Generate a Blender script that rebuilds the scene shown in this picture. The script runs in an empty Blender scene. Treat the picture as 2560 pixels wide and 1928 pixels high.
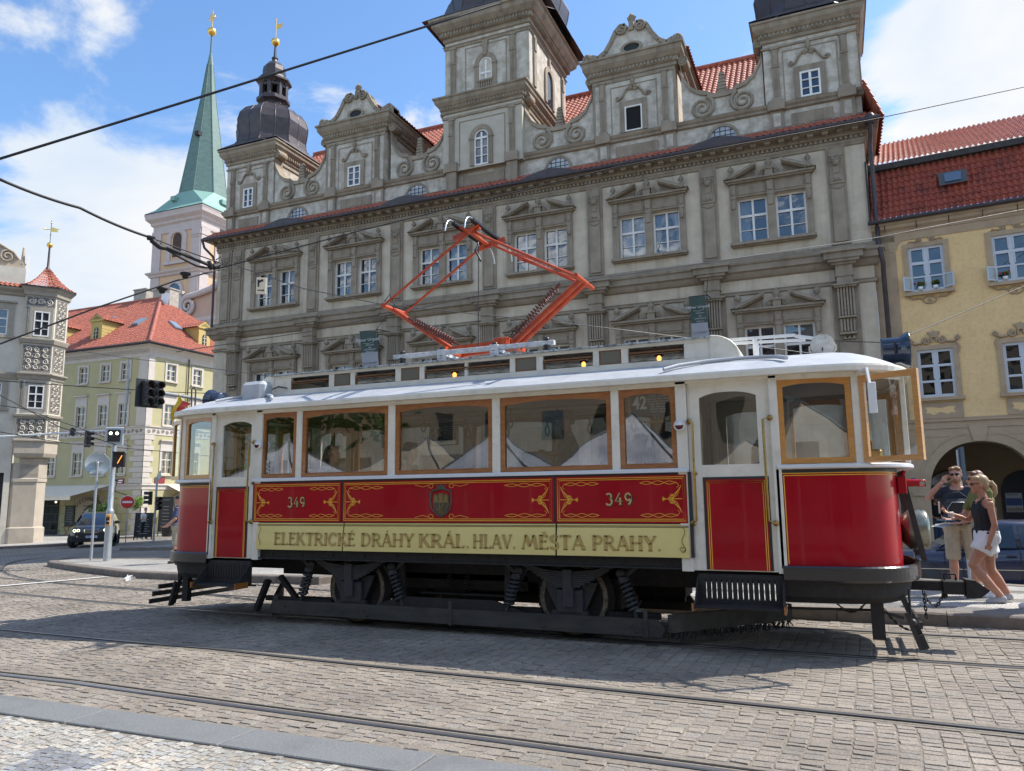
import bpy, bmesh, math, random
import numpy as np
from mathutils import Vector, Matrix, Euler
random.seed(7); rng = np.random.default_rng(7)
C = bpy.context; S = C.scene; COL = S.collection
R = math.radians
# ------------------------------------------------------------------ camera
F, YAW, PIT, ROL, CH = 1900.0, R(22.8), R(8.4), R(-0.62), 1.5
fwd = Vector((-math.sin(YAW)*math.cos(PIT), math.cos(YAW)*math.cos(PIT), math.sin(PIT)))
rr = Vector((math.cos(YAW), math.sin(YAW), 0)); uu = rr.cross(fwd)
CR = rr*math.cos(ROL)+uu*math.sin(ROL); CU = uu*math.cos(ROL)-rr*math.sin(ROL)
cam = bpy.data.cameras.new('camera'); cam.lens = 36*F/2560; cam.sensor_width = 36
cam.clip_start = .05; cam.clip_end = 3000
camo = bpy.data.objects.new('camera', cam); COL.objects.link(camo)
m = Matrix((CR, CU, -fwd)).transposed().to_4x4(); m.translation = (0, 0, CH); camo.matrix_world = m
S.camera = camo
# ------------------------------------------------------------------ exposure, sun, sky
S.view_settings.view_transform = 'Standard'; S.view_settings.look = 'None'
S.view_settings.exposure = 1.18; S.view_settings.gamma = 1
SUN = Vector((1.70, 1.30, 2.65)).normalized()
sl = bpy.data.lights.new('sun', 'SUN'); sl.energy = 3.0; sl.angle = R(0.53); sl.color = (1, .94, .85)
so = bpy.data.objects.new('sun', sl); COL.objects.link(so)
so.rotation_euler = SUN.to_track_quat('Z', 'Y').to_euler(); so.location = (20, 20, 60)
W = bpy.data.worlds.new('World'); S.world = W; W.use_nodes = True
def build_world():
    nt = W.node_tree; nt.nodes.clear(); N = nt.nodes.new; L = nt.links.new
    out = N('ShaderNodeOutputWorld'); mix = N('ShaderNodeMixShader'); L(mix.outputs[0], out.inputs[0])
    sky = N('ShaderNodeTexSky'); sky.sky_type = 'NISHITA'; sky.sun_disc = False
    sky.sun_elevation = math.asin(SUN.z); sky.sun_rotation = math.atan2(SUN.x, SUN.y)
    sky.air_density = 1.0; sky.dust_density = .6; sky.ozone_density = 2.5
    hs = N('ShaderNodeHueSaturation'); hs.inputs['Saturation'].default_value = 1.13
    L(sky.outputs[0], hs.inputs['Color'])
    b1 = N('ShaderNodeBackground'); b1.inputs[1].default_value = .115; L(hs.outputs[0], b1.inputs[0])
    b2 = N('ShaderNodeBackground'); b2.inputs[1].default_value = .50
    L(b1.outputs[0], mix.inputs[1]); L(b2.outputs[0], mix.inputs[2])
    tc = N('ShaderNodeTexCoord')
    def math_(op, a, b=None, c=None):
        n = N('ShaderNodeMath'); n.operation = op
        for i, v in enumerate((a, b, c)):
            if v is None: continue
            if isinstance(v, (int, float)): n.inputs[i].default_value = v
            else: L(v, n.inputs[i])
        return n.outputs[0]
    def noise(scale, detail, dist=0, rough=.55):
        mp = N('ShaderNodeMapping'); mp.inputs['Scale'].default_value = (1, 1, 1.9)
        L(tc.outputs['Generated'], mp.inputs[0])
        n = N('ShaderNodeTexNoise'); n.inputs['Scale'].default_value = scale; n.inputs['Detail'].default_value = detail
        n.inputs['Roughness'].default_value = rough; n.inputs['Distortion'].default_value = dist
        L(mp.outputs[0], n.inputs['Vector']); return n.outputs[0]
    def lobe(px, py, inner, outer, w):
        d = (CR*(px-1280)/F - CU*(py-964)/F + fwd).normalized()
        v = N('ShaderNodeVectorMath'); v.operation = 'DOT_PRODUCT'
        L(tc.outputs['Generated'], v.inputs[0]); v.inputs[1].default_value = d
        mr = N('ShaderNodeMapRange'); mr.interpolation_type = 'SMOOTHSTEP'
        L(v.outputs['Value'], mr.inputs[0]); mr.inputs[1].default_value = math.cos(R(outer)); mr.inputs[2].default_value = math.cos(R(inner))
        mr.inputs[3].default_value = 0; mr.inputs[4].default_value = w
        return mr.outputs[0]
    dens = math_('MULTIPLY_ADD', noise(5.2, 13, .35, .6), 1.7, -.35)
    for l in [(260, 560, 3, 9.5, .26), (20, 640, 4, 11, .26), (440, 600, 2, 7, .2), (0, 140, .5, 4.5, .16), (130, 215, .5, 4.5, .13), (200, 40, .3, 3, .1),
              (2500, 110, 2, 8, .30), (2370, 240, 1.5, 6.5, .22), (2650, 0, 3, 10, .26), (1060, 290, .3, 2.2, .14), (560, 420, 1, 4, .08)]:
        dens = math_('ADD', dens, lobe(*l))
    v = N('ShaderNodeVectorMath'); v.operation = 'DOT_PRODUCT'; L(tc.outputs['Generated'], v.inputs[0]); v.inputs[1].default_value = Vector((.1,-.85,.5)).normalized()
    mr = N('ShaderNodeMapRange'); mr.interpolation_type = 'SMOOTHSTEP'; L(v.outputs['Value'], mr.inputs[0]); mr.inputs[1].default_value = math.cos(R(80)); mr.inputs[2].default_value = math.cos(R(20)); mr.inputs[3].default_value = 0; mr.inputs[4].default_value = .13
    dens = math_('ADD', dens, mr.outputs[0])
    g2 = math_('MULTIPLY_ADD', mr.outputs[0], 5.5, .46); L(g2, b2.inputs[1])     # added cloud bank behind the camera, brightened as fill light
    # cloud cover, including the added unseen bank behind the camera
    mr = N('ShaderNodeMapRange'); mr.interpolation_type = 'SMOOTHSTEP'; L(dens, mr.inputs[0])
    mr.inputs[1].default_value = .58; mr.inputs[2].default_value = .92; mr.inputs[4].default_value = .97
    L(mr.outputs[0], mix.inputs[0])
    cr = N('ShaderNodeValToRGB'); L(noise(2.6, 5, .3), cr.inputs[0])
    cr.color_ramp.elements[0].position = .36; cr.color_ramp.elements[0].color = (.66, .78, .93, 1)
    cr.color_ramp.elements[1].position = .62; cr.color_ramp.elements[1].color = (1, .985, .955, 1)
    L(cr.outputs[0], b2.inputs[0])
build_world()
# ------------------------------------------------------------------ pixel rays (photo pixels of the 2560 px original)
def ray(px, py): return CR*(px-1280)/F - CU*(py-964)/F + fwd
def G(x, y=0):                     # the square falls gently away to the left
    return -0.025*(min(max(-x-6, 0), 44))
# ------------------------------------------------------------------ mesh builder
class MB:
    def __init__(s): s.v = []; s.f = []; s.m = []; s.s = []; s.mi = 0; s.M = None
    def add(s, vs, fs, smooth=False):
        o = len(s.v)
        if s.M is not None: vs = [tuple(s.M @ Vector(p)) for p in vs]
        s.v.extend(tuple(p) for p in vs)
        for f in fs: s.f.append(tuple(i+o for i in f)); s.m.append(s.mi); s.s.append(smooth)
        return s
    def box(s, x0, x1, y0, y1, z0, z1):
        v = [(x0,y0,z0),(x1,y0,z0),(x1,y1,z0),(x0,y1,z0),(x0,y0,z1),(x1,y0,z1),(x1,y1,z1),(x0,y1,z1)]
        return s.add(v, [(0,3,2,1),(4,5,6,7),(0,1,5,4),(1,2,6,5),(2,3,7,6),(3,0,4,7)])
    def bbox(s, x0, x1, y0, y1, z0, z1, b=.01):          # box with chamfered vertical and top edges
        pts = [(x0+b,y0),(x1-b,y0),(x1,y0+b),(x1,y1-b),(x1-b,y1),(x0+b,y1),(x0,y1-b),(x0,y0+b)]
        ins = [(min(max(x,x0+b),x1-b), min(max(y,y0+b),y1-b)) for x, y in pts]
        v = [(x,y,z0) for x,y in pts]+[(x,y,z1-b) for x,y in pts]+[(x,y,z1) for x,y in ins]
        f = [tuple(range(7,-1,-1)), tuple(range(16,24))]
        for k in (0, 8):
            for i in range(8): j=(i+1)%8; f.append((k+i,k+j,k+8+j,k+8+i))
        return s.add(v, f)
    def prism(s, pts, a0, a1, axis='y'):                 # 2D polygon extruded: 'y' takes (x,z), 'x' takes (y,z), 'z' takes (x,y)
        n = len(pts)
        def P(p, a): return {'y': (p[0], a, p[1]), 'x': (a, p[0], p[1]), 'z': (p[0], p[1], a)}[axis]
        v = [P(p, a0) for p in pts]+[P(p, a1) for p in pts]
        return s.add(v, [tuple(range(n)), tuple(range(2*n-1, n-1, -1))]+[(i, n+i, n+(i+1)%n, (i+1)%n) for i in range(n)])
    def quad(s, *p): return s.add(p, [tuple(range(len(p)))])
    def tube(s, path, r, n=8, closed=False, cap=True, smooth=True):
        path = [Vector(p) for p in path]; k = len(path); rs = r if isinstance(r, (list, tuple)) else [r]*k
        vs = []; up = None
        for i, p in enumerate(path):
            if closed: t = path[(i+1)%k]-path[i-1]
            else: t = path[min(i+1,k-1)]-path[max(i-1,0)]
            t.normalize()
            if up is None:
                up = Vector((0,0,1)) if abs(t.z) < .9 else Vector((1,0,0))
            a = t.cross(up)
            if a.length < 1e-6: a = t.orthogonal()
            a.normalize(); b = a.cross(t).normalized(); up = b
            for j in range(n):
                q = 2*math.pi*j/n; vs.append(p+(a*math.cos(q)+b*math.sin(q))*rs[i])
        f = []
        for i in range(k if closed else k-1):
            i2 = (i+1)%k
            for j in range(n): f.append((i*n+j, i*n+(j+1)%n, i2*n+(j+1)%n, i2*n+j))
        s.add(vs, f, smooth)
        if cap and not closed: s.add(vs[:n], [tuple(range(n))]); s.add(vs[-n:], [tuple(range(n-1,-1,-1))])
        return s
    def bar(s, p, q, w, h, up=(0,0,1)):                  # rectangular bar from p to q
        p = Vector(p); q = Vector(q); t = (q-p).normalized(); up = Vector(up)
        a = t.cross(up)
        if a.length < 1e-5: a = t.orthogonal()
        a.normalize(); b = a.cross(t).normalized(); v = []
        for o in (p, q):
            for x, y in ((-1,-1),(1,-1),(1,1),(-1,1)): v.append(o+a*x*w/2+b*y*h/2)
        return s.add(v, [(0,1,2,3),(7,6,5,4),(0,4,5,1),(1,5,6,2),(2,6,7,3),(3,7,4,0)])
    def lathe(s, prof, c=(0,0,0), n=16, axis='z', smooth=True, a0=0, a1=2*math.pi, seg=None):
        full = abs(a1-a0-2*math.pi) < 1e-6; k = n if full else n+1; vs = []
        for r, h in prof:
            for j in range(k):
                q = a0+(a1-a0)*j/n; x, y = r*math.cos(q), r*math.sin(q)
                p = {'z': (x, y, h), 'y': (x, h, y), 'x': (h, x, y)}[axis]
                vs.append((c[0]+p[0], c[1]+p[1], c[2]+p[2]))
        f = []
        for i in range(len(prof)-1):
            for j in range(n):
                j2 = (j+1)%k; f.append((i*k+j, i*k+j2, (i+1)*k+j2, (i+1)*k+j))
        return s.add(vs, f, smooth)
    def ball(s, c, r, n=10, sz=1):
        return s.lathe([(r*math.sin(math.pi*i/n), -r*sz*math.cos(math.pi*i/n)) for i in range(n+1)], c, max(8, n+4))
    def sweep(s, path, prof, closed=False, smooth=False):  # horizontal path of (x,y), profile of (out,z); out is to the right of travel
        k = len(path); P = [Vector((p[0], p[1])) for p in path]; n = len(prof); vs = []
        for i in range(k):
            if closed or 0 < i < k-1:
                d1 = (P[i]-P[i-1]).normalized(); d2 = (P[(i+1)%k]-P[i]).normalized()
            elif i == 0: d1 = d2 = (P[1]-P[0]).normalized()
            else: d1 = d2 = (P[-1]-P[-2]).normalized()
            n1 = Vector((d1.y, -d1.x)); n2 = Vector((d2.y, -d2.x)); nn = (n1+n2); nn.normalize()
            sc = 1/max(.35, nn.dot(n1))
            for o, z in prof: vs.append((P[i].x+nn.x*o*sc, P[i].y+nn.y*o*sc, z))
        f = []
        for i in range(k if closed else k-1):
            i2 = (i+1)%k
            for j in range(n-1): f.append((i*n+j, i2*n+j, i2*n+j+1, i*n+j+1))
        return s.add(vs, f, smooth)
    def build(s, name, mats, parent=None, loc=None, local=False, fix=True):
        me = bpy.data.meshes.new(name)
        off = Vector((0,0,0))
        if parent is not None and not local:
            p = parent
            while p is not None: off = off+p.location; p = p.parent
        if loc is not None: off = Vector((0,0,0))
        me.from_pydata([(x-off.x, y-off.y, z-off.z) for x, y, z in s.v], [], s.f)
        mats = mats if isinstance(mats, (list, tuple)) else [mats]
        for q in mats: me.materials.append(q)
        me.polygons.foreach_set('material_index', s.m); me.polygons.foreach_set('use_smooth', s.s)
        if fix and len(s.f) < 60000:
            b = bmesh.new(); b.from_mesh(me); bmesh.ops.recalc_face_normals(b, faces=b.faces); b.to_mesh(me); b.free()
        me.update()
        o = bpy.data.objects.new(name, me); COL.objects.link(o)
        if parent is not None: o.parent = parent
        if loc is not None: o.location = loc
        return o
def thing(name, label, cat, loc=(0,0,0), rz=0, group=None):
    o = bpy.data.objects.new(name, None); COL.objects.link(o); o.empty_display_size = .2
    o.location = loc; o.rotation_euler = (0,0,rz); return tag(o, label, cat, group)
def tag(o, label=None, cat=None, group=None, kind=None):
    if label: o['label'] = label
    if cat: o['category'] = cat
    if group: o['group'] = group
    if kind: o['kind'] = kind
    return o
def copy_tree(o, parent=None, loc=None, rz=None):
    c = o.copy(); COL.objects.link(c); c.parent = parent
    if loc is not None: c.location = loc
    if rz is not None: c.rotation_euler = (0,0,rz)
    for ch in list(o.children): copy_tree(ch, c)
    return c
def inst(o, loc, parent=None, sc=None):              # linked copy of a part (with sub-parts) shifted to loc
    c = copy_tree(o, parent if parent is not None else o.parent, loc)
    if sc: c.scale = sc
    return c
def text(name, s, size, M, mat, parent=None, ext=.002, align='CENTER', sx=1, local=True, bold=0):
    cu = bpy.data.curves.new(name, 'FONT'); cu.body = s; cu.size = size; cu.extrude = ext; cu.align_x = align; cu.offset = bold; cu.resolution_u = 3
    o = bpy.data.objects.new(name, cu); COL.objects.link(o)
    C.view_layer.update()
    me = bpy.data.meshes.new_from_object(o.evaluated_get(C.evaluated_depsgraph_get()))
    bpy.data.objects.remove(o)
    me.transform(M @ Matrix.Diagonal((sx, 1, 1, 1))); me.materials.clear(); me.materials.append(mat); me.name = name
    o = bpy.data.objects.new(name, me); COL.objects.link(o)
    if parent is not None:
        if not local:
            off = Vector((0,0,0)); p = parent
            while p is not None: off = off+p.location; p = p.parent
            me.transform(Matrix.Translation(-off))
        o.parent = parent
    return o
def facing(loc, az=0):                                # text frame: reads from -Y side; az turns it about Z
    return Matrix.Translation(loc) @ Matrix.Rotation(az, 4, 'Z') @ Matrix.Rotation(math.pi/2, 4, 'X')
# ------------------------------------------------------------------ materials
MATS = {}
def mat(name, c, rough=.6, c2=None, sc=6, lo=.35, hi=.65, bump=0, bsc=40, metal=0, spec=.5, dirt=None, coat=0, em=None, stretch=None, detail=6, coord='Object', streak=None):
    if name in MATS: return MATS[name]
    m = bpy.data.materials.new(name); m.use_nodes = True; MATS[name] = m
    nt = m.node_tree; N = nt.nodes.new; L = nt.links.new; b = nt.nodes['Principled BSDF']
    b.inputs['Base Color'].default_value = (*c, 1); b.inputs['Roughness'].default_value = rough
    b.inputs['Metallic'].default_value = metal; b.inputs['Specular IOR Level'].default_value = spec
    b.inputs['Coat Weight'].default_value = coat; b.inputs['Coat Roughness'].default_value = .04
    if em: b.inputs['Emission Color'].default_value = (*em[0], 1); b.inputs['Emission Strength'].default_value = em[1]
    tc = N('ShaderNodeTexCoord'); vec = tc.outputs[coord]
    if stretch:
        mp = N('ShaderNodeMapping'); mp.inputs['Scale'].default_value = stretch; L(vec, mp.inputs[0]); vec = mp.outputs[0]
    def nz(scale, det=detail):
        n = N('ShaderNodeTexNoise'); n.inputs['Scale'].default_value = scale; n.inputs['Detail'].default_value = det
        n.inputs['Roughness'].default_value = .62; L(vec, n.inputs['Vector']); return n.outputs[0]
    col = None
    if c2 is not None:
        r = N('ShaderNodeValToRGB'); L(nz(sc), r.inputs[0]); e = r.color_ramp.elements
        e[0].position = lo; e[0].color = (*c, 1); e[1].position = hi; e[1].color = (*c2, 1); col = r.outputs[0]
    if dirt is not None:                                # (colour, scale, amount)
        mx = N('ShaderNodeMix'); mx.data_type = 'RGBA'; mr = N('ShaderNodeMapRange'); L(nz(dirt[1], 8), mr.inputs[0])
        mr.inputs[1].default_value = .5; mr.inputs[2].default_value = .72; mr.inputs[4].default_value = dirt[2]
        L(mr.outputs[0], mx.inputs[0]); mx.inputs[6].default_value = (*c, 1); mx.inputs[7].default_value = (*dirt[0], 1)
        if col: L(col, mx.inputs[6])
        col = mx.outputs[2]
    if streak is not None and col:                      # rain streaks: (colour, amount)
        mp = N('ShaderNodeMapping'); mp.inputs['Scale'].default_value = (3.2, 3.2, .16); L(tc.outputs[coord], mp.inputs[0]); n = N('ShaderNodeTexNoise'); n.inputs['Scale'].default_value = 1; n.inputs['Detail'].default_value = 6; L(mp.outputs[0], n.inputs['Vector'])
        mr = N('ShaderNodeMapRange'); L(n.outputs[0], mr.inputs[0]); mr.inputs[1].default_value = .52; mr.inputs[2].default_value = .70; mr.inputs[4].default_value = streak[1]
        mx = N('ShaderNodeMix'); mx.data_type = 'RGBA'; L(mr.outputs[0], mx.inputs[0]); L(col, mx.inputs[6]); mx.inputs[7].default_value = (*streak[0], 1); col = mx.outputs[2]
    if col: L(col, b.inputs['Base Color'])
    if bump:
        bp = N('ShaderNodeBump'); bp.inputs['Strength'].default_value = bump; bp.inputs['Distance'].default_value = .02
        L(nz(bsc, 5), bp.inputs['Height']); L(bp.outputs[0], b.inputs['Normal'])
    return m
def glassy(name, refl=.16, tint=(.8,.85,.85), rough=.01, wob=.0, tr=1.0):
    m = bpy.data.materials.new(name); m.use_nodes = True; nt = m.node_tree; nt.nodes.clear(); N = nt.nodes.new; L = nt.links.new
    out = N('ShaderNodeOutputMaterial'); mx = N('ShaderNodeMixShader'); t = N('ShaderNodeBsdfTransparent'); g = N('ShaderNodeBsdfGlossy')
    t.inputs[0].default_value = (*tint, 1); g.inputs['Roughness'].default_value = rough
    lw = N('ShaderNodeLayerWeight'); lw.inputs[0].default_value = .5; pw = N('ShaderNodeMath'); pw.operation = 'POWER'; L(lw.outputs['Facing'], pw.inputs[0]); pw.inputs[1].default_value = 4.5
    ad = N('ShaderNodeMath'); ad.operation = 'MULTIPLY_ADD'; ad.use_clamp = True
    L(pw.outputs[0], ad.inputs[0]); ad.inputs[1].default_value = .9-refl; ad.inputs[2].default_value = .04+refl
    L(ad.outputs[0], mx.inputs[0]); L(t.outputs[0], mx.inputs[1]); L(g.outputs[0], mx.inputs[2]); L(mx.outputs[0], out.inputs[0])
    if wob:
        tc = N('ShaderNodeTexCoord'); n = N('ShaderNodeTexNoise'); n.inputs['Scale'].default_value = 1.3; n.inputs['Detail'].default_value = 1
        L(tc.outputs['Object'], n.inputs['Vector']); bp = N('ShaderNodeBump'); bp.inputs['Strength'].default_value = wob; bp.inputs['Distance'].default_value = .05
        L(n.outputs[0], bp.inputs['Height']); L(bp.outputs[0], g.inputs['Normal'])
    MATS[name] = m; return m
def spiral(cx, cz, r0, r1, turns, a0, sgn=1, n=None):
    n = n or int(turns*14); o = []
    for i in range(n+1):
        t = i/n; r = r0+(r1-r0)*t; a = a0+sgn*2*math.pi*turns*t
        o.append((cx+r*math.cos(a), cz+r*math.sin(a)))
    return o
def holes_wall(b, x0, x1, z0, z1, holes, y, depth):      # wall sheet at y facing -Y with rectangular holes and reveals of given depth
    xs = sorted({x0, x1, *[v for h in holes for v in (h[0], h[1])]}); zs = sorted({z0, z1, *[v for h in holes for v in (h[2], h[3])]})
    xs = [x for x in xs if x0 <= x <= x1]; zs = [z for z in zs if z0 <= z <= z1]
    for i in range(len(xs)-1):
        for j in range(len(zs)-1):
            cx = (xs[i]+xs[i+1])/2; cz = (zs[j]+zs[j+1])/2
            if any(h[0] < cx < h[1] and h[2] < cz < h[3] for h in holes): continue
            b.quad((xs[i],y,zs[j]),(xs[i+1],y,zs[j]),(xs[i+1],y,zs[j+1]),(xs[i],y,zs[j+1]))
    for h in holes:
        a, c, d, e = h[:4]; Y = y+depth
        b.quad((a,y,d),(a,Y,d),(a,Y,e),(a,y,e)); b.quad((c,y,d),(c,y,e),(c,Y,e),(c,Y,d))
        b.quad((a,y,e),(a,Y,e),(c,Y,e),(c,y,e)); b.quad((a,y,d),(c,y,d),(c,Y,d),(a,Y,d))
def tile_roof(b, P0, U, V, cols, rows, h=.05, step=.03, lf=None, rf=None, seg=6):
    P0, U, V = Vector(P0), Vector(U), Vector(V); n = U.cross(V).normalized()
    nu = cols*seg; vs = []; lines = []
    for r in range(rows):
        for e, k in ((0., 1.), (.97, 0.)): lines.append(((r+e)/rows, k))
    for v, k in lines:
        l = lf(v) if lf else 0; q = rf(v) if rf else 1
        for i in range(nu+1):
            u = i/nu; ph = (i % seg)/seg
            w = math.sin(math.pi*min(ph/.62, 1)) if ph < .62 else -.25*math.sin(math.pi*(ph-.62)/.38)
            uc = min(max(u, l), q)
            if uc != u: w = 0
            vs.append(P0+U*uc+V*v+n*(h*w+step*k))
    f = []
    for j in range(len(lines)-1):
        for i in range(nu):
            a = j*(nu+1)+i
            if (vs[a]-vs[a+1]).length > 1e-5 or (vs[a+nu+1]-vs[a+nu+2]).length > 1e-5: f.append((a, a+1, a+nu+2, a+nu+1))
    b.add(vs, f, False); return b
# shared materials
M_wood = mat('varnished_oak', (.25,.082,.017), .32, (.40,.155,.036), 9, .3, .7, .15, 60, coat=.5, stretch=(1,1,6))
M_wood2 = mat('light_oak', (.46,.19,.034), .35, (.60,.28,.06), 9, .3, .7, .15, 60, coat=.4, stretch=(1,1,6))
M_cream = mat('cream_paint', (.70,.665,.56), .42, (.78,.745,.645), 3, dirt=((.42,.38,.3), 7, .35), bump=.06, bsc=30)
M_roofw = mat('white_roof_canvas', (.37,.39,.41), .5, (.46,.48,.50), 3, dirt=((.31,.31,.31), 4, .5), bump=.25, bsc=14)
M_red = mat('tram_red', (.36,.004,.013), .3, (.33,.0035,.012), 2, coat=.34, spec=.12, bump=.11, bsc=2.4, dirt=((.20,.012,.016), 2.5, .4))
M_black = mat('black_metal', (.018,.018,.02), .5, (.03,.028,.026), 8, bump=.1)
M_dk = mat('dark_grease_iron', (.012,.0115,.012), .75, (.024,.021,.019), 14, bump=.3)
M_spr = mat('grey_spring_steel', (.024,.025,.029), .6, (.035,.035,.038), 12, bump=.2)
M_brass = mat('brass', (.45,.29,.10), .3, metal=1, dirt=((.15,.09,.03), 30, .8))
M_gold = mat('gilding', (.80,.52,.14), .3, metal=1)
M_galv = mat('galvanised_steel', (.36,.39,.41), .45, (.46,.49,.51), 12, metal=.5, bump=.05)
M_wht = mat('white_paint', (.78,.78,.76), .5, (.7,.7,.68), 6, bump=.05)
M_tile = mat('red_clay_tile', (.25,.055,.03), .65, (.46,.14,.078), 6, .35, .62, .3, 60, dirt=((.12,.04,.03), 3, .6))
M_tile2 = mat('orange_clay_tile', (.25,.058,.034), .65, (.42,.14,.085), 6, .35, .62, .3, 60, dirt=((.13,.05,.035), 2.2, .7))
M_tin = mat('dark_tin', (.05,.042,.045), .42, (.075,.06,.06), 3, metal=.35, bump=.1, bsc=8)
M_rub = mat('rubber', (.016,.016,.017), .8)
M_pane = glassy('window_glass', .13, (.62,.66,.68), .015, .35)
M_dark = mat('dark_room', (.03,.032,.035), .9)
M_curt = mat('net_curtain', (.62,.63,.64), .9, (.45,.46,.48), 5, stretch=(8,1,1))
M_leaf = mat('leaf_green', (.05,.12,.018), .5, (.10,.20,.035), 20)
# ================================================================== GROUND
def vcol_mat(name, rough=.8, bump=.35, bsc=90, gain=1.0):
    m = bpy.data.materials.new(name); m.use_nodes = True; nt = m.node_tree; N = nt.nodes.new; L = nt.links.new; b = nt.nodes['Principled BSDF']
    b.inputs['Roughness'].default_value = rough; b.inputs['Specular IOR Level'].default_value = .35
    at = N('ShaderNodeAttribute'); at.attribute_name = 'stone'; tc = N('ShaderNodeTexCoord')
    n = N('ShaderNodeTexNoise'); n.inputs['Scale'].default_value = bsc; n.inputs['Detail'].default_value = 6; L(tc.outputs['Object'], n.inputs['Vector'])
    n2 = N('ShaderNodeTexNoise'); n2.inputs['Scale'].default_value = 1.1; n2.inputs['Detail'].default_value = 5; L(tc.outputs['Object'], n2.inputs['Vector'])
    mr = N('ShaderNodeMapRange'); L(n.outputs[0], mr.inputs[0]); mr.inputs[1].default_value = .3; mr.inputs[2].default_value = .7; mr.inputs[3].default_value = .72*gain; mr.inputs[4].default_value = 1.25*gain
    mr2 = N('ShaderNodeMapRange'); L(n2.outputs[0], mr2.inputs[0]); mr2.inputs[1].default_value = .35; mr2.inputs[2].default_value = .65; mr2.inputs[3].default_value = .78; mr2.inputs[4].default_value = 1.12
    mm = N('ShaderNodeMath'); mm.operation = 'MULTIPLY'; L(mr.outputs[0], mm.inputs[0]); L(mr2.outputs[0], mm.inputs[1])
    v = N('ShaderNodeVectorMath'); v.operation = 'SCALE'; L(at.outputs['Color'], v.inputs[0]); L(mm.outputs[0], v.inputs['Scale'])
    L(v.outputs[0], b.inputs['Base Color'])
    bp = N('ShaderNodeBump'); bp.inputs['Strength'].default_value = bump; bp.inputs['Distance'].default_value = .012
    L(n.outputs[0], bp.inputs['Height']); L(bp.outputs[0], b.inputs['Normal']); return m
M_sett = vcol_mat('granite_setts', .8, .7, 80)
M_mos = vcol_mat('mosaic_stones', .7, .4, 90)
M_sand = mat('sandy_joints', (.265,.23,.18), .95, (.18,.155,.125), 30, bump=.6, bsc=120)
def sett_tex(name, c, c2, mort, sx, sy, rot=0):
    m = bpy.data.materials.new(name); m.use_nodes = True; nt = m.node_tree; N = nt.nodes.new; L = nt.links.new; b = nt.nodes['Principled BSDF']
    b.inputs['Roughness'].default_value = .8
    tc = N('ShaderNodeTexCoord'); mp = N('ShaderNodeMapping'); mp.inputs['Rotation'].default_value = (0,0,rot); L(tc.outputs['Object'], mp.inputs[0])
    nd = N('ShaderNodeTexNoise'); nd.inputs['Scale'].default_value = 3; L(mp.outputs[0], nd.inputs['Vector'])
    va = N('ShaderNodeVectorMath'); va.operation = 'MULTIPLY_ADD'; L(nd.outputs['Color'], va.inputs[0]); va.inputs[1].default_value = (.09,.09,0); L(mp.outputs[0], va.inputs[2])
    br = N('ShaderNodeTexBrick'); L(va.outputs[0], br.inputs['Vector']); br.inputs['Scale'].default_value = 1
    br.inputs['Brick Width'].default_value = sx; br.inputs['Row Height'].default_value = sy; br.inputs['Mortar Size'].default_value = sx*.06; br.inputs['Mortar Smooth'].default_value = .4
    br.inputs['Color1'].default_value = (*c,1); br.inputs['Color2'].default_value = (*c2,1); br.inputs['Mortar'].default_value = (*mort,1); br.inputs['Bias'].default_value = -.1
    n2 = N('ShaderNodeTexNoise'); n2.inputs['Scale'].default_value = .5; n2.inputs['Detail'].default_value = 7; L(tc.outputs['Object'], n2.inputs['Vector'])
    mr = N('ShaderNodeMapRange'); L(n2.outputs[0], mr.inputs[0]); mr.inputs[1].default_value = .3; mr.inputs[2].default_value = .7; mr.inputs[3].default_value = .75; mr.inputs[4].default_value = 1.15
    v = N('ShaderNodeVectorMath'); v.operation = 'SCALE'; L(br.outputs['Color'], v.inputs[0]); L(mr.outputs[0], v.inputs['Scale']); L(v.outputs[0], b.inputs['Base Color'])
    bp = N('ShaderNodeBump'); bp.inputs['Strength'].default_value = .7; bp.inputs['Distance'].default_value = .02; bp.invert = True
    L(br.outputs['Fac'], bp.inputs['Height']); L(bp.outputs[0], b.inputs['Normal']); return m
M_road = sett_tex('road_setts_far', (.25,.22,.185), (.18,.165,.145), (.11,.095,.08), .17, .12, R(88))
M_pave = sett_tex('pavement_mosaic_far', (.40,.38,.34), (.30,.29,.27), (.18,.17,.15), .075, .075, .3)
M_granite = mat('kerb_granite', (.135,.142,.142), .8, (.195,.20,.195), 60, dirt=((.10,.10,.10), 2, .5), bump=.3, bsc=150)
M_kerb = mat('worn_kerb_stone', (.145,.118,.095), .85, (.20,.17,.14), 8, dirt=((.10,.085,.07), 2.5, .6), bump=.4, bsc=60)
def ysp(pts):                                            # smooth interpolation of a track line
    xs = [p[0] for p in pts]; ys = [p[1] for p in pts]
    def f(x):
        x = np.asarray(x, float); y = np.interp(x, xs, ys)
        for d in (.35, .8): y = .5*y+.25*(np.interp(x-d, xs, ys)+np.interp(x+d, xs, ys))
        return y
    return f
tr1 = ysp([(-30,9.0),(-16,5.9),(-10,5.0),(-7.04,4.76),(-4.92,4.65),(-3.05,4.59),(-.8,4.53),(8,4.3)])
tr2 = ysp([(-30,11.5),(-16,7.9),(-12,7.0),(-9.95,6.69),(-6.68,6.27),(-4.09,6.09),(-2.48,6.04),(-.88,5.97),(.98,5.87),(8,5.5)])
tr3 = ysp([(-30,14.6),(-20,11.6),(-15.1,10.13),(-11.24,9.18),(-7.7,8.50),(-6,8.24),(-1.72,8.03),(-.18,7.99),(1.38,7.96),(8,7.9)])
tr4 = ysp([(-30,16.2),(-20,13.1),(-15.1,11.6),(-11.24,10.62),(-7.7,9.95),(-6,9.68),(-1.72,9.49),(1.66,9.44),(8,9.36)])
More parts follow.
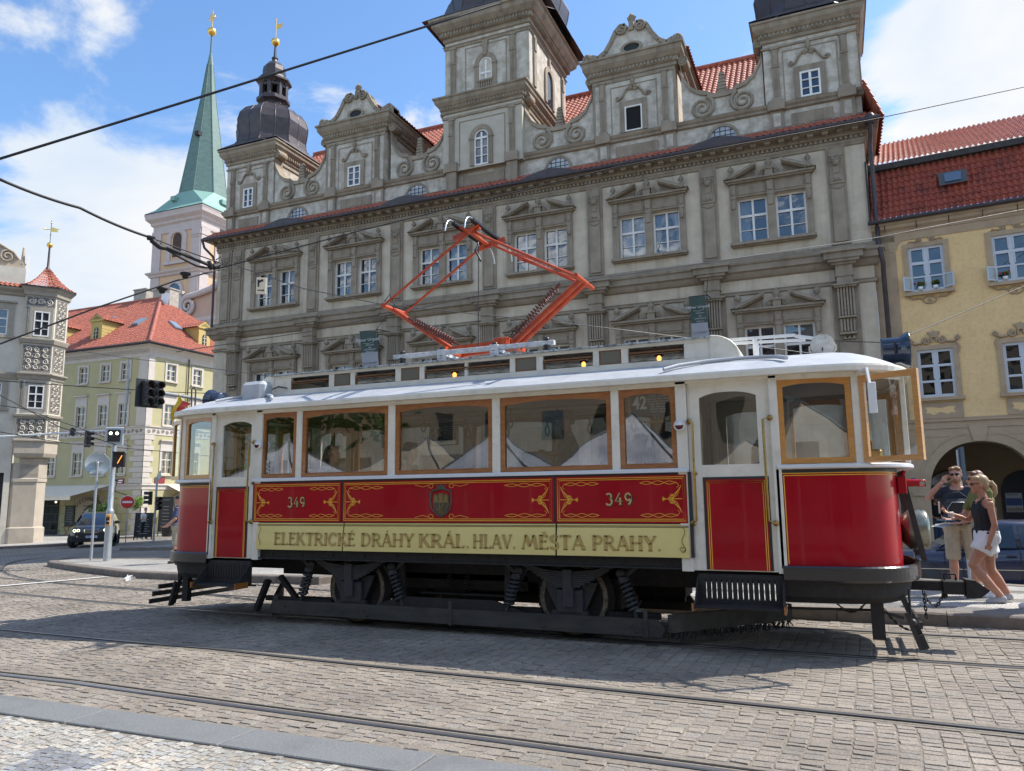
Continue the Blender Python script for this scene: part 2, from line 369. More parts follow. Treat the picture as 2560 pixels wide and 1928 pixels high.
Gv = lambda x: -0.025*np.clip(-x-6, 0, 44)
# base sheet out to the horizon
xs = sorted({-600,-300,-120,-50,-6,20,60,300,600,*[-50+2*i for i in range(36)]}); ys = [-300,-60,-10,0,4,8,12,13.5,16,20,26,32,40,60,120,300,700]
low = lambda x: -.45*min(max((x+20)/10, 0), 1)      # the roadway behind the stop lies lower on the right
b = MB(); b.add([(x, y, G(x)-.012+low(x)*min(max((y-13.5)/2.5, 0), 1)) for y in ys for x in xs], [(j*len(xs)+i, j*len(xs)+i+1, (j+1)*len(xs)+i+1, (j+1)*len(xs)+i) for j in range(len(ys)-1) for i in range(len(xs)-1)])
tag(b.build('road', M_road), kind='structure')
# sandy bed under the near setts, 8 mm above the road sheet
b = MB(); X0 = np.linspace(-24, 6, 16)
b.add([(x, y, G(x)+.0035) for y in (3.0, 13.2) for x in X0], [(i, i+1, 17+i, 16+i) for i in range(15)])
tag(b.build('road_bed', M_sand), kind='structure')
def setts(name, x0, x1, y0, y1, w, l, keep, colour, mt, gap=.010, zt=.010, zj=.005, ang=0, bev=.011, dz=0, tilt=.06):
    nx = int((x1-x0)/w); cx, cy, sw, sl_ = [], [], [], []
    for i in range(nx):
        y = y0-rng.random()*l; xc = x0+(i+.5)*w
        while y < y1:
            q = l*(.72+.6*rng.random()); cx.append(xc); cy.append(y+q/2); sw.append(w-gap*(.6+.9*rng.random())); sl_.append(q-gap*(.6+1.1*rng.random())); y += q
    cx, cy, sw, sl_ = map(np.array, (cx, cy, sw, sl_))
    mx, my = (x0+x1)/2, (y0+y1)/2
    cx = cx+.012*np.sin(cy*1.3+cx*.7)+.006*np.sin(cy*4.3+1.7)
    ca, sa = math.cos(ang), math.sin(ang); px = mx+(cx-mx)*ca-(cy-my)*sa; py = my+(cx-mx)*sa+(cy-my)*ca
    k = keep(px, py); px, py, sw, sl_ = px[k], py[k], sw[k], sl_[k]; n = len(px)
    col = colour(px, py, n); J = lambda s: (rng.random((n, 4))-.5)*s
    ux = np.array([-1,1,1,-1]); uy = np.array([-1,-1,1,1]); a = ang+(rng.random(n)-.5)*.10
    top = zt+(rng.random(n)-.5)*2*zj; tx = (rng.random(n)-.5)*tilt; ty = (rng.random(n)-.5)*tilt
    V = np.zeros((n, 12, 3))
    for ring, (ins, zz) in enumerate(((0, -.02), (.35, -.35), (1, 0))):
        hx = sw[:,None]/2-ins*bev+J(.012); hy = sl_[:,None]/2-ins*bev+J(.012)
        lx = ux*hx; ly = uy*hy; c_, s_ = np.cos(a)[:,None], np.sin(a)[:,None]
        V[:,ring*4:ring*4+4,0] = px[:,None]+lx*c_-ly*s_; V[:,ring*4:ring*4+4,1] = py[:,None]+lx*s_+ly*c_
        zt_ = top[:,None]+lx*tx[:,None]+ly*ty[:,None]
        V[:,ring*4:ring*4+4,2] = (zt_ if ring == 2 else (zt_-.006 if ring == 1 else -.02))
    V[:,:,2] += Gv(V[:,:,0])+dz
    base = []
    for r_ in (0, 4):
        for i in range(4): j = (i+1)%4; base.append((r_+i, r_+j, r_+4+j, r_+4+i))
    base.append((8,9,10,11)); base = np.array(base); nf = len(base)
    Fc = (base[None]+12*np.arange(n)[:,None,None]).reshape(-1)
    me = bpy.data.meshes.new(name); me.vertices.add(n*12); me.vertices.foreach_set('co', V.reshape(-1))
    me.loops.add(n*nf*4); me.loops.foreach_set('vertex_index', Fc.astype(np.int32)); me.polygons.add(n*nf)
    me.polygons.foreach_set('loop_start', np.arange(n*nf, dtype=np.int32)*4)
    sm = np.zeros(n*nf, bool); me.polygons.foreach_set('use_smooth', sm)
    me.update(calc_edges=True)
    ca_ = me.color_attributes.new('stone', 'FLOAT_COLOR', 'POINT'); cc = np.ones((n, 12, 4)); cc[:,:,:3] = col[:,None,:]; ca_.data.foreach_set('color', cc.reshape(-1))
    me.materials.append(mt); o = bpy.data.objects.new(name, me); COL.objects.link(o); return tag(o, kind='stuff')
def sett_col(px, py, n):
    pal = np.array([(.30,.262,.22),(.33,.285,.235),(.27,.245,.215),(.345,.285,.23),(.25,.235,.22),(.36,.31,.26),(.31,.25,.205)])
    return (.35*pal[rng.integers(0, len(pal), n)]+.65*np.array([.31,.27,.22]))*(.77+.14*rng.random((n,1)))
def off_rails(px, py):
    k = np.ones(len(px), bool)
    for t in (tr1, tr2, tr3, tr4): k &= np.abs(py-t(px)) > .115
    return k
kerb_y = lambda x: 4.19+.012*(x+3)                       # back edge of the dark kerb strip at the photographer's feet
isl_y = lambda x: 10.1+.012*x
def near_keep(px, py):
    left = (px < -13.2) & (py > 12.9+(-13.2-px)*.47)      # the traffic island
    return off_rails(px, py) & (py > kerb_y(px)+.06) & (py < np.where(px > -13.2, 12.6, 16)) & ~((px > -2.6) & (py > isl_y(px)-.06)) & ~left & (px > -1.35*py-4) & (px < .19*py+1.2)
setts('granite_setts', -24, 5, 2.2, 17, .122, .088, near_keep, sett_col, M_sett, gap=.009, zt=.0085, zj=.0032, ang=R(-2.5), bev=.005, tilt=.035)
# foreground footway: dark granite kerb slabs, then small mosaic stones
b = MB()
for i in range(9):
    x = -9.0+i*1.35; l = 1.335
    b.bbox(x, x+l, 3.845, 4.19, -.05, .018, .006)
tag(b.build('kerb_strip', M_granite), kind='structure')
b = MB(); b.quad((-12,-3,.003),(8,-3,.003),(8,3.84,.003),(-12,3.84,.003)); tag(b.build('footway', M_sand), kind='structure')
def mos_col(px, py, n):
    w = np.array([(.50,.47,.40),(.56,.53,.46),(.44,.42,.37),(.52,.46,.38),(.47,.46,.43)])[rng.integers(0,5,n)]*(.70+.13*rng.random((n,1)))
    g = np.array([(.21,.22,.235),(.18,.19,.205),(.24,.25,.26)])[rng.integers(0,3,n)]*(.85+.3*rng.random((n,1)))
    u = (px+6.2)%1.08; dark = ((py < 3.47+.03*np.sin(px*5)) & (u > .5+(3.47-py)*.5)) | ((py < 3.05))
    return np.where(dark[:,None], g, w)
setts('mosaic_stones', -8.2, -1.6, 2.9, 3.85, .058, .062, lambda x, y: (y < 3.83) & (x < -1.7), mos_col, M_mos, gap=.004, zt=.006, zj=.002, bev=.004, tilt=.03)
# rails: two tracks (each rail a steel head, flangeway groove and lip)
M_rail = mat('rail_steel', (.10,.105,.115), .5, (.06,.063,.07), 10, metal=.5, stretch=(.3,6,6))
M_shine = mat('polished_rail_head', (.50,.51,.53), .3, (.36,.37,.39), 10, metal=.85, stretch=(.3,6,6))
M_groove = mat('rail_groove', (.012,.012,.013), .7)
def rails(name, lines, x0, x1):
    b = MB(); X = np.linspace(x0, x1, 90)
    for t, s in lines:                                    # s = side of the flangeway (towards the track centre)
        y = t(X); z = Gv(X)+.006
        def strip(o0, z0, o1, z1, mi):
            b.mi = mi; o = len(b.v)
            for x, yy, zz in zip(X, y, z): b.v.append((x, yy+s*o0, zz+z0)); b.v.append((x, yy+s*o1, zz+z1))
            for i in range(len(X)-1): b.f.append((o+2*i, o+2*i+1, o+2*i+3, o+2*i+2)); b.m.append(mi); b.s.append(False)
        strip(-.048,-.03,-.045,.006,0); strip(-.045,.006,-.022,.0075,0); strip(-.022,.0075,.004,.0078,3); strip(.004,.0078,.014,.007,0); strip(.014,.007,.016,-.02,1); strip(.016,-.02,.062,-.02,1); strip(.062,-.02,.064,.002,1); strip(.064,.002,.09,.002,1); strip(.09,.002,.092,-.03,1)
        strip(-.125,.0035,-.056,.0035,2); strip(.082,.0035,.125,.0035,2)
    return tag(b.build(name, [M_rail, M_groove, M_sand, M_shine], fix=False), kind='structure')
rails('near_tram_track', [(tr1, 1), (tr2, -1)], -26, 7)
rails('far_tram_track', [(tr3, 1), (tr4, -1)], -26, 7)
# the branch track curving away behind the island
cv = [(-8.5,9.75),(-10.2,10.35),(-11.9,10.84),(-13.93,11.37),(-15.94,11.87),(-18.83,13.0),(-21.26,14.28),(-22.89,15.29),(-26.0,17.7),(-27.9,20.2),(-28.7,23.2),(-28.3,26.15),(-27,29),(-24,33)]
b = MB()
for o, w, z, mi in ((0,.06,.010,0),(.065,.045,.007,1),(1.435,.06,.010,0),(1.37,.045,.007,1)):
    b.mi = mi; P = []
    for i in range(len(cv)-1):
        for k in range(6):
            t = k/6; p0, p1, p2, p3 = cv[max(i-1,0)], cv[i], cv[i+1], cv[min(i+2,len(cv)-1)]
            P.append(tuple(.5*((2*p1[a])+(-p0[a]+p2[a])*t+(2*p0[a]-5*p1[a]+4*p2[a]-p3[a])*t*t+(-p0[a]+3*p1[a]-3*p2[a]+p3[a])*t**3) for a in (0,1)))
    b.sweep([p for p in P], [(o-w/2,0),(o+w/2,0)])
b.v = [(x, y, G(x)+.011) for x, y, z in b.v]
tag(b.build('branch_tram_track', [M_rail, M_groove]), kind='structure')
# white stop line
b = MB(); b.quad((-15.95,13.1,G(-16)+.025),(-15.7,13.1,G(-15.7)+.025),(-16.4,11.0,G(-16.4)+.025),(-16.7,11.0,G(-16.7)+.025))
b.quad((-16.7,10.95,G(-16.7)+.025),(-16.4,10.95,G(-16.4)+.025),(-17.4,8.0,G(-17.4)+.025),(-17.7,8.0,G(-17.7)+.025))
tag(b.build('stop_line', mat('road_paint', (.66,.64,.60), .8, (.45,.43,.4), 25)), kind='structure')
# raised islands and pavements: kerb stones around a paved top
def raised(name, outline, h, zf, top_mat, kw=.28, jl=1.1, closed=True):
    n = len(outline); P = [Vector(p) for p in outline]; b = MB(); area = sum(P[i].x*P[(i+1)%n].y-P[(i+1)%n].x*P[i].y for i in range(n))
    if area < 0: P.reverse()
    inn = []
    for i in range(n):
        d1 = (P[i]-P[i-1]).normalized(); d2 = (P[(i+1)%n]-P[i]).normalized(); n1 = Vector((-d1.y,d1.x)); n2 = Vector((-d2.y,d2.x)); nn = (n1+n2).normalized()
        inn.append(P[i]+nn*kw/max(.5, nn.dot(n1)))
    b.mi = 0
    for i in range(n):
        j = (i+1)%n; L_ = (P[j]-P[i]).length; k = max(1, round(L_/jl))
        for q in range(k):
            t0, t1 = q/k+.004/max(L_,.1), (q+1)/k-.004/max(L_,.1)
            A, B_ = P[i].lerp(P[j], t0), P[i].lerp(P[j], t1); A2, B2 = inn[i].lerp(inn[j], t0), inn[i].lerp(inn[j], t1); e = .02; hz = h+random.uniform(-.004,.004)
            nA = (A2-A).normalized()*e; nB = (B2-B_).normalized()*e
            vs = [(*A, zf(A.x)-.1), (*B_, zf(B_.x)-.1), (*B_, zf(B_.x)+hz-e), (*A, zf(A.x)+hz-e), (*(A+nA), zf(A.x)+hz), (*(B_+nB), zf(B_.x)+hz), (*B2, zf(B2.x)+hz), (*A2, zf(A2.x)+hz), (*B2, zf(B2.x)-.1), (*A2, zf(A2.x)-.1)]
            b.add(vs, [(0,1,2,3),(3,2,5,4),(4,5,6,7),(6,8,9,7),(0,3,4,7,9),(1,8,6,5,2)])
    tag(b.build(name+'_kerb', M_kerb), kind='structure')
    t = MB(); t.add([(p.x, p.y, zf(p.x)+h-.006) for p in inn], [tuple(range(n))]); tag(t.build(name, top_mat), kind='structure')
def striped(name):
    m = M_pave.copy(); m.name = name; nt = m.node_tree; N = nt.nodes.new; L = nt.links.new; b = nt.nodes['Principled BSDF']
    src = b.inputs['Base Color'].links[0].from_socket; tc = N('ShaderNodeTexCoord'); w = N('ShaderNodeTexWave'); w.wave_type = 'BANDS'; w.bands_direction = 'Y'; w.wave_profile = 'SAW'
    w.inputs['Scale'].default_value = .32; w.inputs['Distortion'].default_value = .6; L(tc.outputs['Object'], w.inputs['Vector'])
    gt = N('ShaderNodeMath'); gt.operation = 'GREATER_THAN'; gt.inputs[1].default_value = .62; L(w.outputs['Fac'], gt.inputs[0])
    mr = N('ShaderNodeMapRange'); L(gt.outputs[0], mr.inputs[0]); mr.inputs[3].default_value = 1.1; mr.inputs[4].default_value = .5
    v = N('ShaderNodeVectorMath'); v.operation = 'SCALE'; L(src, v.inputs[0]); L(mr.outputs[0], v.inputs['Scale']); L(v.outputs[0], b.inputs['Base Color']); return m
M_stripe = striped('island_mosaic_bands')
raised('tram_stop_island', [(-2.4,10.08),(8,10.2),(8,12.9),(2.6,13.5),(1.2,14.1),(-1.0,14.3),(-2.6,14.2),(-3.6,12.4)], .15, G, M_stripe)
raised('traffic_island', [(-22.6,16.55),(-21.6,15.9),(-19.66,14.97),(-18.62,14.5),(-17.38,13.97),(-15.59,13.2),(-14.54,12.9),(-13.49,12.66),(-9.0,12.0),(-8.5,13.2),(-14.0,15.6),(-17.2,16.9),(-20.0,17.4),(-22.1,17.3)], .15, G, M_pave)
raised('town_hall_pavement', [(-28.6,24.2),(14,23.0),(14,32),(-28.6,32)], .12, lambda x: G(x)+low(x), M_pave)
raised('corner_pavement', [(-38.3,29.9),(-38.7,28.4),(-47,20),(-75,12),(-75,40),(-60,45),(-44,36)], .13, G, M_pave)
raised('restaurant_pavement', [(-62,38.3),(-47,38.2),(-44.3,39.3),(-44.0,42),(-44.0,70),(-62,70)], .12, G, M_pave)
# ================================================================== TOWN HALL
M_hw = mat('hall_plaster', (.51,.44,.33), .9, (.60,.53,.415), 1.6, .4, .62, .35, 14, dirt=((.33,.285,.22), .9, .5), streak=((.27,.235,.185), .55))
M_ht = mat('hall_stone_trim', (.262,.214,.156), .9, (.325,.275,.205), 2.2, bump=.35, bsc=16, dirt=((.15,.12,.09), 1.2, .5), streak=((.13,.105,.08), .5))
M_hu = mat('hall_attic_plaster', (.54,.50,.42), .9, (.38,.335,.27), 2.6, .42, .6, .4, 12, dirt=((.68,.65,.59), 3.3, .6), streak=((.30,.265,.21), .45))
M_win = mat('white_window_paint', (.74,.73,.69), .45, bump=.05)
YH = 28.0
hall = thing('town_hall', 'long grey brown renaissance town hall with scrolled gables and three towers behind the tram', 'building', (-13, YH, G(-13)))
bays = [-23.93+4.49*i for i in range(6)]; pil = [-26.2,-21.72,-17.23,-12.72,-8.1,-3.67,.76]
WZ0, WZ1, LZ0, LZ1 = 10.62, 12.34, 5.35, 7.5
holes = []
for c in bays:
    for d in (-.65, .67): holes += [(c+d-.515, c+d+.515, WZ0, WZ1), (c+d-.515, c+d+.515, LZ0, LZ1)]
    holes.append((c-1.05, c+1.05, -.7, 3.3))
b = MB(); holes_wall(b, -27.55, 1.72, -.8, 14.35, holes, YH, .3)
b.quad((1.72,YH,-.8),(1.72,YH+14,-.8),(1.72,YH+14,15),(1.72,YH,15)); b.quad((-27.55,YH,-.8),(-27.55,YH,15),(-27.55,YH+14,15),(-27.55,YH+14,-.8)); b.quad((-27.55,YH+14,-.8),(-27.55,YH+14,15),(1.72,YH+14,15),(1.72,YH+14,-.8))
b.build('wall', M_hw, hall)
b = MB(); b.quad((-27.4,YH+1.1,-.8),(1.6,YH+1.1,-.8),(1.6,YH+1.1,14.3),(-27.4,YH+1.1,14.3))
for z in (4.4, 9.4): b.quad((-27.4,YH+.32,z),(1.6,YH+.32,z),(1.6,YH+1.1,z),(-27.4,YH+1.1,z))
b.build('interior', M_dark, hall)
# --- windows (frame, panes as sub-part)
def window(name, w, h, bars_v, bars_h, parent, loc, fr=.065, th=.05, arch=False, mt=None, pane=True, pm=None):
    b = MB(); x = w/2
    if arch:
        r = w/2; zc = h-r
        b.box(-x,-x+fr,-.05,.03,0,zc); b.box(x-fr,x,-.05,.03,0,zc); b.box(-x+fr,x-fr,-.05,.03,0,fr)
        A = [(math.pi*i/10) for i in range(11)]
        for i in range(10): b.prism([(r*math.cos(A[i]),zc+r*math.sin(A[i])),(r*math.cos(A[i+1]),zc+r*math.sin(A[i+1])),((r-fr)*math.cos(A[i+1]),zc+(r-fr)*math.sin(A[i+1])),((r-fr)*math.cos(A[i]),zc+(r-fr)*math.sin(A[i]))], -.05, .03)
    else:
        b.box(-x,-x+fr,-.05,.03,0,h); b.box(x-fr,x,-.05,.03,0,h); b.box(-x+fr,x-fr,-.05,.03,0,fr); b.box(-x+fr,x-fr,-.05,.03,h-fr,h)
    for v, t in bars_v: b.box(v*x-t/2, v*x+t/2, -.04, .02, fr, h-fr*(1 if not arch else 2))
    for q, t in bars_h: b.box(-x+fr, x-fr, -.047, .025, q*h-t/2, q*h+t/2)
    o = b.build(name, mt or M_win, parent, loc=loc)
    if pane:
        p = MB()
        if arch: p.add([(-x+.02,.012,.02),(x-.02,.012,.02)]+[((w/2-.02)*math.cos(a),.012,h-w/2+(w/2-.02)*math.sin(a)) for a in [math.pi*i/10 for i in range(11)]], [tuple(range(13))])
        else: p.quad((-x+.02,.012,.02),(x-.02,.012,.02),(x-.02,.012,h-.02),(-x+.02,.012,h-.02))
        p.build('pane', pm or M_pane, o, local=True)
    return o
O = hall.location
def rel(x, y, z): return (x-O.x, y-O.y, z-O.z)
w0 = w1 = None
for i, c in enumerate(bays):
    for j, d in enumerate((-.65, .67)):
        for up in (1, 0):
            loc = rel(c+d, YH+.2, WZ0 if up else LZ0)
            if up:
                if w0 is None: w0 = window('window', 1.03, 1.72, [(0,.075)], [(.62,.085),(.30,.025)], hall, loc)
                else: inst(w0, loc)
            else:
                if w1 is None: w1 = window('window', 1.03, 2.15, [(0,.075)], [(.66,.085),(.33,.025)], hall, loc)
                else: inst(w1, loc)
def curtain(x, z0, z1, side, sag=.35):
    b = MB(); n = 10; vs = []
    for k in range(7):
        t = k/6; wd = .42-.28*sag*math.sin(t*math.pi*.9)
        for i in range(n+1):
            u = i/n; vs.append((x+side*(.47-wd*u), YH+.42+.03*math.sin(u*26), z1-(z1-z0)*t))
    b.add(vs, [(r*(n+1)+i, r*(n+1)+i+1, (r+1)*(n+1)+i+1, (r+1)*(n+1)+i) for r in range(6) for i in range(n)], True)
    b.build('curtain', M_curt, hall)
for bi, j in ((4,0),(4,1),(2,1),(1,0)):
    for s in (-1, 1): curtain(bays[bi]+(-.65,.67)[j], WZ0, WZ1, s, .9 if (bi, j) == (4,1) else .2)
M_blind = mat('pale_blind', (.50,.49,.45), .9, (.42,.41,.38), 4)
for i, c in enumerate(bays):
    for j, d in enumerate((-.65, .67)):
        for up in (1, 0):
            q = random.random()
            if (i, j) in ((4,0),(4,1)) and up: continue
            z0, z1 = (WZ0, WZ1) if up else (LZ0, LZ1)
            if q < .35: b = MB(); h = random.choice((.3,.45,.62)); b.box(c+d-.47,c+d+.47,YH+.40,YH+.41,z1-h*(z1-z0),z1); b.build('blind', M_blind, hall)
            elif q < .6: curtain(c+d, z0, z1, random.choice((-1,1)), random.random())
b = MB(); b.lathe([(0,-.02),(.26,-.02),(.26,.02),(0,.02)], (bays[4]+.85, YH+.35, WZ0+.34), 16, 'y'); b.build('round_lampshade', mat('paper_shade', (.72,.52,.36), .8), hall)
# --- window surrounds with broken pediments
def surround(lower):
    b = MB(); z0, z1, zc, zp, zs = (LZ0, LZ1, 7.97, 8.13, 5.2) if lower else (WZ0, WZ1, 12.86, 13.02, 10.46)
    P = .10
    for a, c in ((-1.42,-1.165),(-.135,.155),(1.185,1.42)):
        b.box(a, c, -P, 0, z0-.01, z1+.02); b.box(a+.03, c-.03, -P-.06, -P, z1-.05, zc-.02); b.box(a+.05, c-.05, -P-.09, -P-.06, z1+.12, z1+.32); b.box(a+.06, c-.06, -P-.05, -P, z1-.42, z1-.06)
    b.box(-1.42, 1.42, -P-.003, 0, z1+.02, zc); b.box(-1.1, -.16, -P-.03, -P-.003, z1+.1, z1+.28); b.box(.18, 1.12, -P-.03, -P-.003, z1+.1, z1+.28)
    b.box(-1.46, 1.46, -P-.14, 0, zc, zc+.06); b.box(-1.54, 1.54, -P-.22, 0, zc+.06, zc+.13)
    for s in (-1, 1):
        q = [(s*1.6,zp),(s*.45,zp+.52),(s*.45,zp+.34),(s*1.22,zp-.01)]; b.prism(q, -P-.27, 0)
        q = [(s*1.46,zp+.02),(s*.40,zp+.49),(s*.40,zp+.40),(s*1.36,zp-.02)]; b.prism(q, -P-.33, -P-.27)
        b.prism([(s*1.2,zp),(s*.5,zp+.30),(s*.5,zp)], -P-.02, 0)
        for a in (0,):
            sp = spiral(s*.28, zp+.12, .11, .02, 1.6, math.pi*(.5), s); b.tube([(x, -P-.07, z) for x, z in sp], .03, 5)
        bz = zp+.16
        b.box(s*1.33-.09, s*1.33+.09, -P-.18, -P, zp+.02, bz+.05); b.lathe([(.03,0),(.05,.03),(.03,.06),(.10,.14),(.11,.19),(.07,.27),(.02,.31),(.03,.34),(0,.36)] if not lower else [(.04,0),(.03,.06),(.10,.11),(.125,.19),(.10,.27),(.03,.32),(0,.33)], (s*1.33, -P-.09, bz+.05), 10)
    b.box(-.14, .14, -P-.16, 0, zp-.02, zp+.22); b.box(-.18, .18, -P-.2, 0, zp+.2, zp+.25)
    b.lathe([(.12,0),(.05,.05),(.05,.1),(.13,.2),(.12,.27),(.05,.31),(.08,.34),(.03,.4),(0,.44)], (0, -P-.09, zp+.25), 10)
    b.box(-1.47, 1.47, -.26, 0, zs+.05, zs+.15); b.box(-1.42, 1.42, -.17, 0, zs, zs+.05)
    return b
# --- pilasters
def upper_pilaster():
    b = MB()
    b.box(-.31,.31,-.07,0,10.1,13.72); b.box(-.21,.21,-.13,-.07,10.2,13.6); b.box(-.24,.24,-.17,-.13,12.3,12.62); b.box(-.23,.23,-.16,-.13,13.32,13.42)
    for s in (-1, 1): b.tube([(x,-.15,z) for x, z in spiral(s*.13,13.2,.1,.02,1.6,math.pi*.5,s)], .03, 5)
    for k in range(5): b.ball((-.12+.06*k,-.17,12.42+.05*(k%2)), .05, 5)
    b.lathe([(0,-.18),(.1,-.17),(.11,0)], (0,-.13,13.05), 8, 'y'); b.prism([(-.12,12.95),(.12,12.95),(.08,12.7),(-.08,12.7)], -.16, -.13)
    b.tube([(-.2,-.13,12.2),(0,-.15,12.12),(.2,-.13,12.2)], .03, 5)
    return b
def lower_pilaster():
    b = MB(); b.box(-.42,.42,-.08,0,-.6,8.56); b.box(-.3,.3,-.14,-.08,-.6,6.7)
    b.box(-.42,.42,-.14,-.08,-.6,.6); b.box(-.34,.34,-.22,-.14,-.6,.5)
    for k in range(6): x = -.235+.094*k; b.box(x-.028,x+.028,-.33,-.24,7.52,8.5)
    b.box(-.26,.26,-.24,-.08,7.5,8.56); b.box(-.28,.28,-.36,-.08,7.44,7.5)
    for k in range(5): x = -.2+.1*k; b.box(x-.028,x+.028,-.28,-.2,6.98,7.4)
    b.box(-.24,.24,-.2,-.08,6.9,7.44); b.box(-.26,.26,-.3,-.08,6.88,6.95)
    for k in range(3): b.prism([(-.19+.14*k,6.72),(-.05+.14*k,6.72),(-.12+.14*k,6.84)], -.22, -.08)
    for z, h, x, d in ((8.5,.06,.36,.42),(8.56,.05,.43,.48),(8.61,.28,.25,.34),(8.89,.04,.29,.38),(8.93,.36,.27,.36),(9.29,.08,.4,.45),(9.37,.1,.5,.55),(9.47,.22,.62,.6),(9.69,.1,.7,.68)):
        b.box(-x,x,-d,0,z,z+h)
    return b
def put(bld, xs, name, mt, dz=0):
    o0 = None
    for x in xs:
        if o0 is None:
            o0 = bld().build(name, mt, None); o0.parent = hall; o0.location = rel(x, YH-.002, 0)
        else: inst(o0, rel(x, YH-.002, 0))
put(lambda: surround(0), bays, 'window_surround', M_ht); put(lambda: surround(1), bays, 'window_surround', M_ht)
put(upper_pilaster, [-26.95]+pil, 'pilaster', M_ht); put(lower_pilaster, pil, 'pilaster', M_ht)
# --- cornices
path = [(-27.55,YH+6),(-27.55,YH),(1.72,YH),(1.72,YH+6)]
b = MB()
b.sweep(path, [(0,8.66),(.07,8.68),(.07,8.76),(.1,8.8),(0,8.82)])
b.sweep(path, [(0,9.24),(.1,9.28),(.16,9.36),(.2,9.46),(.30,9.5),(.30,9.7),(.36,9.74),(.38,9.82),(.30,9.86),(.1,9.92),(.1,10.06),(0,10.1)])
b.build('storey_cornice', M_ht, hall)
b = MB()
b.sweep(path, [(0,13.66),(.05,13.69),(.05,13.76),(.08,13.8),(.08,13.88),(.04,13.9),(.04,14.0),(.14,14.02),(.16,14.04),(.16,14.2),(.46,14.21),(.5,14.24),(.5,14.3),(.1,14.34)])
x = -27.6
while x < 1.75: b.box(x, x+.085, YH-.12, YH-.03, 13.9, 14.0); x += .165
x = -27.75
while x < 1.9: b.box(x, x+.2, YH-.42, YH-.15, 14.09, 14.205); b.box(x-.015, x+.215, YH-.445, YH-.15, 14.175, 14.207); x += .485
b.build('main_cornice', M_ht, hall)
b = MB(); b.tube([(-28.1,YH-.58,14.27),(2.25,YH-.58,14.27)], .085, 8); b.tube([(-28.05,YH-.58,14.2),(-28.0,YH-.5,13.9),(-27.72,YH-.2,13.5),(-27.66,YH-.12,13.2),(-27.66,YH-.12,9.9)], .06, 8)
b.tube([(1.93,YH-.55,14.2),(1.93,YH-.3,13.8),(1.9,YH-.14,13.5),(1.9,YH-.14,10.05),(1.9,YH-.3,9.9),(1.98,YH-.3,9.2),(1.98,YH-.14,9.0),(1.98,YH-.14,0)], .075, 8); b.lathe([(.1,0),(.17,.06),(.17,.3),(.12,.36)], (1.93,YH-.5,14.1), 10)
b.build('gutter', M_tin, hall)
b = MB(); tile_roof(b, (-28.1,YH-.55,14.33), (30.3,0,0), (0,.9,.62), 135, 3, .045, .03, seg=4); b.build('eaves_tiles', M_tile, hall)
# --- attic storey
YA = 28.35
gaps = [(-24.5,-21.45),(-17.85,-14.95),(-11.2,-8.15),(-4.55,-1.5)]
b = MB(); lun = [((a+c)/2-.05) for a, c in gaps]
H_ = [(l-.6, l+.6, 14.85, 15.5) for l in lun]
holes_wall(b, -27.5, 1.78, 14.3, 15.62, [], YA, .3); b.quad((1.78,YA,14.3),(1.78,YA+8,14.3),(1.78,YA+8,15.9),(1.78,YA,15.9)); b.quad((-27.5,YA,14.3),(-27.5,YA,15.9),(-27.5,YA+8,15.9),(-27.5,YA+8,14.3))
b.build('attic_wall', M_hu, hall)
b = MB(); b.sweep([(-27.5,YA+5),(-27.5,YA),(1.78,YA),(1.78,YA+5)], [(0,15.6),(.1,15.64),(.1,15.72),(.16,15.78),(.2,15.88),(.06,15.92),(-.6,15.92)]); b.sweep([(-27.5,YA+5),(-27.5,YA),(1.78,YA),(1.78,YA+5)], [(0,14.3),(.08,14.3),(.08,14.95),(0,15.0)])
blocks = [(-27.5,-24.5),(-21.4,-17.9),(-14.95,-11.2),(-8.1,-4.6),(-1.45,1.78)]
pp = []
for a, c in blocks: pp += [(a+.36), (c-.46 if c != -17.9 else c-.5)]
for i, x in enumerate(pp):
    b.box(x-.24,x+.24,YA-.12,YA,14.5,15.62); b.box(x-.3,x+.3,YA-.26,YA,15.6,15.95); b.box(x-.27,x+.27,YA-.16,YA,14.5,14.85)
for a, c in blocks: b.box(a+.85, c-.95, YA-.05, YA, 14.98, 15.42)
b.build('attic_base_course', M_ht, hall)
for x in pp: b = MB(); b.box(x-.13,x+.13,YA-.135,YA-.12,14.98,15.5); b.build('pedestal_panel', M_hu, hall)
for l in lun:
    b = MB(); A = [math.pi*i/12 for i in range(13)]
    b.mi = 0
    b.prism([(l+.62*math.cos(a), 14.9+.66*math.sin(a)) for a in A]+[(l-.52*math.cos(a), 14.9+.55*math.sin(a)) for a in A], YA-.05, YA)
    o = b.build('lunette', M_ht, hall)
    p = MB(); p.add([(l+.52*math.cos(a), YA-.012, 14.9+.55*math.sin(a)) for a in A], [tuple(range(13))]); p.build('pane', mat('skylight_glass', (.30,.33,.36), .15, (.55,.58,.6), 1.2), o)
    g = MB()
    for q in (-.3,-.1,.1,.3): g.box(l+q-.012,l+q+.012,YA-.03,YA-.013,14.9,14.9+.55*math.sqrt(1-(q/.55)**2))
    for z in (15.08,15.26): g.box(l-.45,l+.45,YA-.029,YA-.014,z,z+.02)
    g.build('grille', M_black, o)
    b = MB(); n = 14; vs = []
    for k, (y, h) in enumerate(((YH-.62,.0),(YA-.02,.30))):
        for i in range(n+1):
            u = i/n*2-1; vs.append((l+1.35*u-.1, y, 14.30+h*1.3+(.32 if k == 0 else .24)*max(0,1-abs(u)**1.6)))
    b.add(vs, [(i,i+1,n+2+i,n+1+i) for i in range(n)], True); b.prism([(l+1.35*(i/n*2-1)-.1, 14.30+.32*max(0,1-abs(i/n*2-1)**1.6)) for i in range(n+1)]+[(l+1.25,14.26),(l-1.45,14.26)], YH-.63, YH-.60)
    b.build('eyebrow_roof', M_tin, hall)
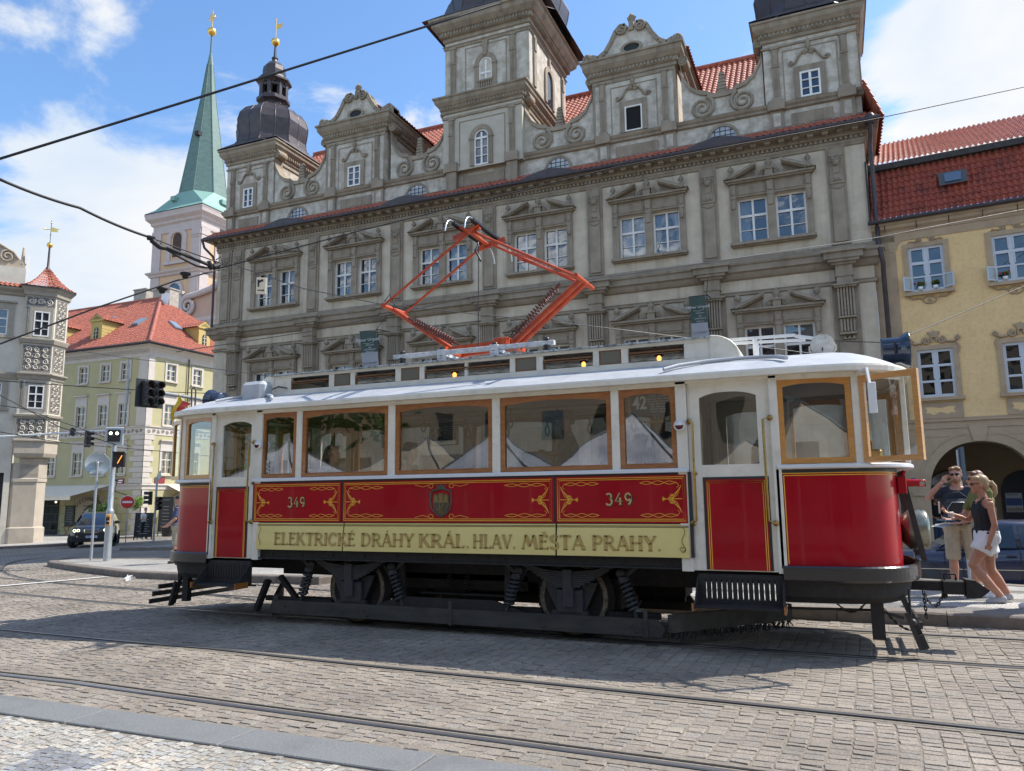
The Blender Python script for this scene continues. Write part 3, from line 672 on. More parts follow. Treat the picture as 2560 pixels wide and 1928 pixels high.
# scrolled parapet walls between the blocks
def lerp(a, c, t): return a+(c-a)*t
for a, c in gaps:
    mdl = (a+c)/2; hw = (c-a)/2; pr = [(0,18.45),(.03,17.83),(.22,17.3),(.40,17.08),(.60,16.98),(.64,17.0),(.70,16.86),(.86,16.8),(1,16.8)]
    L_ = [(a+hw*u, z) for u, z in pr]; Rr = [(c-hw*u, z) for u, z in reversed(pr)]
    b = MB(); b.prism([(a,15.9)]+L_+Rr[1:]+[(c,15.9)], YA+.02, YA+.45); o = b.build('scrolled_wall', M_hu, hall)
    b = MB(); crv = L_+Rr[1:]
    for i in range(len(crv)-1):
        (x0,z0),(x1,z1) = crv[i],crv[i+1]; b.prism([(x0,z0+.05),(x1,z1+.05),(x1,z1-.13),(x0,z0-.13)], YA-.06, YA+.5)
    for s, e in ((1,a),(-1,c)):
        b.tube([(x, YA-.01, z) for x, z in spiral(e+s*hw*.50, 16.38, .47, .06, 2.1, math.pi*.35 if s > 0 else math.pi*.65, -s)], [.085-.05*i/29 for i in range(30)], 5)
        b.lathe([(.20,-.06),(.22,.5),(0,.5)], (e+s*.10, YA, 18.5), 12, 'y'); b.lathe([(0,-.08),(.20,-.06)], (e+s*.10, YA, 18.5), 12, 'y'); b.tube([(x, YA-.08, z) for x, z in spiral(e+s*.10,18.5,.18,.03,1.5,0,s)], .03, 5)
    b.build('scroll_ornament', M_ht, o)
    b = MB()
    for k in range(7): w = .2-.017*k; b.box(mdl-w,mdl+w,YA+.1,YA+.1+2*w,16.8+.14*k,16.8+.14*k+.09); b.box(mdl-w+.03,mdl+w-.03,YA+.13,YA+.07+2*w,16.89+.14*k,16.94+.14*k)
    b.build('pinnacle', M_ht, hall)
# --- towers and gables
def small_window(cx, z0, w, h, y, parent, open_=False):
    b = MB(); a, c = cx-w/2, cx+w/2
    for q in ((a-.2,a,z0-.02,z0+h+.24),(c,c+.2,z0-.02,z0+h+.24)): b.box(q[0],q[1],y-.07,y,q[2],q[3])
    b.box(a,c,y-.07,y,z0+h,z0+h+.24)
    for s in (-1,1):
        cv_ = [(s*.58,z0+h+.36),(s*.46,z0+h+.42),(s*.36,z0+h+.6),(s*.25,z0+h+.76),(s*.12,z0+h+.84),(0,z0+h+.86)]
        b.tube([(cx+x,y-.05,z) for x,z in cv_], .045, 5); b.tube([(cx+x,y-.05,z) for x,z in spiral(s*.62,z0+h+.42,.1,.02,1.4,0,s)], .03, 5); b.tube([(cx+x,y-.05,z) for x,z in spiral(s*.1,z0+h+.76,.08,.02,1.4,0,-s)], .03, 5)
    b.lathe([(.07,0),(.04,.08),(.09,.16),(.08,.26),(.03,.34),(.02,.46),(0,.5)], (cx,y-.06,z0+h+.86), 8)
    b.build('window_surround', M_ht, parent)
    d = MB(); d.box(a+.02,c-.02,y+.10,y+.6,z0,z0+h-.02); 
    if open_:
        d = MB(); d.quad((a,y-.006,z0),(c,y-.006,z0),(c,y-.006,z0+h),(a,y-.006,z0+h)); window('window', w, h, [], [], parent, rel(cx, y-.02, z0), pane=False, fr=.05); d.build('open_casement', mat('unlit_opening_paint', (.006,.006,.007), .9), parent)  # flat dark sheet laid on the wall imitates the unlit opening
    else: window('window', w, h, [(0,.09)], [(.33,.03),(.66,.03)], parent, rel(cx, y-.022, z0), pm=M_pane2)
M_pane2 = mat('attic_glass', (.02,.035,.06), .04, spec=1.0); M_pane2.node_tree.nodes['Principled BSDF'].inputs['IOR'].default_value = 1.55
def block(x0, x1, y0, y1, z0, z1, holes=(), base=True):
    b = MB(); holes_wall(b, x0, x1, z0, z1, holes, y0, .12)
    b.quad((x1,y0,z0),(x1,y1,z0),(x1,y1,z1),(x1,y0,z1)); b.quad((x0,y0,z0),(x0,y0,z1),(x0,y1,z1),(x0,y1,z0)); b.quad((x0,y1,z0),(x0,y1,z1),(x1,y1,z1),(x1,y1,z0)); b.quad((x0,y0,z1),(x1,y0,z1),(x1,y1,z1),(x0,y1,z1))
    for h in holes: b.quad((h[0],y0+.12,h[2]),(h[1],y0+.12,h[2]),(h[1],y0+.12,h[3]),(h[0],y0+.12,h[3]))
    return b
def cornice(b, x0, x1, y0, y1, z, hs, out):
    p = [(x0,y1),(x0,y0),(x1,y0),(x1,y1)]
    pr = [(0,z),(.07,z+.04*hs),(.07,z+.2*hs),(out*.35,z+.24*hs),(out*.35,z+.42*hs),(out*.5,z+.46*hs),(out*.8,z+.66*hs),(out*.86,z+.86*hs),(out,z+.9*hs),(out,z+hs),(-.1,z+hs+.05)]
    b.sweep(p, pr, closed=True)
    x = x0-.05
    while x < x1: b.box(x,x+.07,y0-out*.35-.05,y0-out*.3,z+.27*hs,z+.42*hs); x += .15
    y = y0
    while y < y1: b.box(x1+out*.3,x1+out*.35+.05,y,y+.07,z+.27*hs,z+.42*hs); y += .15
def pilaster_strip(b, x, y, z0, z1, w=.24):
    b.box(x-w/2,x+w/2,y-.08,y,z0,z1); b.box(x-w/2-.05,x+w/2+.05,y-.12,y,z0,z0+.16); b.box(x-w/2-.03,x+w/2+.03,y-.11,y,z1-.1,z1); b.box(x-w/2+.04,x+w/2-.04,y-.13,y-.08,z1-.75,z1-.14); b.box(x-w/2-.02,x+w/2+.02,y-.12,y-.08,z1-.82,z1-.76)
    for k in range(3): b.box(x-w/2+.04+.06*k,x-w/2+.07+.06*k,y-.1,y-.08,z0+.2,z1-.85)
def panel_lines(b, x0, x1, y, z0, z1):
    for q in ((x0,x0+.04,z0,z1),(x1-.04,x1,z0,z1)): b.box(q[0],q[1],y-.018,y,q[2],q[3])
    b.box(x0+.04,x1-.04,y-.018,y,z1-.04,z1)
def gable(x0, x1, open_):
    y = YA-.05; cx = (x0+x1)/2
    wl = block(x0, x1, y, y+6.2, 15.9, 18.5); o = wl.build('gable_block', M_hu, hall)
    t = MB()
    for px in (x0+.42, x1-.44): pilaster_strip(t, px, y, 15.95, 18.3)
    cornice(t, x0, x1, y, y+6.2, 18.35, .85, .42); t.box(x0,x1,y-.04,y,18.2,18.35)
    for s, e in ((1,x0),(-1,x1)): t.box(min(e,e+s*.1),max(e,e+s*.1),y-.02,y,15.9,18.2)
    panel_lines(t, cx-.95, cx+.95, y, 16.0, 18.0)
    # scrolled gable top
    R_ = [(2.08,19.2),(2.08,19.42),(1.86,19.62),(1.60,19.58),(1.42,19.5),(1.16,19.66),(.92,20.02),(.72,20.42),(.48,20.66),(.24,20.66),(.1,20.46)]
    half = [(cx+a, z) for a, z in R_]; L_ = [(cx-a, z) for a, z in reversed(R_)]
    t.build('gable_trim', M_ht, o)
    g = MB(); n_ = 16; el = [(cx+.38*math.cos(2*math.pi*i/n_), 19.55+.2*math.sin(2*math.pi*i/n_)) for i in range(n_)]
    g.prism(half+L_, y-.02, y+.4); gt = g.build('scroll_gable', M_hu, hall)
    t = MB(); cr = half+L_
    for i in range(len(cr)-1):
        (xa,za),(xb,zb) = cr[i],cr[i+1]; d = Vector((xb-xa,zb-za)); 
        if d.length < .01: continue
        nn = Vector((-d.y,d.x)).normalized()*.16; t.prism([(xa,za),(xb,zb),(xb+nn.x,zb+nn.y),(xa+nn.x,za+nn.y)], y-.1, y+.46)
    for s in (-1,1):
        t.tube([(cx+x,y-.1,z) for x,z in spiral(s*1.84,19.42,.2,.03,1.7,math.pi/2,-s)], .05, 5); t.lathe([(0,-.12),(.24,-.1),(.24,.5),(0,.5)], (cx+s*1.84,y,19.42), 12, 'y')
        t.tube([(cx+x,y-.1,z) for x,z in spiral(s*.38,20.4,.22,.03,1.8,math.pi/2,-s)], .05, 5); t.lathe([(0,-.08),(.22,-.06),(.22,.3)], (cx+s*.38,y,20.4), 12, 'y')
    for i in range(n_):
        a0, a1 = 2*math.pi*i/n_, 2*math.pi*(i+1)/n_; f = lambda a, r: (cx+.46*r*math.cos(a), 19.56+.25*r*math.sin(a)); t.prism([f(a0,1),f(a1,1),f(a1,.72),f(a0,.72)], y-.08, y)
    t.box(cx-.1,cx+.1,y,y+.3,20.5,20.75); t.lathe([(.1,0),(.12,.06),(.2,.3),(.1,.32),(.13,.36),(.05,.48),(0,.5)], (cx,y+.15,20.7), 4, smooth=False)
    t.build('gable_scrolls', M_ht, gt)
    d = MB(); d.add([(cx+.33*math.cos(2*math.pi*i/n_), y-.026, 19.56+.17*math.sin(2*math.pi*i/n_)) for i in range(n_)], [tuple(range(n_))]); d.build('oculus', M_dark, gt)
    small_window(cx-.02, 15.97, .70, .98 if not open_ else 1.06, y-.003, o, open_)
    rb = MB(); ov = .5
    for s in (-1,1):
        ridge = Vector((cx, y+.3, 20.55)); e = Vector((cx+s*(x1-x0+2*ov)/2, y+.3, 19.2)); 
        if s > 0: tile_roof(rb, (e.x,e.y,e.z), (0,6.4,0), (ridge.x-e.x,0,ridge.z-e.z), 28, 6, .05, .03)
        else: tile_roof(rb, (e.x,e.y+6.4,e.z), (0,-6.4,0), (ridge.x-e.x,0,ridge.z-e.z), 28, 6, .05, .03)
    rb.build('dormer_roof', M_tile, hall)
gable(-21.4, -18.1, False); gable(-8.15, -4.75, True)
def arch_surround(b, cx, z0, w, h, y, t=.2, key=False):
    a = w/2; zc = z0+h-a
    for s in (-1,1): b.box(min(cx+s*a,cx+s*(a+t)),max(cx+s*a,cx+s*(a+t)),y-.07,y,z0,zc); b.box(min(cx+s*(a-.01),cx+s*(a+t+.03)),max(cx+s*(a-.01),cx+s*(a+t+.03)),y-.1,y,zc-.09,zc)
    for i in range(12):
        a0, a1 = math.pi*i/12, math.pi*(i+1)/12; b.prism([(cx+r*math.cos(q), zc+r*math.sin(q)) for r, q in ((a,a0),(a+t,a0),(a+t,a1),(a,a1))], y-.07, y)
    if key: b.prism([(cx-.07,zc+a+.05),(cx+.07,zc+a+.05),(cx+.14,zc+a+.75),(cx-.14,zc+a+.75)], y-.13, y)
def tower_small(x0, x1, name):
    y = YA-.05; dpt = x1-x0; cx = (x0+x1)/2
    o = block(x0, x1, y, y+dpt, 15.9, 18.4).build('tower_wall', M_hu, hall); t = MB()
    for px in (x0+.42, x1-.46): pilaster_strip(t, px, y, 15.95, 18.15)
    for py in (y+.4, y+dpt-.4): t.box(x1,x1+.08,py-.12,py+.12,15.95,18.15)
    t.sweep([(x0,y+dpt),(x0,y),(x1,y),(x1,y+dpt)], [(0,18.1),(.05,18.12),(.05,18.2),(0,18.22)], closed=True); cornice(t, x0, x1, y, y+dpt, 18.35, .78, .38)
    panel_lines(t, cx-.95, cx+.95, y, 16.0, 17.95); t.build('tower_trim', M_ht, o)
    small_window(cx-.03, 15.95, .70 if x0 > -5 else .62, 1.0, y-.003, o)
    return cx, y+dpt/2, dpt/2+.42
def onion(cx, cy, r, z, full):
    sq = 1/math.cos(math.pi/8); P = [(1.16*r,z),(1.02*r,z+.13),(.94*r,z+.35),(.90*r,z+.7)]
    b = MB(); sk = []
    n = 8
    prof = [(.98*r,z+.10),(.90*r,z+.32),(.87*r,z+.7),(.90*r,z+1.1),(.92*r,z+1.5),(.86*r,z+1.95),(.72*r,z+2.3),(.52*r,z+2.55),(.38*r,z+2.72),(.33*r,z+2.95)]
    b.lathe([(q*sq, h) for q, h in prof], (cx,cy,0), 8, smooth=False, a0=math.pi/8, a1=math.pi/8+2*math.pi)
    b.add([(cx-r,cy-r,z),(cx+r,cy-r,z),(cx+r,cy+r,z),(cx-r,cy+r,z)]+[(cx+.98*r*sq*math.cos(math.pi/8+k*math.pi/4), cy+.98*r*sq*math.sin(math.pi/8+k*math.pi/4), z+.14) for k in range(8)], [(1,2,4,11),(2,5,4),(2,3,6,5),(3,7,6),(3,0,8,7),(0,9,8),(0,1,10,9),(1,11,10)])
    for k in range(8):
        for off in (0, .5):
            f0 = math.pi/8+k*math.pi/4; pa = []
            for q, h in prof:
                A = Vector((math.cos(f0),math.sin(f0)))*q*sq; B_ = Vector((math.cos(f0+math.pi/4),math.sin(f0+math.pi/4)))*q*sq; c_ = A.lerp(B_, off); pa.append((cx+c_.x, cy+c_.y, h))
            b.tube(pa, .028, 4)
    o = b.build('onion_dome', M_tin, hall)
    if full:
        z2 = z+2.95; l = MB()
        l.lathe([(.62,z2-.1),(.7,z2),(.86,z2+.1),(.86,z2+.28),(.75,z2+.34)], (cx,cy,0), 8, smooth=False); l.lathe([(.0,z2+.34),(.75,z2+.34)], (cx,cy,0), 8, smooth=False)
        for k in range(8):
            a = math.pi/8+k*math.pi/4; px, py = cx+.64*math.cos(a), cy+.64*math.sin(a); l.box(px-.09,px+.09,py-.09,py+.09,z2+.3,z2+1.05)
            a2 = a+math.pi/4; q = Vector((cx+.64*math.cos(a2), cy+.64*math.sin(a2), 0)); p0 = Vector((px,py,0)); l.bar((px,py,z2+.98),(q.x,q.y,z2+.98),.12,.16); l.bar((px,py,z2+.38),(q.x,q.y,z2+.38),.06,.1)
        l.lathe([(.72,z2+1.04),(.78,z2+1.1),(.92,z2+1.2),(.92,z2+1.3),(.66,z2+1.42),(.58,z2+1.6),(.60,z2+1.85),(.56,z2+2.1),(.38,z2+2.32),(.18,z2+2.45),(.13,z2+2.6),(.17,z2+2.63),(.17,z2+2.7),(.08,z2+2.75),(.05,z2+3.5)], (cx,cy,0), 8, smooth=False)
        l.build('lantern', M_tin, o)
        g = MB(); g.ball((cx,cy,z2+3.62), .23, 10); g.build('gilded_ball', M_gold, o)
        f = MB(); f.tube([(cx,cy,z2+3.8),(cx,cy,z2+5.0)], .025, 6); f.prism([(cx+.05,z2+4.35),(cx+.45,z2+4.4),(cx+.38,z2+4.5),(cx+.47,z2+4.6),(cx+.05,z2+4.65)], cy-.01, cy+.01); f.build('weather_vane', M_gold, o)
cx, cy, r = tower_small(-27.5, -24.55, 'left'); onion(cx, cy, r, 19.18, True)
cx, cy, r = tower_small(-1.45, 1.78, 'right'); onion(cx, cy, r, 19.18, False)
# middle tower, two storeys above the attic
x0, x1, y = -14.95, -11.2, YA-.3; cx = (x0+x1)/2; d = 4.9
o = block(x0, x1, y, y+d, 15.6, 18.5, [(cx-.02-.33,cx-.02+.33,15.7,17.3)]).build('tower_wall', mat('hall_tower_plaster', (.50,.455,.375), .9, (.44,.40,.32), 2, bump=.2, bsc=12), hall)
t = MB()
for px in (x0+.42, x1-.46): pilaster_strip(t, px, y, 15.75, 18.05)
arch_surround(t, cx-.02, 15.68, .68, 1.62, y); cornice(t, x0, x1, y, y+d, 18.3, .72, .38); t.sweep([(x0,y+d),(x0,y),(x1,y),(x1,y+d)], [(0,18.05),(.05,18.07),(.05,18.17),(0,18.2)], closed=True); panel_lines(t, cx-1.1, cx+1.1, y, 15.8, 17.85)
for q in (x0+.42, x1-.46): t.box(q-.3,q+.3,y-.18,y,15.55,15.95); t.box(q-.24,q+.24,y-.1,y,14.4,15.55)
t.build('tower_trim', M_ht, o)
window('window', .68, 1.62, [(0,.08)], [(.26,.03),(.5,.03),(.76,.09)], o, rel(cx-.02, y+.03, 15.68), arch=True, pm=M_pane2)
y2 = y+.06; d2 = d-.1
o = block(x0+.05, x1-.05+.4, y2, y2+d2, 19.0, 21.9).build('tower_wall', M_hu, hall); x1 = x1+.35; x0 += .05; cx = (x0+x1)/2
t = MB()
for px in (x0+.42, x1-.75): pilaster_strip(t, px, y2, 19.05, 21.45, .26)
for py in (y2+.55, y2+d2-.55): t.box(x1,x1+.08,py-.13,py+.13,19.05,21.45); t.box(x1,x1+.12,py-.1,py+.1,20.7,21.3)
wc = -12.9
arch_surround(t, wc, 19.15, .64, 1.52, y2, .2, True); t.sweep([(x0,y2+d2),(x0,y2),(x1,y2),(x1,y2+d2)], [(0,21.42),(.05,21.44),(.05,21.52),(.1,21.56),(0,21.6)], closed=True); cornice(t, x0, x1, y2, y2+d2, 21.75, .98, .58)
panel_lines(t, wc-1.0, wc+1.0, y2, 19.1, 21.3)
for k in range(6): t.lathe([(.05,0),(.03,.06),(.055,.16),(.03,.26),(.05,.32)], (wc-.27+.108*k,y2-.08,19.18), 6)
t.box(wc-.36,wc+.36,y2-.13,y2-.03,19.5,19.57)
ym = y2+d2/2                                             # arched window on the sunlit side
zc = 20.35
for i in range(12):
    a0, a1 = math.pi*i/12, math.pi*(i+1)/12; t.prism([(ym+r*math.cos(q), zc+r*math.sin(q)) for r, q in ((.36,a0),(.6,a0),(.6,a1),(.36,a1))], x1, x1+.08, 'x')
for s in (-1,1): t.box(x1,x1+.08,ym+s*.48-.12,ym+s*.48+.12,19.05,zc)
t.box(x1,x1+.1,ym-.08,ym+.08,zc+.6,zc+1.0); t.build('tower_trim', M_ht, o)
window('window', .64, 1.52, [(0,.08)], [(.3,.03),(.52,.09)], o, rel(wc, y2+.03, 19.15), arch=True, pm=M_pane2)
s = MB(); s.add([(x1+.02, ym-.36, 19.1),(x1+.02,ym+.36,19.1)]+[(x1+.02, ym+.36*math.cos(q), zc+.36*math.sin(q)) for q in [math.pi*i/10 for i in range(11)]], [tuple(range(13))]); s.build('side_window', M_pane2, o)  # flat pane of the attic glass set on the side wall
onion(cx, y2+d2/2, d2/2+.55, 22.78, False)
# --- main roof behind the gables
b = MB(); tile_roof(b, (-27.4,YA+.7,15.85), (29.1,0,0), (0,6.0,6.0), 120, 26, .06, .03, seg=4); b.build('roof', M_tile, hall)
b = MB(); b.quad((-27.4,YA+6.7,21.9),(1.7,YA+6.7,21.9),(1.7,YA+13.5,15.0),(-27.4,YA+13.5,15.0)); b.tube([(-27.4,YA+6.7,21.92),(1.7,YA+6.7,21.92)], .14, 8)
b.prism([(YA+.7,15.8),(YA+13.4,15.0),(YA+6.7,21.8)], 1.66, 1.70, 'x'); b.prism([(YA+.7,15.8),(YA+13.4,15.0),(YA+6.7,21.8)], -27.45, -27.41, 'x'); b.build('roof_back', M_tile, hall)
b = MB(); tile_roof(b, (2.35,YH-.4,14.4), (0,7,0), (-.55,0,1.5), 26, 6, .05, .03, seg=4); b.build('side_roof', M_tile, hall)
# --- two hanging banners on wall brackets
M_bg = mat('banner_green', (.045,.075,.06), .75); M_bgr = mat('banner_grey', (.30,.31,.33), .75); M_bt = mat('banner_print', (.42,.45,.45), .7)
def banner(x0, x1, z0, zm, z1, y, label, lean):
    t = thing('banner', label, 'banner', (x1, y, z0), group='banners on the town hall')
    sh = lambda p: p
    n = 8; vs = []; 
    b = MB(); b.mi = 0
    for k, (za, zb) in enumerate(((zm, z1), (z0, zm))):
        b.mi = k; vs = []
        for z in (za, zb):
            for i in range(n+1): u = i/n; vs.append((x0+(x1-x0)*u+lean*(z1-z), y+.03*math.sin(u*5+z), z+.02*(1-u)))
        b.add(vs, [(i,i+1,n+2+i,n+1+i) for i in range(n)], True)
    b.build('cloth', [M_bg, M_bgr], t)
    b = MB(); b.tube([(x1+.05,y,z1+.08),(x1+.05+lean*(z1-z0)*1.02,y,z0-.02)], .022, 6); b.tube([(x0,y,z1+.03),(x1+.05,y,z1+.03)], .014, 6); b.tube([(x1+.05,y,z1+.05),(x1+.05,YH-.5,z1+.15)], .02, 6); b.tube([(x1+.05+lean*(z1-z0),y,z0+.1),(x1+.05+lean*(z1-z0),YH,z0+.1)], .02, 6)
    b.tube([(x1+.05,y,z1+.08),(x1+.0,YH-.6,z1+.9)], .012, 5); b.build('bracket', M_black, t)
    cx = (x0+x1)/2; ly = y-.045; w = x1-x0
    text('lettering', 'Pilsner Urquell', .155*w/.65, facing((cx+lean*.35, ly, z1-.42)), M_bt, t, local=False, bold=.002); p = MB(); p.tube([(cx-.28*w+lean*.4,ly,z1-.50),(cx+.1*w,ly,z1-.53),(cx+.38*w+lean*.4,ly,z1-.47)], .008, 4); p.tube([(cx-.40*w,ly,z1-.5),(cx-.44*w,ly,z1-.36),(cx-.36*w,ly,z1-.33)], .01, 4); p.build('flourish', M_bt, t)
    for i, s in enumerate(('ORIGINAL', 'BEER', 'EXPERIENCE', 'PRAGUE')): text('lettering', s, (.075,.06,.08,.08)[i]*w/.65, facing((cx+.12*w+lean*.5, ly, z1-.62-.10*i)), M_bt, t, local=False)
    text('lettering', 'MALOSTRANSKÁ', .075*w/.65, facing((cx+lean*1.2, ly, z0+.5*(zm-z0))), mat('banner_dark_print', (.12,.12,.13), .7), t, local=False)
banner(-4.34, -3.76, 6.75, 7.47, 8.42, 26.5, 'green and grey hanging banner on the wall above the right half of the tram roof', .045)
banner(-18.12, -17.3, 6.6, 7.58, 8.48, 26.5, 'green and grey hanging banner on the wall left of the orange pantograph', .12)
# ================================================================== TRAM
tram = thing('tram', 'old red and cream electric tram with orange pantograph and gold lettering standing in the street', 'tram', (-4.06, 8.77, 0))
TY, YC = 7.70, 8.77
M_gline = mat('gold_pinstripe', (.85,.47,.05), .35)
M_glet = mat('gilt_numeral', (.50,.37,.13), .35, (.60,.46,.2), 20, metal=.3)
M_ylw = mat('pale_yellow_board', (.70,.575,.20), .4, (.74,.615,.235), 2, coat=.3)
M_let = mat('ochre_lettering', (.47,.32,.095), .45); M_lete = mat('ochre_letter_edge', (.27,.17,.05), .5)
M_gl = glassy('tram_glass', .17, (.56,.58,.56), .004, .12)
M_gl2 = glassy('tram_glass_clear', .07, (.88,.90,.90), .004); M_gl3 = glassy('tram_glass_far', .05, (.50,.51,.49), .004)
M_int = mat('tram_interior_wood', (.16,.075,.028), .5, (.24,.12,.05), 8, stretch=(1,1,5))
M_ceil = mat('tram_ceiling', (.24,.215,.17), .6)
M_orange = mat('orange_red_paint', (.56,.085,.018), .38, (.42,.05,.016), 9, dirt=((.12,.03,.02), 14, .6))
M_bpl = mat('bumper_black_paint', (.022,.021,.022), .22, coat=.4)
mir = lambda y: 2*YC-y
def xz(px, py, y): d = ray(px, py); t = y/d.y; return d.x*t, CH+d.z*t
# ---- saloon posts, rails
wins = [(-6.72,-6.165),(-6.08,-4.83),(-4.735,-3.48),(-3.385,-2.115),(-2.03,-1.44)]
b = MB()
for (y0, y1) in ((TY-.012, TY+.07), (mir(TY)-.07, mir(TY)+.012)):
    edges = [-6.83]+[v for w in wins for v in w]+[-1.33]
    for i in range(0, len(edges), 2): b.bbox(edges[i], edges[i+1], y0, y1, 1.77, 2.64, .006)
    b.bbox(-6.83, -1.33, y0-.006, y1, 2.60, 2.67, .004)
b.build('saloon_frame', M_cream, tram)
b = MB()
for y0, y1 in ((TY-.05, TY+.04), (mir(TY)-.04, mir(TY)+.05)): b.bbox(-6.82, -1.33, y0, y1, 1.735, 1.775, .012)
b.build('sill_rail', mat('sill_paint', (.62,.64,.66), .4, (.7,.71,.72), 5), tram)
def arch_frame(b, x0, x1, z0, z1, t, rise, y0, y1, st=None):
    st = st or t; n = 10; cx = (x0+x1)/2; hw = (x1-x0)/2-st
    b.box(x0, x0+st, y0, y1, z0, z1); b.box(x1-st, x1, y0, y1, z0, z1); b.box(x0+st, x1-st, y0, y1, z0, z0+t)
    for i in range(n):
        u0, u1 = -1+2*i/n, -1+2*(i+1)/n; f = lambda u: z1-t-rise*(abs(u)**2.6)
        b.prism([(cx+u0*hw, f(u0)), (cx+u1*hw, f(u1)), (cx+u1*hw, z1), (cx+u0*hw, z1)], y0, y1)
def pane(parent, x0, x1, z0, z1, y, m=None):
    p = MB(); p.quad((x0,y,z0),(x1,y,z0),(x1,y,z1),(x0,y,z1)); return p.build('pane', m or M_gl, parent)
for x0, x1 in wins:
    b = MB(); arch_frame(b, x0+.003, x1-.003, 1.778, 2.598, .052, .035, TY+.005, TY+.05, .05)
    b.tube([(x0+.045,TY+.004,1.825),(x1-.045,TY+.004,1.825)], .006, 4)
    o = b.build('window_frame', M_wood, tram); pane(o, x0+.03, x1-.03, 1.80, 2.58, TY+.032)
    b = MB(); arch_frame(b, x0+.003, x1-.003, 1.778, 2.598, .052, .035, mir(TY)-.05, mir(TY)-.005, .05); o = b.build('window_frame', M_wood, tram); pane(o, x0+.03, x1-.03, 1.80, 2.58, mir(TY)-.03, M_gl3)
# ---- side panels with gold lining
b = MB(); b.box(-6.81, -1.335, TY-.012, TY+.03, 1.215, 1.735); b.box(-6.81, -1.335, mir(TY)-.03, mir(TY)+.01, .78, 1.735)
b.box(-1.345,-1.315,TY-.03,TY+.02,.90,1.735); b.build('panel_border', M_black, tram)
yl = TY-.0235
def line(b, pts, r=.0045): b.tube([(x, yl, z) for x, z in pts], r, 4, smooth=False)
def lining(x0, x1, z0, z1, mid=None):
    b = MB(); i1, i2 = .022, .040
    for i in (i1, i2): line(b, [(x0+i,z0+i),(x1-i,z0+i),(x1-i,z1-i),(x0+i,z1-i),(x0+i,z0+i)], .0045 if i == i1 else .0038)
    for zb, s in ((z0+.052, 1), (z1-.052, -1)):
        for xa, q in ((x0, 1), (x1, -1)):
            w = min(.62, (x1-x0)*.36)
            for ph in (0, math.pi):
                line(b, [(xa+q*(.10+w*t/14*.75), zb+s*.026+s*.020*math.sin(t/14*2*math.pi*1.5+ph)*math.sin(math.pi*t/14)**.4) for t in range(15)], .0029)
            line(b, [(xa+q*.10,zb+s*.026),(xa+q*.075,zb+s*.06),(xa+q*.10,zb+s*.075)], .0029)
    zc = (z0+z1)/2
    for xa, q in ((x0, 1), (x1, -1)):
        for s in (1, -1):
            for k in range(4):
                a = .05+.028*k; line(b, [(xa+q*(.055+.012*k), zc+s*(.135-.02*k)), (xa+q*(.075+.022*k), zc+s*(.09-.018*k)), (xa+q*(.10+.02*k), zc+s*.035), (xa+q*(.15+.012*k), zc+s*.006)], .0029)
            line(b, [(xa+q*(.15+.02*math.cos(t)), zc+s*(.024+.02*math.sin(t))) for t in [i*.6 for i in range(9)]], .0034)
        line(b, [(xa+q*.05,zc),(xa+q*.25,zc)], .004)
        for t in (-.7,-.3,.3,.7): line(b, [(xa+q*.215,zc),(xa+q*.245,zc+.03*t)], .0034)
    if mid:
        for q in (1,-1):
            for s, zb in ((1,z0+.06),(-1,z1-.06)): line(b, [(mid+q*(.13+.028*math.cos(t)), zb+s*(.01+.024*math.sin(t))) for t in [i*.55 for i in range(11)]], .0029); line(b, [(mid+q*.15,zb),(mid+q*.24,zb+s*.02),(mid+q*.34,zb-s*.005)], .0029)
    return b
for x0, x1, mid in ((-6.785,-5.465,None),(-5.44,-2.765,-4.11),(-2.74,-1.36,None)):
    b = MB(); b.bbox(x0, x1, TY-.022, TY-.01, 1.232, 1.712, .003); o = b.build('side_panel', M_red, tram)
    lining(x0, x1, 1.232, 1.712, mid).build('gold_lining', M_gline, o)
    if mid:                                              # city coat of arms
        c = MB(); y = TY-.026; q = lambda s, pts: [(mid+px*s, 1.475+pz*s) for px, pz in pts]
        c.prism(q(1, [(-.10,.06),(.10,.06),(.105,-.05),(.07,-.12),(0,-.165),(-.07,-.12),(-.105,-.05)]), y, TY-.02)
        c.tube([(mid+px,y,1.475+pz) for px, pz in [(-.125,.10),(-.135,.0),(-.12,-.09),(-.06,-.15),(0,-.175),(.06,-.15),(.12,-.09),(.135,0),(.125,.10)]], .012, 5); c.tube([(mid-.125,y,1.575),(mid-.06,y,1.60),(mid,y,1.61),(mid+.06,y,1.60),(mid+.125,y,1.575)], .013, 5)
        c.prism([(mid-.05,1.61),(mid+.05,1.61),(mid+.065,1.66),(mid+.03,1.64),(mid,1.665),(mid-.03,1.64),(mid-.065,1.66)], y-.004, TY-.02)
        arms = c.build('coat_of_arms', mat('dark_bronze', (.05,.045,.03), .45, (.10,.085,.05), 60), o)
        g = MB()
        for k in (-1,0,1):
            cx = mid+.062*k; w = .026; zt = 1.55+(.012 if k == 0 else 0); g.box(cx-w,cx+w,y-.006,y-.001,1.475,zt-.02)
            for j in (-1,0,1): g.box(cx+.018*j-.006,cx+.018*j+.006,y-.006,y-.001,zt-.02,zt)
        g.box(mid-.095,mid+.095,y-.0055,y-.001,1.455,1.475); g.box(mid-.02,mid-.008,y-.0055,y-.001,1.33,1.45); g.tube([(mid-.05,y-.004,1.36),(mid+.01,y-.004,1.40),(mid+.05,y-.004,1.44)], .008, 4); g.tube([(mid+.03,y-.004,1.34),(mid-.01,y-.004,1.37),(mid+.04,y-.004,1.385)], .006, 4)
        g.build('towers_of_arms', mat('aged_gold', (.22,.16,.06), .4, metal=.4), arms)
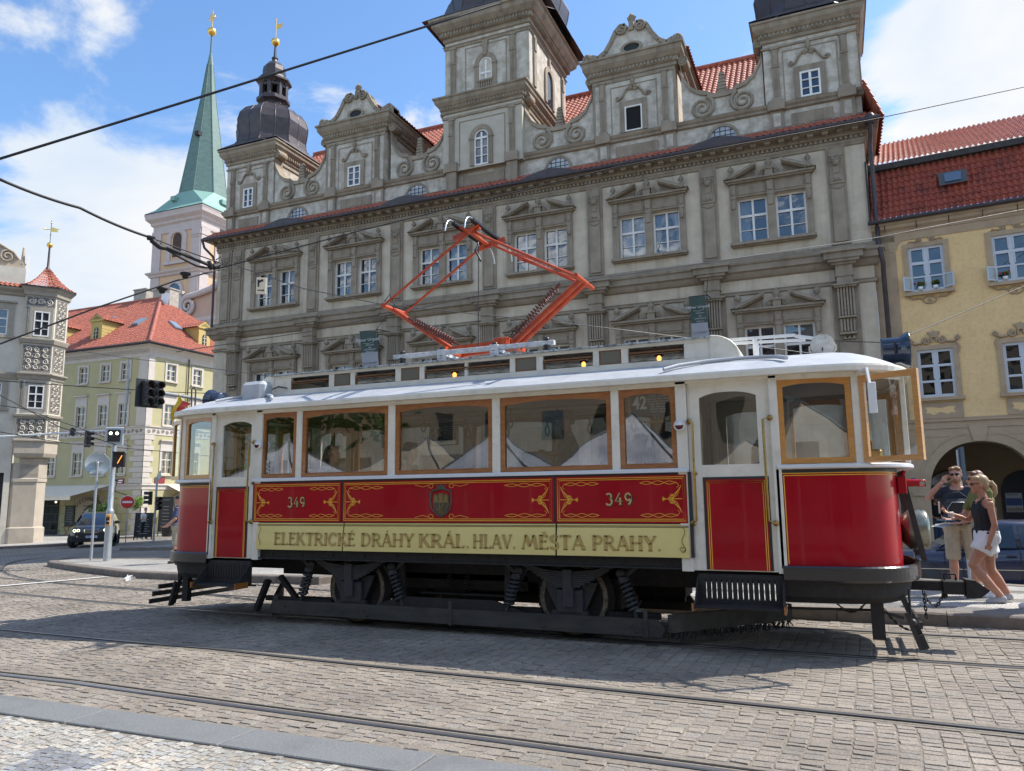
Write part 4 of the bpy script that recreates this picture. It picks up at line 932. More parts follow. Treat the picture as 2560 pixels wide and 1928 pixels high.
# ---- lettering drawn as strokes (unit cap height)
def arc(cx, cz, rx, rz, a0, a1, n=10): return [(cx+rx*math.cos(R(a0+(a1-a0)*i/n)), cz+rz*math.sin(R(a0+(a1-a0)*i/n))) for i in range(n+1)]
T_, t_ = .195, .095
def stem(x, z0=0, z1=1): return [('s', [(x,z0),(x,z1)], T_), ('s', [(x-.15,z0+.025),(x+.15,z0+.025)], .05), ('s', [(x-.15,z1-.025),(x+.15,z1-.025)], .05)]
def arm(x, z, l, d=0): return [('s', [(x,z),(x+l,z)], t_), ('s', [(x+l-.03,z-.10+d),(x+l,z+.10+d)], .06)]
acute = lambda x: [('s', [(x-.06,1.10),(x+.08,1.24)], .08)]
caron = lambda x: [('s', [(x-.12,1.22),(x,1.1),(x+.12,1.22)], .07)]
Ab = [('s', [(.04,.02),(.38,1.0)], t_), ('s', [(.36,1.0),(.74,.02)], T_), ('s', [(.16,.33),(.6,.33)], t_), ('s', [(-.06,.025),(.16,.025)], .05), ('s', [(.6,.025),(.88,.025)], .05)]
GL = {'E': (.62, stem(.12)+arm(.1,.955,.45,-.05)+arm(.1,.56,.36)+arm(.1,.045,.5,.05)), 'L': (.60, stem(.12)+arm(.1,.045,.48,.05)),
 'K': (.80, stem(.12)+[('s',[(.2,.5),(.62,.98)],t_),('s',[(.3,.58),(.74,.02)],T_),('s',[(.5,.975),(.76,.975)],.05),('s',[(.64,.025),(.88,.025)],.05)]),
 'T': (.72, stem(.36)+[('s',[(.02,.95),(.70,.95)],t_),('s',[(.02,.84),(.04,1)],.06),('s',[(.70,.84),(.68,1)],.06)]),
 'R': (.78, stem(.12)+[('s',[(.12,.95),(.34,.95)]+arc(.36,.73,.24,.22,90,-90)+[(.14,.50)],t_+.03),('s',[(.34,.5),(.72,.0)],T_),('s',[(.70,.025),(.84,.06)],.06)]),
 'I': (.28, stem(.14)), 'C': (.78, [('s',arc(.42,.5,.36,.46,50,310,16),T_-.03),('s',[(.66,.72),(.70,.95)],.07),('s',[(.64,.16),(.70,.26)],.06)]),
 'D': (.82, stem(.12)+[('s',[(.12,.95),(.36,.95)]+arc(.36,.5,.36,.45,90,-90,14)+[(.12,.05)],t_+.04)]),
 'H': (.86, stem(.12)+stem(.70)+[('s',[(.12,.52),(.70,.52)],t_)]), 'A': (.80, Ab),
 'Y': (.76, [('s',[(.06,.98),(.38,.46)],T_),('s',[(.70,.98),(.38,.46)],t_),('s',[(.38,.5),(.38,0)],T_),('s',[(-.06,.975),(.2,.975)],.05),('s',[(.56,.975),(.82,.975)],.05),('s',[(.23,.025),(.53,.025)],.05)]),
 'V': (.76, [('s',[(.06,.98),(.38,.02)],T_),('s',[(.70,.98),(.38,.02)],t_),('s',[(-.06,.975),(.2,.975)],.05),('s',[(.56,.975),(.82,.975)],.05)]),
 'M': (1.06, [('s',[(.04,0),(.26,1)],t_),('s',[(.24,1),(.52,.2)],T_),('s',[(.52,.2),(.80,1)],t_),('s',[(.78,1),(.98,0)],T_),('s',[(-.06,.025),(.16,.025)],.05),('s',[(.86,.025),(1.1,.025)],.05)]),
 'S': (.58, [('s',arc(.30,.74,.22,.22,30,270,10)+arc(.30,.28,.24,.24,90,-150,10),T_-.04),('s',[(.48,.78),(.5,.98)],.06),('s',[(.05,.2),(.06,.04)],.06)]),
 'P': (.70, stem(.12)+[('s',[(.12,.95),(.34,.95)]+arc(.36,.70,.26,.25,90,-90)+[(.14,.45)],t_+.03)]), '.': (.26, [('s',[(.12,.0),(.12,.15)],.15)])}
GL['É'] = (GL['E'][0], GL['E'][1]+acute(.34)); GL['Ě'] = (GL['E'][0], GL['E'][1]+caron(.34)); GL['Á'] = (.80, Ab+acute(.42))
def stroke(b, pts, t, tf, y):
    P = [Vector(p) for p in pts]; k = len(P); L_, R_ = [], []
    for i in range(k):
        d = (P[min(i+1,k-1)]-P[max(i-1,0)]).normalized(); n = Vector((-d.y,d.x))*t/2; L_.append(P[i]+n); R_.append(P[i]-n)
    for i in range(k-1): b.add([(*tf(q),) for q in (L_[i],L_[i+1],R_[i+1],R_[i])], [(0,1,2,3)])
yb = TY-.045
boards = []
for x0, x1 in ((-6.705,-5.425),(-5.405,-2.75),(-2.73,-1.36)):
    b = MB(); prof = [(TY-.018,1.222),(TY-.022,1.18),(TY-.034,1.10),(TY-.042,1.0),(TY-.042,.90),(TY-.02,.90),(TY-.0,1.222)]
    b.prism([(p[0],p[1]) for p in prof], x0, x1, 'x'); boards.append((x0, x1, b.build('advert_board', M_ylw, tram), MB(), MB()))
    f = MB()
    for z in (1.205,1.192): f.tube([(x0,TY-.0235,z),(x1,TY-.0235,z)], .003, 4)
    if x0 < -6: f.tube([(x0+.05+.018*math.sin(t*1.1),TY-.046,1.19-.03*t) for t in range(9)], .003, 4)
    if x1 > -2: f.tube([(x1-.05+.018*math.sin(t*1.1),TY-.046,1.19-.03*t) for t in range(9)], .003, 4); f.tube([(x1-.06,TY-.046,.95),(x1-.09,TY-.046,.985),(x1-.075,TY-.046,1.005),(x1-.06,TY-.046,.99),(x1-.045,TY-.046,1.005),(x1-.03,TY-.046,.985),(x1-.06,TY-.046,.95)], .003, 4)
    f.build('scroll_line', mat('olive_line', (.10,.08,.03), .5), boards[-1][2])
k_ = 2560/2212
for word, a, e in (('ELEKTRICKÉ',592,766),('DRÁHY',780,893),('KRÁL.',905,1014),('HLAV.',1022,1114),('MĚSTA',1128,1263),('PRAHY.',1280,1429)):
    xa, _ = xz(a*k_, 1365, yb); xe, _ = xz(e*k_, 1365, yb); tot = sum(GL[c][0]+.10 for c in word)-.10; s = (xe-xa)/tot; x = xa
    for c in word:
        w, st = GL[c]; cx = x+w*s/2; bd = next((q for q in boards if q[0]-.02 <= cx <= q[1]+.01), boards[-1])
        for _, pts, t in st:
            tfz = lambda p, dy: (x+p.x*s, yb+dy-.0012, .958+p.y*.148)
            stroke(bd[3], pts, t, lambda p: tfz(p, 0), 0); stroke(bd[4], [(q[0],q[1]) for q in pts], t+.025, lambda p: tfz(p, .001), 0)
        x += (w+.10)*s
for x0, x1, bd, l1, l2 in boards: l1.build('lettering', M_let, bd, fix=False); l2.build('lettering_edge', M_lete, bd, fix=False)
NUM = {'3': [('s',arc(.28,.75,.22,.2,150,-80,10),.13),('s',arc(.28,.30,.26,.27,80,-150,12),.15)], '4': [('s',[(.40,1),(.04,.34),(.60,.34)],.09),('s',[(.44,.62),(.44,0)],.16),('s',[(.3,.03),(.58,.03)],.05)], '9': [('s',arc(.30,.68,.22,.28,0,360,16),.13),('s',arc(.20,.55,.34,.52,25,-70,8),.15)]}
for xs_, xe_ in ((-6.26,-5.98),(-2.205,-1.905)):
    par = [o for o in tram.children if o.name.startswith('side_panel')][0 if xs_ < -6 else 2]
    n1, n2 = MB(), MB(); w = (xe_-xs_)/3
    for i, c in enumerate('349'):
        for _, pts, t in NUM[c]:
            stroke(n1, pts, t, lambda p: (xs_+w*(i+.1)+p.x*w*1.25, yl-.002, 1.412+p.y*.125), 0); stroke(n2, pts, t+.06, lambda p: (xs_+w*(i+.1)+p.x*w*1.25+.007, yl-.0008, 1.404+p.y*.125), 0)
    n1.build('fleet_number', M_glet, par, fix=False); n2.build('number_shadow', M_black, par, fix=False)
# ---- underframe and floor
b = MB(); b.box(-6.75,-1.36,TY+.03,TY+.13,.78,.9); b.box(-6.75,-1.36,TY-.01,TY+.13,.785,.80); b.box(-6.8,-1.3,TY+.04,mir(TY)-.04,.83,.88); b.box(-6.75,-1.36,mir(TY)-.13,mir(TY)-.03,.78,.9)
b.box(-8.6,.48,8.2,9.34,.62,.78); b.box(-6.75,-1.36,8.25,8.35,.55,.78); b.box(-6.75,-1.36,9.2,9.3,.55,.78)
for i in range(12): b.ball((-6.5+.45*i, TY+.028, .84), .012, 5)
b.build('underframe', M_dk, tram)
mleft = lambda x: -6.79-(x+1.33)*.86                     # the rear platform is a little shorter
# ---- platforms (right one modelled, left one mirrored about the saloon centre)
def refine(p, n=4):
    o = []
    for i in range(len(p)-1):
        p0, p1, p2, p3 = p[max(i-1,0)], p[i], p[i+1], p[min(i+2,len(p)-1)]
        for k in range(n): t = k/n; o.append(tuple(.5*(2*p1[a]+(p2[a]-p0[a])*t+(2*p0[a]-5*p1[a]+4*p2[a]-p3[a])*t*t+(3*p1[a]-p0[a]-3*p2[a]+p3[a])*t**3) for a in (0,1)))
    return o+[p[-1]]
def plat(sgn):
    mx = (lambda x: x) if sgn > 0 else mleft
    def PX(b): b.v = [(mx(x), y, z) for x, y, z in b.v]; return b
    dash = [(-.5,7.705),(-.1,7.745),(.15,7.78),(.30,7.835),(.42,7.93),(.50,8.07),(.545,8.25),(.565,8.5),(.57,8.77)]; dash = dash+[(x, mir(y)) for x, y in dash[-2::-1]]
    band = [(-.5,7.70),(.25,7.80),(.66,8.27),(.66,9.27),(.25,9.74),(-.5,9.84)]
    sillp = [(-.5,7.68),(.0,7.72),(.28,7.78),(.48,7.90),(.62,8.10),(.70,8.4),(.72,8.77)]; sillp = sillp+[(x, mir(y)) for x, y in sillp[-2::-1]]
    bump = [(-.5,7.67),(.0,7.70),(.25,7.75),(.45,7.86),(.59,8.04),(.675,8.3),(.71,8.77)]; bump = bump+[(x, mir(y)) for x, y in bump[-2::-1]]
    dash, sillp, bump = refine(dash), refine(sillp), refine(bump)
    b = MB(); b.sweep(dash, [(0,.80),(0,1.735)], smooth=True); b.sweep(dash, [(-.03,.80),(-.03,1.735)], smooth=True); o = PX(b).build('dash_panel', M_red, tram)
    g = MB()
    side = [p for p in dash if p[1] < 8.3]
    for i, dd in ((1,0),(2,.02)):
        e = .03*i
        for pth in ([(x, y-.003, 1.735-.014-.02*i) for x, y in dash[:33]],): g.tube([(max(x,-.5+.012+.02*i), y, z) for x, y, z in pth], .005, 4)
        g.tube([(-.5+.012+.02*i, 7.70, .86),(-.5+.012+.02*i, 7.70, 1.721-.02*i)], .005, 4)
    PX(g).build('gold_lining', M_gline, o)
    b = MB(); b.box(-.512,-.488,7.68,7.72,.82,1.74); b.sweep(dash, [(.004,1.70),(.004,1.736)]); PX(b).build('panel_border', M_black, tram)
    b = MB(); b.sweep(sillp, [(-.2,1.745),(0,1.74),(.015,1.75),(.015,1.775),(0,1.785),(-.25,1.79)]); PX(b).build('platform_sill', [q for q in bpy.data.materials if q.name == 'sill_paint'][0], tram)
    b = MB(); b.sweep(bump, [(-.10,.70),(0,.70),(.015,.72),(.015,.83),(0,.845),(-.03,.845),(-.03,.72)], smooth=False); PX(b).build('bumper', M_bpl, tram)
    b = MB()
    low = [(x-.06, y+(.04 if y < YC else -.04)) for x, y in bump]
    b.sweep(low, [(-.02,.70),(0,.70),(-.03,.56),(-.10,.50),(-.16,.49)]); b.add([(x, y, .70) for x, y in low], [tuple(range(len(low)))])
    PX(b).build('platform_apron', M_dk, tram)
    b = MB(); b.add([(x, y, .8) for x, y in dash]+[(x, y, .84) for x, y in dash], [tuple(range(len(dash))), tuple(range(2*len(dash)-1, len(dash)-1, -1))]); b.box(-1.35,-.5,TY+.05,mir(TY)-.05,.78,.84); PX(b).build('platform_floor', M_int, tram)
    # posts
    b = MB()
    for y0, y1, s in ((TY-.02, TY+.06, 1), (mir(TY)-.06, mir(TY)+.02, -1)):
        b.bbox(-1.44,-1.33,y0,y1,.77,2.66,.006); b.bbox(-.54,-.462,y0,y1,.77,2.66,.006); b.bbox(-1.44,-.4,y0,y1,2.62,2.68,.004)
    for (x, y), w in (((.235,7.83),.08),((.235,mir(7.83)),.08),((.66,8.27),.05),((.66,9.27),.05)): b.bbox(x-w/2,x+w/2,y-w*.45,y+w*.45,1.78,2.66,.006)
    b.sweep(band, [(-.01,2.60),(.01,2.60),(.01,2.67),(-.01,2.67)])
    PX(b).build('platform_posts', M_cream, tram)
    # side windows
    for near in (1, 0):
        f = (lambda y: y) if near else mir
        b = MB(); A = Vector((-.462,7.705)); B_ = Vector((.19,7.80)); d = B_-A
        arch_frame(b, 0, d.length, 1.79, 2.615, .055, .03, 0, .04, .05); p = MB(); p.quad((.03,.022,1.82),(d.length-.03,.022,1.82),(d.length-.03,.022,2.58),(.03,.022,2.58))
        for q in (b, p): q.v = [(A.x+d.x/d.length*x-d.y/d.length*y, f(A.y+d.y/d.length*x+d.x/d.length*y), z) for x, y, z in q.v]; PX(q)
        o = b.build('window_frame', M_wood2, tram); p.build('pane', M_gl if near else M_gl2, o)
    # swung-open corner windows (near side open, far side shut) and the windscreen
    for A, B_ in (((.27,7.80),(.735,7.52) if sgn > 0 else (.60,7.93)), ((.25,9.76),(.64,9.29)), ((.67,8.30),(.67,9.24))):
        A = Vector(A); B_ = Vector(B_); d = B_-A; l = d.length; ux = d/l; b = MB(); arch_frame(b, 0, l, 1.79, 2.60, .05, .015, -.02, .02, .05); p = MB(); p.quad((.03,0,1.82),(l-.03,0,1.82),(l-.03,0,2.57),(.03,0,2.57))
        for q in (b, p): q.v = [(A.x+ux.x*x-ux.y*y, A.y+ux.y*x+ux.x*y, z) for x, y, z in q.v]; PX(q)
        o = b.build('window_frame', M_wood2, tram); p.build('pane', M_gl2, o)
    # door: cream leaf with arched glass and a red panel
    for near in (1, 0):
        y0, y1 = (TY+.012, TY+.05) if near else (mir(TY)-.05, mir(TY)-.012)
        b = MB(); x0, x1 = -1.33, -.54; arch_frame(b, x0, x1, 1.70, 2.62, .1, .05, y0, y1, .12); b.box(x0,x1,y0,y1,.78,1.70); 
        for q in (x0+.03, x1-.03): b.box(q-.004,q+.004,y0-.004,y0,.78,2.6)
        o = PX(b).build('door', M_cream, tram)
        p = MB(); p.quad((x0+.1,(y0+y1)/2,1.72),(x1-.1,(y0+y1)/2,1.72),(x1-.1,(y0+y1)/2,2.56),(x0+.1,(y0+y1)/2,2.56)); PX(p).build('pane', M_gl if near else M_gl2, o)
        if near:
            p = MB(); p.box(x0+.125,x1-.045,y0-.006,y0-.001,.79,1.68); PX(p).build('panel_border', M_black, o)
            p = MB(); p.bbox(x0+.15,x1-.07,y0-.013,y0-.0065,.79,1.655,.003); PX(p).build('red_panel', M_red, o)
            g = MB()
            for i in (.015,.033): g.tube([(x0+.15+i,y0-.014,.79),(x0+.15+i,y0-.014,1.655-i),(x1-.07-i,y0-.014,1.655-i),(x1-.07-i,y0-.014,.79)], .0045, 4)
            PX(g).build('gold_lining', M_gline, o)
            h = MB(); h.ball((x0+.06,y0-.01,1.72),.018,6); PX(h).build('door_knob', M_brass, o)
    # brass grab rails
    for x, bx in ((-1.27,-1.31),(-.60,-.54)):
        b = MB(); b.tube([(bx,TY-.02,2.235),(bx,TY-.07,2.235),(x,TY-.085,2.22),(x,TY-.085,1.26),(bx,TY-.07,1.235),(bx,TY-.02,1.235)], .0125, 8)
        for z in (2.235,1.235): b.lathe([(0,-.02),(.028,-.018),(.03,0)], (bx,TY-.02,z), 8, 'y')
        PX(b).build('grab_rail', M_brass, tram)
    # step with slotted riser
    b = MB(); xa, xb = -1.29, -.51; b.box(xa,xb,TY+.0,TY+.03,.70,.75); b.box(xa,xb,TY-.03,TY+.0,.47,.52); n = 14
    b.box(xa,xa+.05,TY-.015,TY+.015,.52,.70); b.box(xb-.05,xb,TY-.015,TY+.015,.52,.70)
    for i in range(n+1): x = xa+.05+(xb-xa-.1)*i/n; b.box(x-.0185,x+.0185,TY-.02,TY+.02,.52,.70)
    b.box(xa-.01,xb+.01,TY-.24,TY-.0,.455,.475); b.prism([(TY-.26,.45),(TY-.24,.475),(TY+.0,.72),(TY+.03,.72),(TY+.03,.44)], xa-.012, xa, 'x'); b.prism([(TY-.26,.45),(TY-.24,.475),(TY+.0,.72),(TY+.03,.72),(TY+.03,.44)], xb, xb+.012, 'x')
    o = PX(b).build('step', M_dk, tram); b = MB(); b.box(xa-.03,xa-.012,TY-.27,TY-.05,.43,.50); b.box(xb+.012,xb+.03,TY-.27,TY-.05,.43,.50); PX(b).build('step_end', M_wood, o)
    # ends of the vehicle: lamp, signal box, coupler, chains, life guard
    b = MB(); b.lathe([(.0,.56),(.10,.56),(.14,.60),(.20,.66),(.185,.68),(.205,.70),(.19,.725),(.205,.75),(.19,.775),(.2,.80),(.17,.83),(.0,.84)], (0,YC,1.14), 18, 'x'); PX(b).build('headlamp', mat('tarnished_silver', (.34,.36,.30), .28, (.20,.20,.15), 6, metal=.85), tram)
    b = MB(); b.bbox(.545,.63,8.22,8.36,1.50,1.66,.01); b.tube([(.63,8.28,1.60),(.74,8.28,1.60)], .035, 8); b.tube([(.74,8.28,1.62),(.79,8.28,1.62),(.79,8.28,1.57),(.74,8.28,1.57)], .009, 5); b.tube([(.60,8.3,1.66),(.62,8.3,1.72)], .02, 6); PX(b).build('signal_box', M_red, tram)
    
    for y in (8.42, 9.12): b = MB(); b.bar((.60,y,1.72),(.74,y,.86),.05,.03,(0,1,0)); PX(b).build('end_bar', M_black, tram)
    b = MB(); b.box(.5,.93,YC-.05,YC+.05,.55,.64); b.bbox(.90,1.10,YC-.08,YC+.08,.52,.65,.01); b.prism([(1.10,.49),(1.10,.67),(1.18,.66),(1.30,.57),(1.22,.50)], YC-.10, YC+.10); b.tube([(.93,YC,.65),(.93,YC,.71),(1.03,YC,.71),(1.03,YC,.65)], .012, 6); b.ball((.92,YC,.5),.03,6); PX(b).build('coupler', M_dk, tram)
    def chain(p0, p1, sag, name='chain', n=12):
        c = MB(); p0, p1 = Vector(p0), Vector(p1)
        for i in range(n):
            t = (i+.5)/n; q = p0.lerp(p1, t)-Vector((0,0,sag*4*t*(1-t))); d = (p1-p0)/n-Vector((0,0,sag*4*(1-2*t)/n)); d.normalize(); l = (p1-p0).length/n*.75; s_ = d.cross(Vector((0,1,0)) if i%2 else d.orthogonal()).normalized()
            if i % 2: s_ = Vector((0,1,0))
            c.tube([q+d*l*math.cos(a)+s_*.014*math.sin(a) for a in [k*math.pi/4 for k in range(8)]], .006, 4, closed=True)
        PX(c).build(name, M_dk, tram)
    chain((.72,8.5,.55),(.90,8.72,.52),.12); chain((.72,8.55,.56),(.73,8.6,.30),.0, n=7)
    if sgn > 0: chain((-.10,8.3,.50),(.22,8.3,.50),.13, n=18); chain((.30,8.15,.50),(.55,8.2,.24),.05, n=12)
    b = MB(); b.box(.235,.325,8.0,8.05,.40,.70); b.box(.225,.335,7.985,8.06,.17,.52); PX(b).build('guard_board', M_dk, tram)
    b = MB()
    b.tube([(.56,8.1,.62),(.56,8.1,.30)],.012,6); b.tube([(-1.0,8.1,.40),(.28,8.1,.42),(.50,8.1,.36)], .014, 6); b.bar((.50,8.12,.56),(.66,8.12,.12),.035,.05); b.bar((.52,8.02,.42),(.62,8.02,.10),.03,.04); b.ball((.57,8.06,.33),.035,8); b.bar((.62,8.08,.22),(.66,8.08,.10),.05,.06)
    PX(b).build('guard_trigger', M_black, tram)
    b = MB(); b.tube([(.50,8.1,.50),(.62,8.1,.30),(.70,8.08,.20)],.015,6); b.tube([(.50,9.4,.50),(.62,9.4,.30),(.70,9.4,.20)],.015,6)
    for x, z in (((.62,.33),(.70,.24),(.75,.15)) if sgn > 0 else ((.70,.36),(.82,.26),(.88,.16))): b.box(x-.012,x+.012,7.88,9.6,z-.03,z+.03)
    if sgn < 0: PX(b).build('life_guard_slats', M_black, tram)
    else:
        b = MB()
        for x, z in ((.60,.34),(.66,.26)): b.box(x-.012,x+.012,8.35,9.3,z-.03,z+.03)
        PX(b).build('life_guard_slats', M_black, tram)
    # angled snow brush behind the step
    b = MB(); A = Vector((-1.62,7.86,0)); B_ = Vector((-.55,9.1,0)); b.bar((A.x,A.y,.235),(B_.x,B_.y,.235),.06,.17); o = PX(b).build('brush_board', mat('grey_plank', (.085,.08,.07), .85, (.05,.046,.04), 9), tram); c = MB()
    for i in range(160): t = i/160; q = A.lerp(B_, t); c.bar((q.x+random.uniform(-.02,.02),q.y,.15),(q.x+random.uniform(-.05,.05),q.y+random.uniform(-.03,.03),.06+random.uniform(0,.03)),.008,.008)
    PX(c).build('bristles', M_black, o)
    # mirror arm above the open window; roof lamp
    if sgn > 0:
        b = MB(); b.bar((.25,7.78,2.63),(.33,7.55,2.635),.012,.02); b.bar((.33,7.55,2.64),(.35,7.53,2.45),.03,.012); b.bbox(.325,.395,7.515,7.545,2.22,2.50,.006); b.v = [(x, y, z) for x, y, z in b.v]; b.build('mirror', M_wht, tram)
    b = MB(); b.lathe([(0,.54),(.13,.54),(.14,.55),(.14,.71),(.15,.72),(.19,.79),(.195,.80),(.18,.80),(.13,.73),(0,.73)], (0,YC,2.98), 18, 'x'); b.box(.56,.66,YC-.06,YC+.06,2.76,2.86); b.lathe([(0,-.03),(.02,-.02),(.02,.02),(0,.03)], (.56,YC,3.1), 8, 'x'); b.bar((.66,YC-.145,2.98),(.66,YC-.15,2.98),.02,.12); PX(b).build('roof_lamp', mat('blue_black_enamel', (.012,.02,.04), .2, coat=.6), tram)
    # drum shaped red lamp beside the saloon window
    b = MB(); b.lathe([(.058,.0),(.062,-.02),(.05,-.05),(.044,-.05)], (-1.40,TY-.02,2.20), 14, 'y'); o = PX(b).build('side_lamp', M_wht, tram); c = MB(); c.lathe([(0,-.049),(.045,-.048),(.045,-.04)], (-1.40,TY-.02,2.20), 14, 'y', a0=math.pi, a1=2*math.pi); PX(c).build('red_lens', mat('red_lens', (.09,.008,.008), .15), o)
    c = MB(); c.lathe([(0,-.049),(.045,-.048),(.045,-.04)], (-1.40,TY-.02,2.20), 14, 'y', a0=0, a1=math.pi); PX(c).build('lens_cap', M_wht, o)
    # controller column and partition inside
    b = MB(); b.bbox(.28,.46,8.55,8.85,.84,1.95,.02); b.tube([(.37,8.7,1.95),(.37,8.7,2.05),(.30,8.6,2.06)],.012,6); PX(b).build('controller', M_brass, tram)
    b = MB()
    for y0, y1 in ((TY+.06,8.35),(9.2,mir(TY)-.06)): b.box(-1.42,-1.38,y0,y1,.88,1.75); b.box(-1.42,-1.38,y0,y0+.06,1.75,2.62); b.box(-1.42,-1.38,y1-.06,y1,1.75,2.62)
    b.box(-1.42,-1.38,TY+.06,mir(TY)-.06,2.5,2.66); PX(b).build('partition', M_int, tram)
plat(1); plat(-1)
# ---- roof
ov = [(-.5,7.60),(.05,7.645),(.32,7.72),(.52,7.86),(.66,8.10),(.735,8.42),(.75,8.77)]; half = refine(ov, 3); half = half+[(x, mir(y)) for x, y in half[-2::-1]]
out = [(-3.0,7.60)]+[(-1.5,7.60)]+half+[(-1.5,mir(7.60)),(-3.0,mir(7.60))]; out = out+[(mleft(x) if x > -1.4 else -8.12-x, y) for x, y in out[::-1]]
b = MB(); n = len(out); ts = [0,.06,.14,.25,.38,.55,.75,1]; vs = []
for t in ts:
    for x, y in out:
        cx = min(max(x,-7.95),-.02); vs.append((x+(cx-x)*t, y+(YC-y)*t, 2.705+.285*(1-(1-t)**1.8)))
b.add(vs, [(k*n+i, k*n+(i+1)%n, (k+1)*n+(i+1)%n, (k+1)*n+i) for k in range(len(ts)-1) for i in range(n)], True)
b.build('roof', M_roofw, tram)
b = MB(); b.sweep(out, [(-.12,2.645),(-.02,2.64),(.006,2.645),(.01,2.69),(.004,2.71),(-.06,2.715)], closed=True); b.build('roof_edge', M_cream, tram)
b = MB(); b.add([(x+(min(max(x,-8.0),-.1)-x)*.08, y+(YC-y)*.08, 2.655) for x, y in out], [tuple(range(n))]); b.build('ceiling', M_ceil, tram)
rain = lambda mx: [(mx(x), y, z) for x, y, z in ((-1.55,7.72,2.79),(-1.42,7.86,2.845),(-1.15,8.06,2.90),(-.85,8.12,2.915),(-.6,8.06,2.90),(-.45,7.94,2.87),(-.36,7.82,2.83))]
for f in (lambda x: x, mleft): b = MB(); b.tube(rain(f), .022, 6); b.build('rain_strip', M_roofw, tram)
b = MB(); b.tube([(-7.05,8.2,2.98),(-6.9,8.2,3.03),(-6.75,8.2,3.0)], .008, 5); b.tube([(-7.55,8.4,2.98),(-7.55,8.4,3.03),(-7.25,8.4,3.05),(-7.25,8.4,2.99)], .01, 5); b.build('roof_handle', M_black, tram)
# clerestory
CY0, CY1 = 8.22, mir(8.22); b = MB()
b.box(-7.0,-1.12,CY0,CY0+.03,2.86,2.975); b.box(-7.0,-1.12,CY0-.012,CY0+.03,3.14,3.175); b.box(-7.0,-1.12,CY1-.03,CY1,2.86,2.975); b.box(-7.0,-1.12,CY1-.03,CY1+.012,3.14,3.175)
vents = [(-2.04,-1.42),(-3.06,-2.45),(-4.08,-3.48)]; glz = [(-2.38,-2.12),(-3.41,-3.14)]; vents += [(-8.12-c, -8.12-a) for a, c in vents]; glz += [(-8.12-c, -8.12-a) for a, c in glz]
op = sorted(vents+glz); edges = [-7.0]+[v for q in op for v in q]+[-1.12]
for i in range(0, len(edges), 2):
    for y0, y1 in ((CY0-.004,CY0+.04),(CY1-.04,CY1+.004)): b.box(edges[i], edges[i+1], y0, y1, 2.975, 3.14)
b.box(-1.18,-1.12,CY0+.04,CY1-.04,2.86,3.17); b.box(-7.0,-6.94,CY0+.04,CY1-.04,2.86,3.17)
cl = b.build('clerestory', M_cream, tram)
for a, c in glz:
    b = MB(); b.box(a,c,CY0+.006,CY0+.02,2.975,3.14); g = b.build('vent_light_frame', M_int, cl); p = MB(); p.quad((a+.02,CY0+.003,2.992),(c-.02,CY0+.003,2.992),(c-.02,CY0+.003,3.125),(a+.02,CY0+.003,3.125)); p.build('pane', mat('frosted_brown_glass', (.16,.15,.115), .25), g)
for a, c in vents:
    b = MB(); b.prism([(CY0-.02,3.085),(CY0+.1,3.12),(CY0+.1,3.108),(CY0-.02,3.07)], a+.01, c-.01, 'x'); b.prism([(CY0-.01,3.06),(CY0+.09,3.09),(CY0+.09,3.08),(CY0-.01,3.05)], a+.01, c-.05, 'x'); b.box(a+.004,a+.016,CY0,CY0+.03,2.975,3.06); b.build('louvre', M_int, cl)
b = MB(); 
for z in (2.95,): b.box(-6.9,-1.2,CY0+.25,CY1-.25,z,z+.01)
for k in range(6): x = -6.4+k*.95; b.bar((x,CY0+.3,2.96),(x,CY1-.3,2.96),.05,.03)
b.build('clerestory_ceiling', M_ceil, cl)
for x in (-1.72,-2.60,-4.28):
    b = MB(); b.lathe([(.02,3.07),(.05,3.06),(.055,3.05),(.02,3.05)], (x,CY0+.12,0), 10); o = b.build('lamp_holder', M_black, cl); b = MB(); b.ball((x,CY0+.12,3.02), .026, 8, 1.3); b.build('bulb', mat('lit_bulb', (1,.4,.1), .4, em=((1,.30,.06), 1.6)), o)
b = MB(); n = 9; prof = [(CY0-.05,3.175),(CY0-.05,3.195),(CY0+.2,3.225),(YC,3.245),(CY1-.2,3.225),(CY1+.05,3.195),(CY1+.05,3.175)]
b.prism(prof, -7.02, -1.14, 'x')
for f in (lambda x: x, lambda x: -8.12-x):
    e = MB(); arcp = [(-1.14+.30*math.sin(a), 3.195-.24*(1-math.cos(a))*1.1) for a in [i*math.pi/2/8 for i in range(9)]]
    for i in range(8):
        (xa,za),(xb,zb) = arcp[i],arcp[i+1]; e.add([(f(xa),CY0-.05,za),(f(xb),CY0-.0,zb),(f(xb),CY1+.0,zb),(f(xa),CY1+.05,za)], [(0,1,2,3)], True)
    for k in range(8): y = CY0+.02+k*(CY1-CY0-.04)/7; e.tube([(f(x), y, z+.006) for x, z in arcp], .012, 5)
    e.prism([(f(x), z) for x, z in arcp]+[(f(-.86),2.86),(f(-1.14),2.86)], CY0-.02, CY0-.0); e.prism([(f(x), z) for x, z in arcp]+[(f(-.86),2.86),(f(-1.14),2.86)], CY1+.0, CY1+.02)
    e.build('clerestory_end', M_cream, cl)
b.build('clerestory_roof', mat('patched_grey_canvas', (.45,.48,.48), .6, (.12,.14,.14), 14, .45, .6, .3, 30), cl)
b = MB()
for i in range(12): b.tube([(-7.15,8.25+.028*i,2.95+.0),(-7.16,8.25+.028*i,3.13),(-7.02,8.25+.028*i,3.16)], .02, 6)
b.bbox(-7.38,-7.0,8.0,8.55,2.84,3.10,.05); b.build('roof_box', M_roofw, tram)
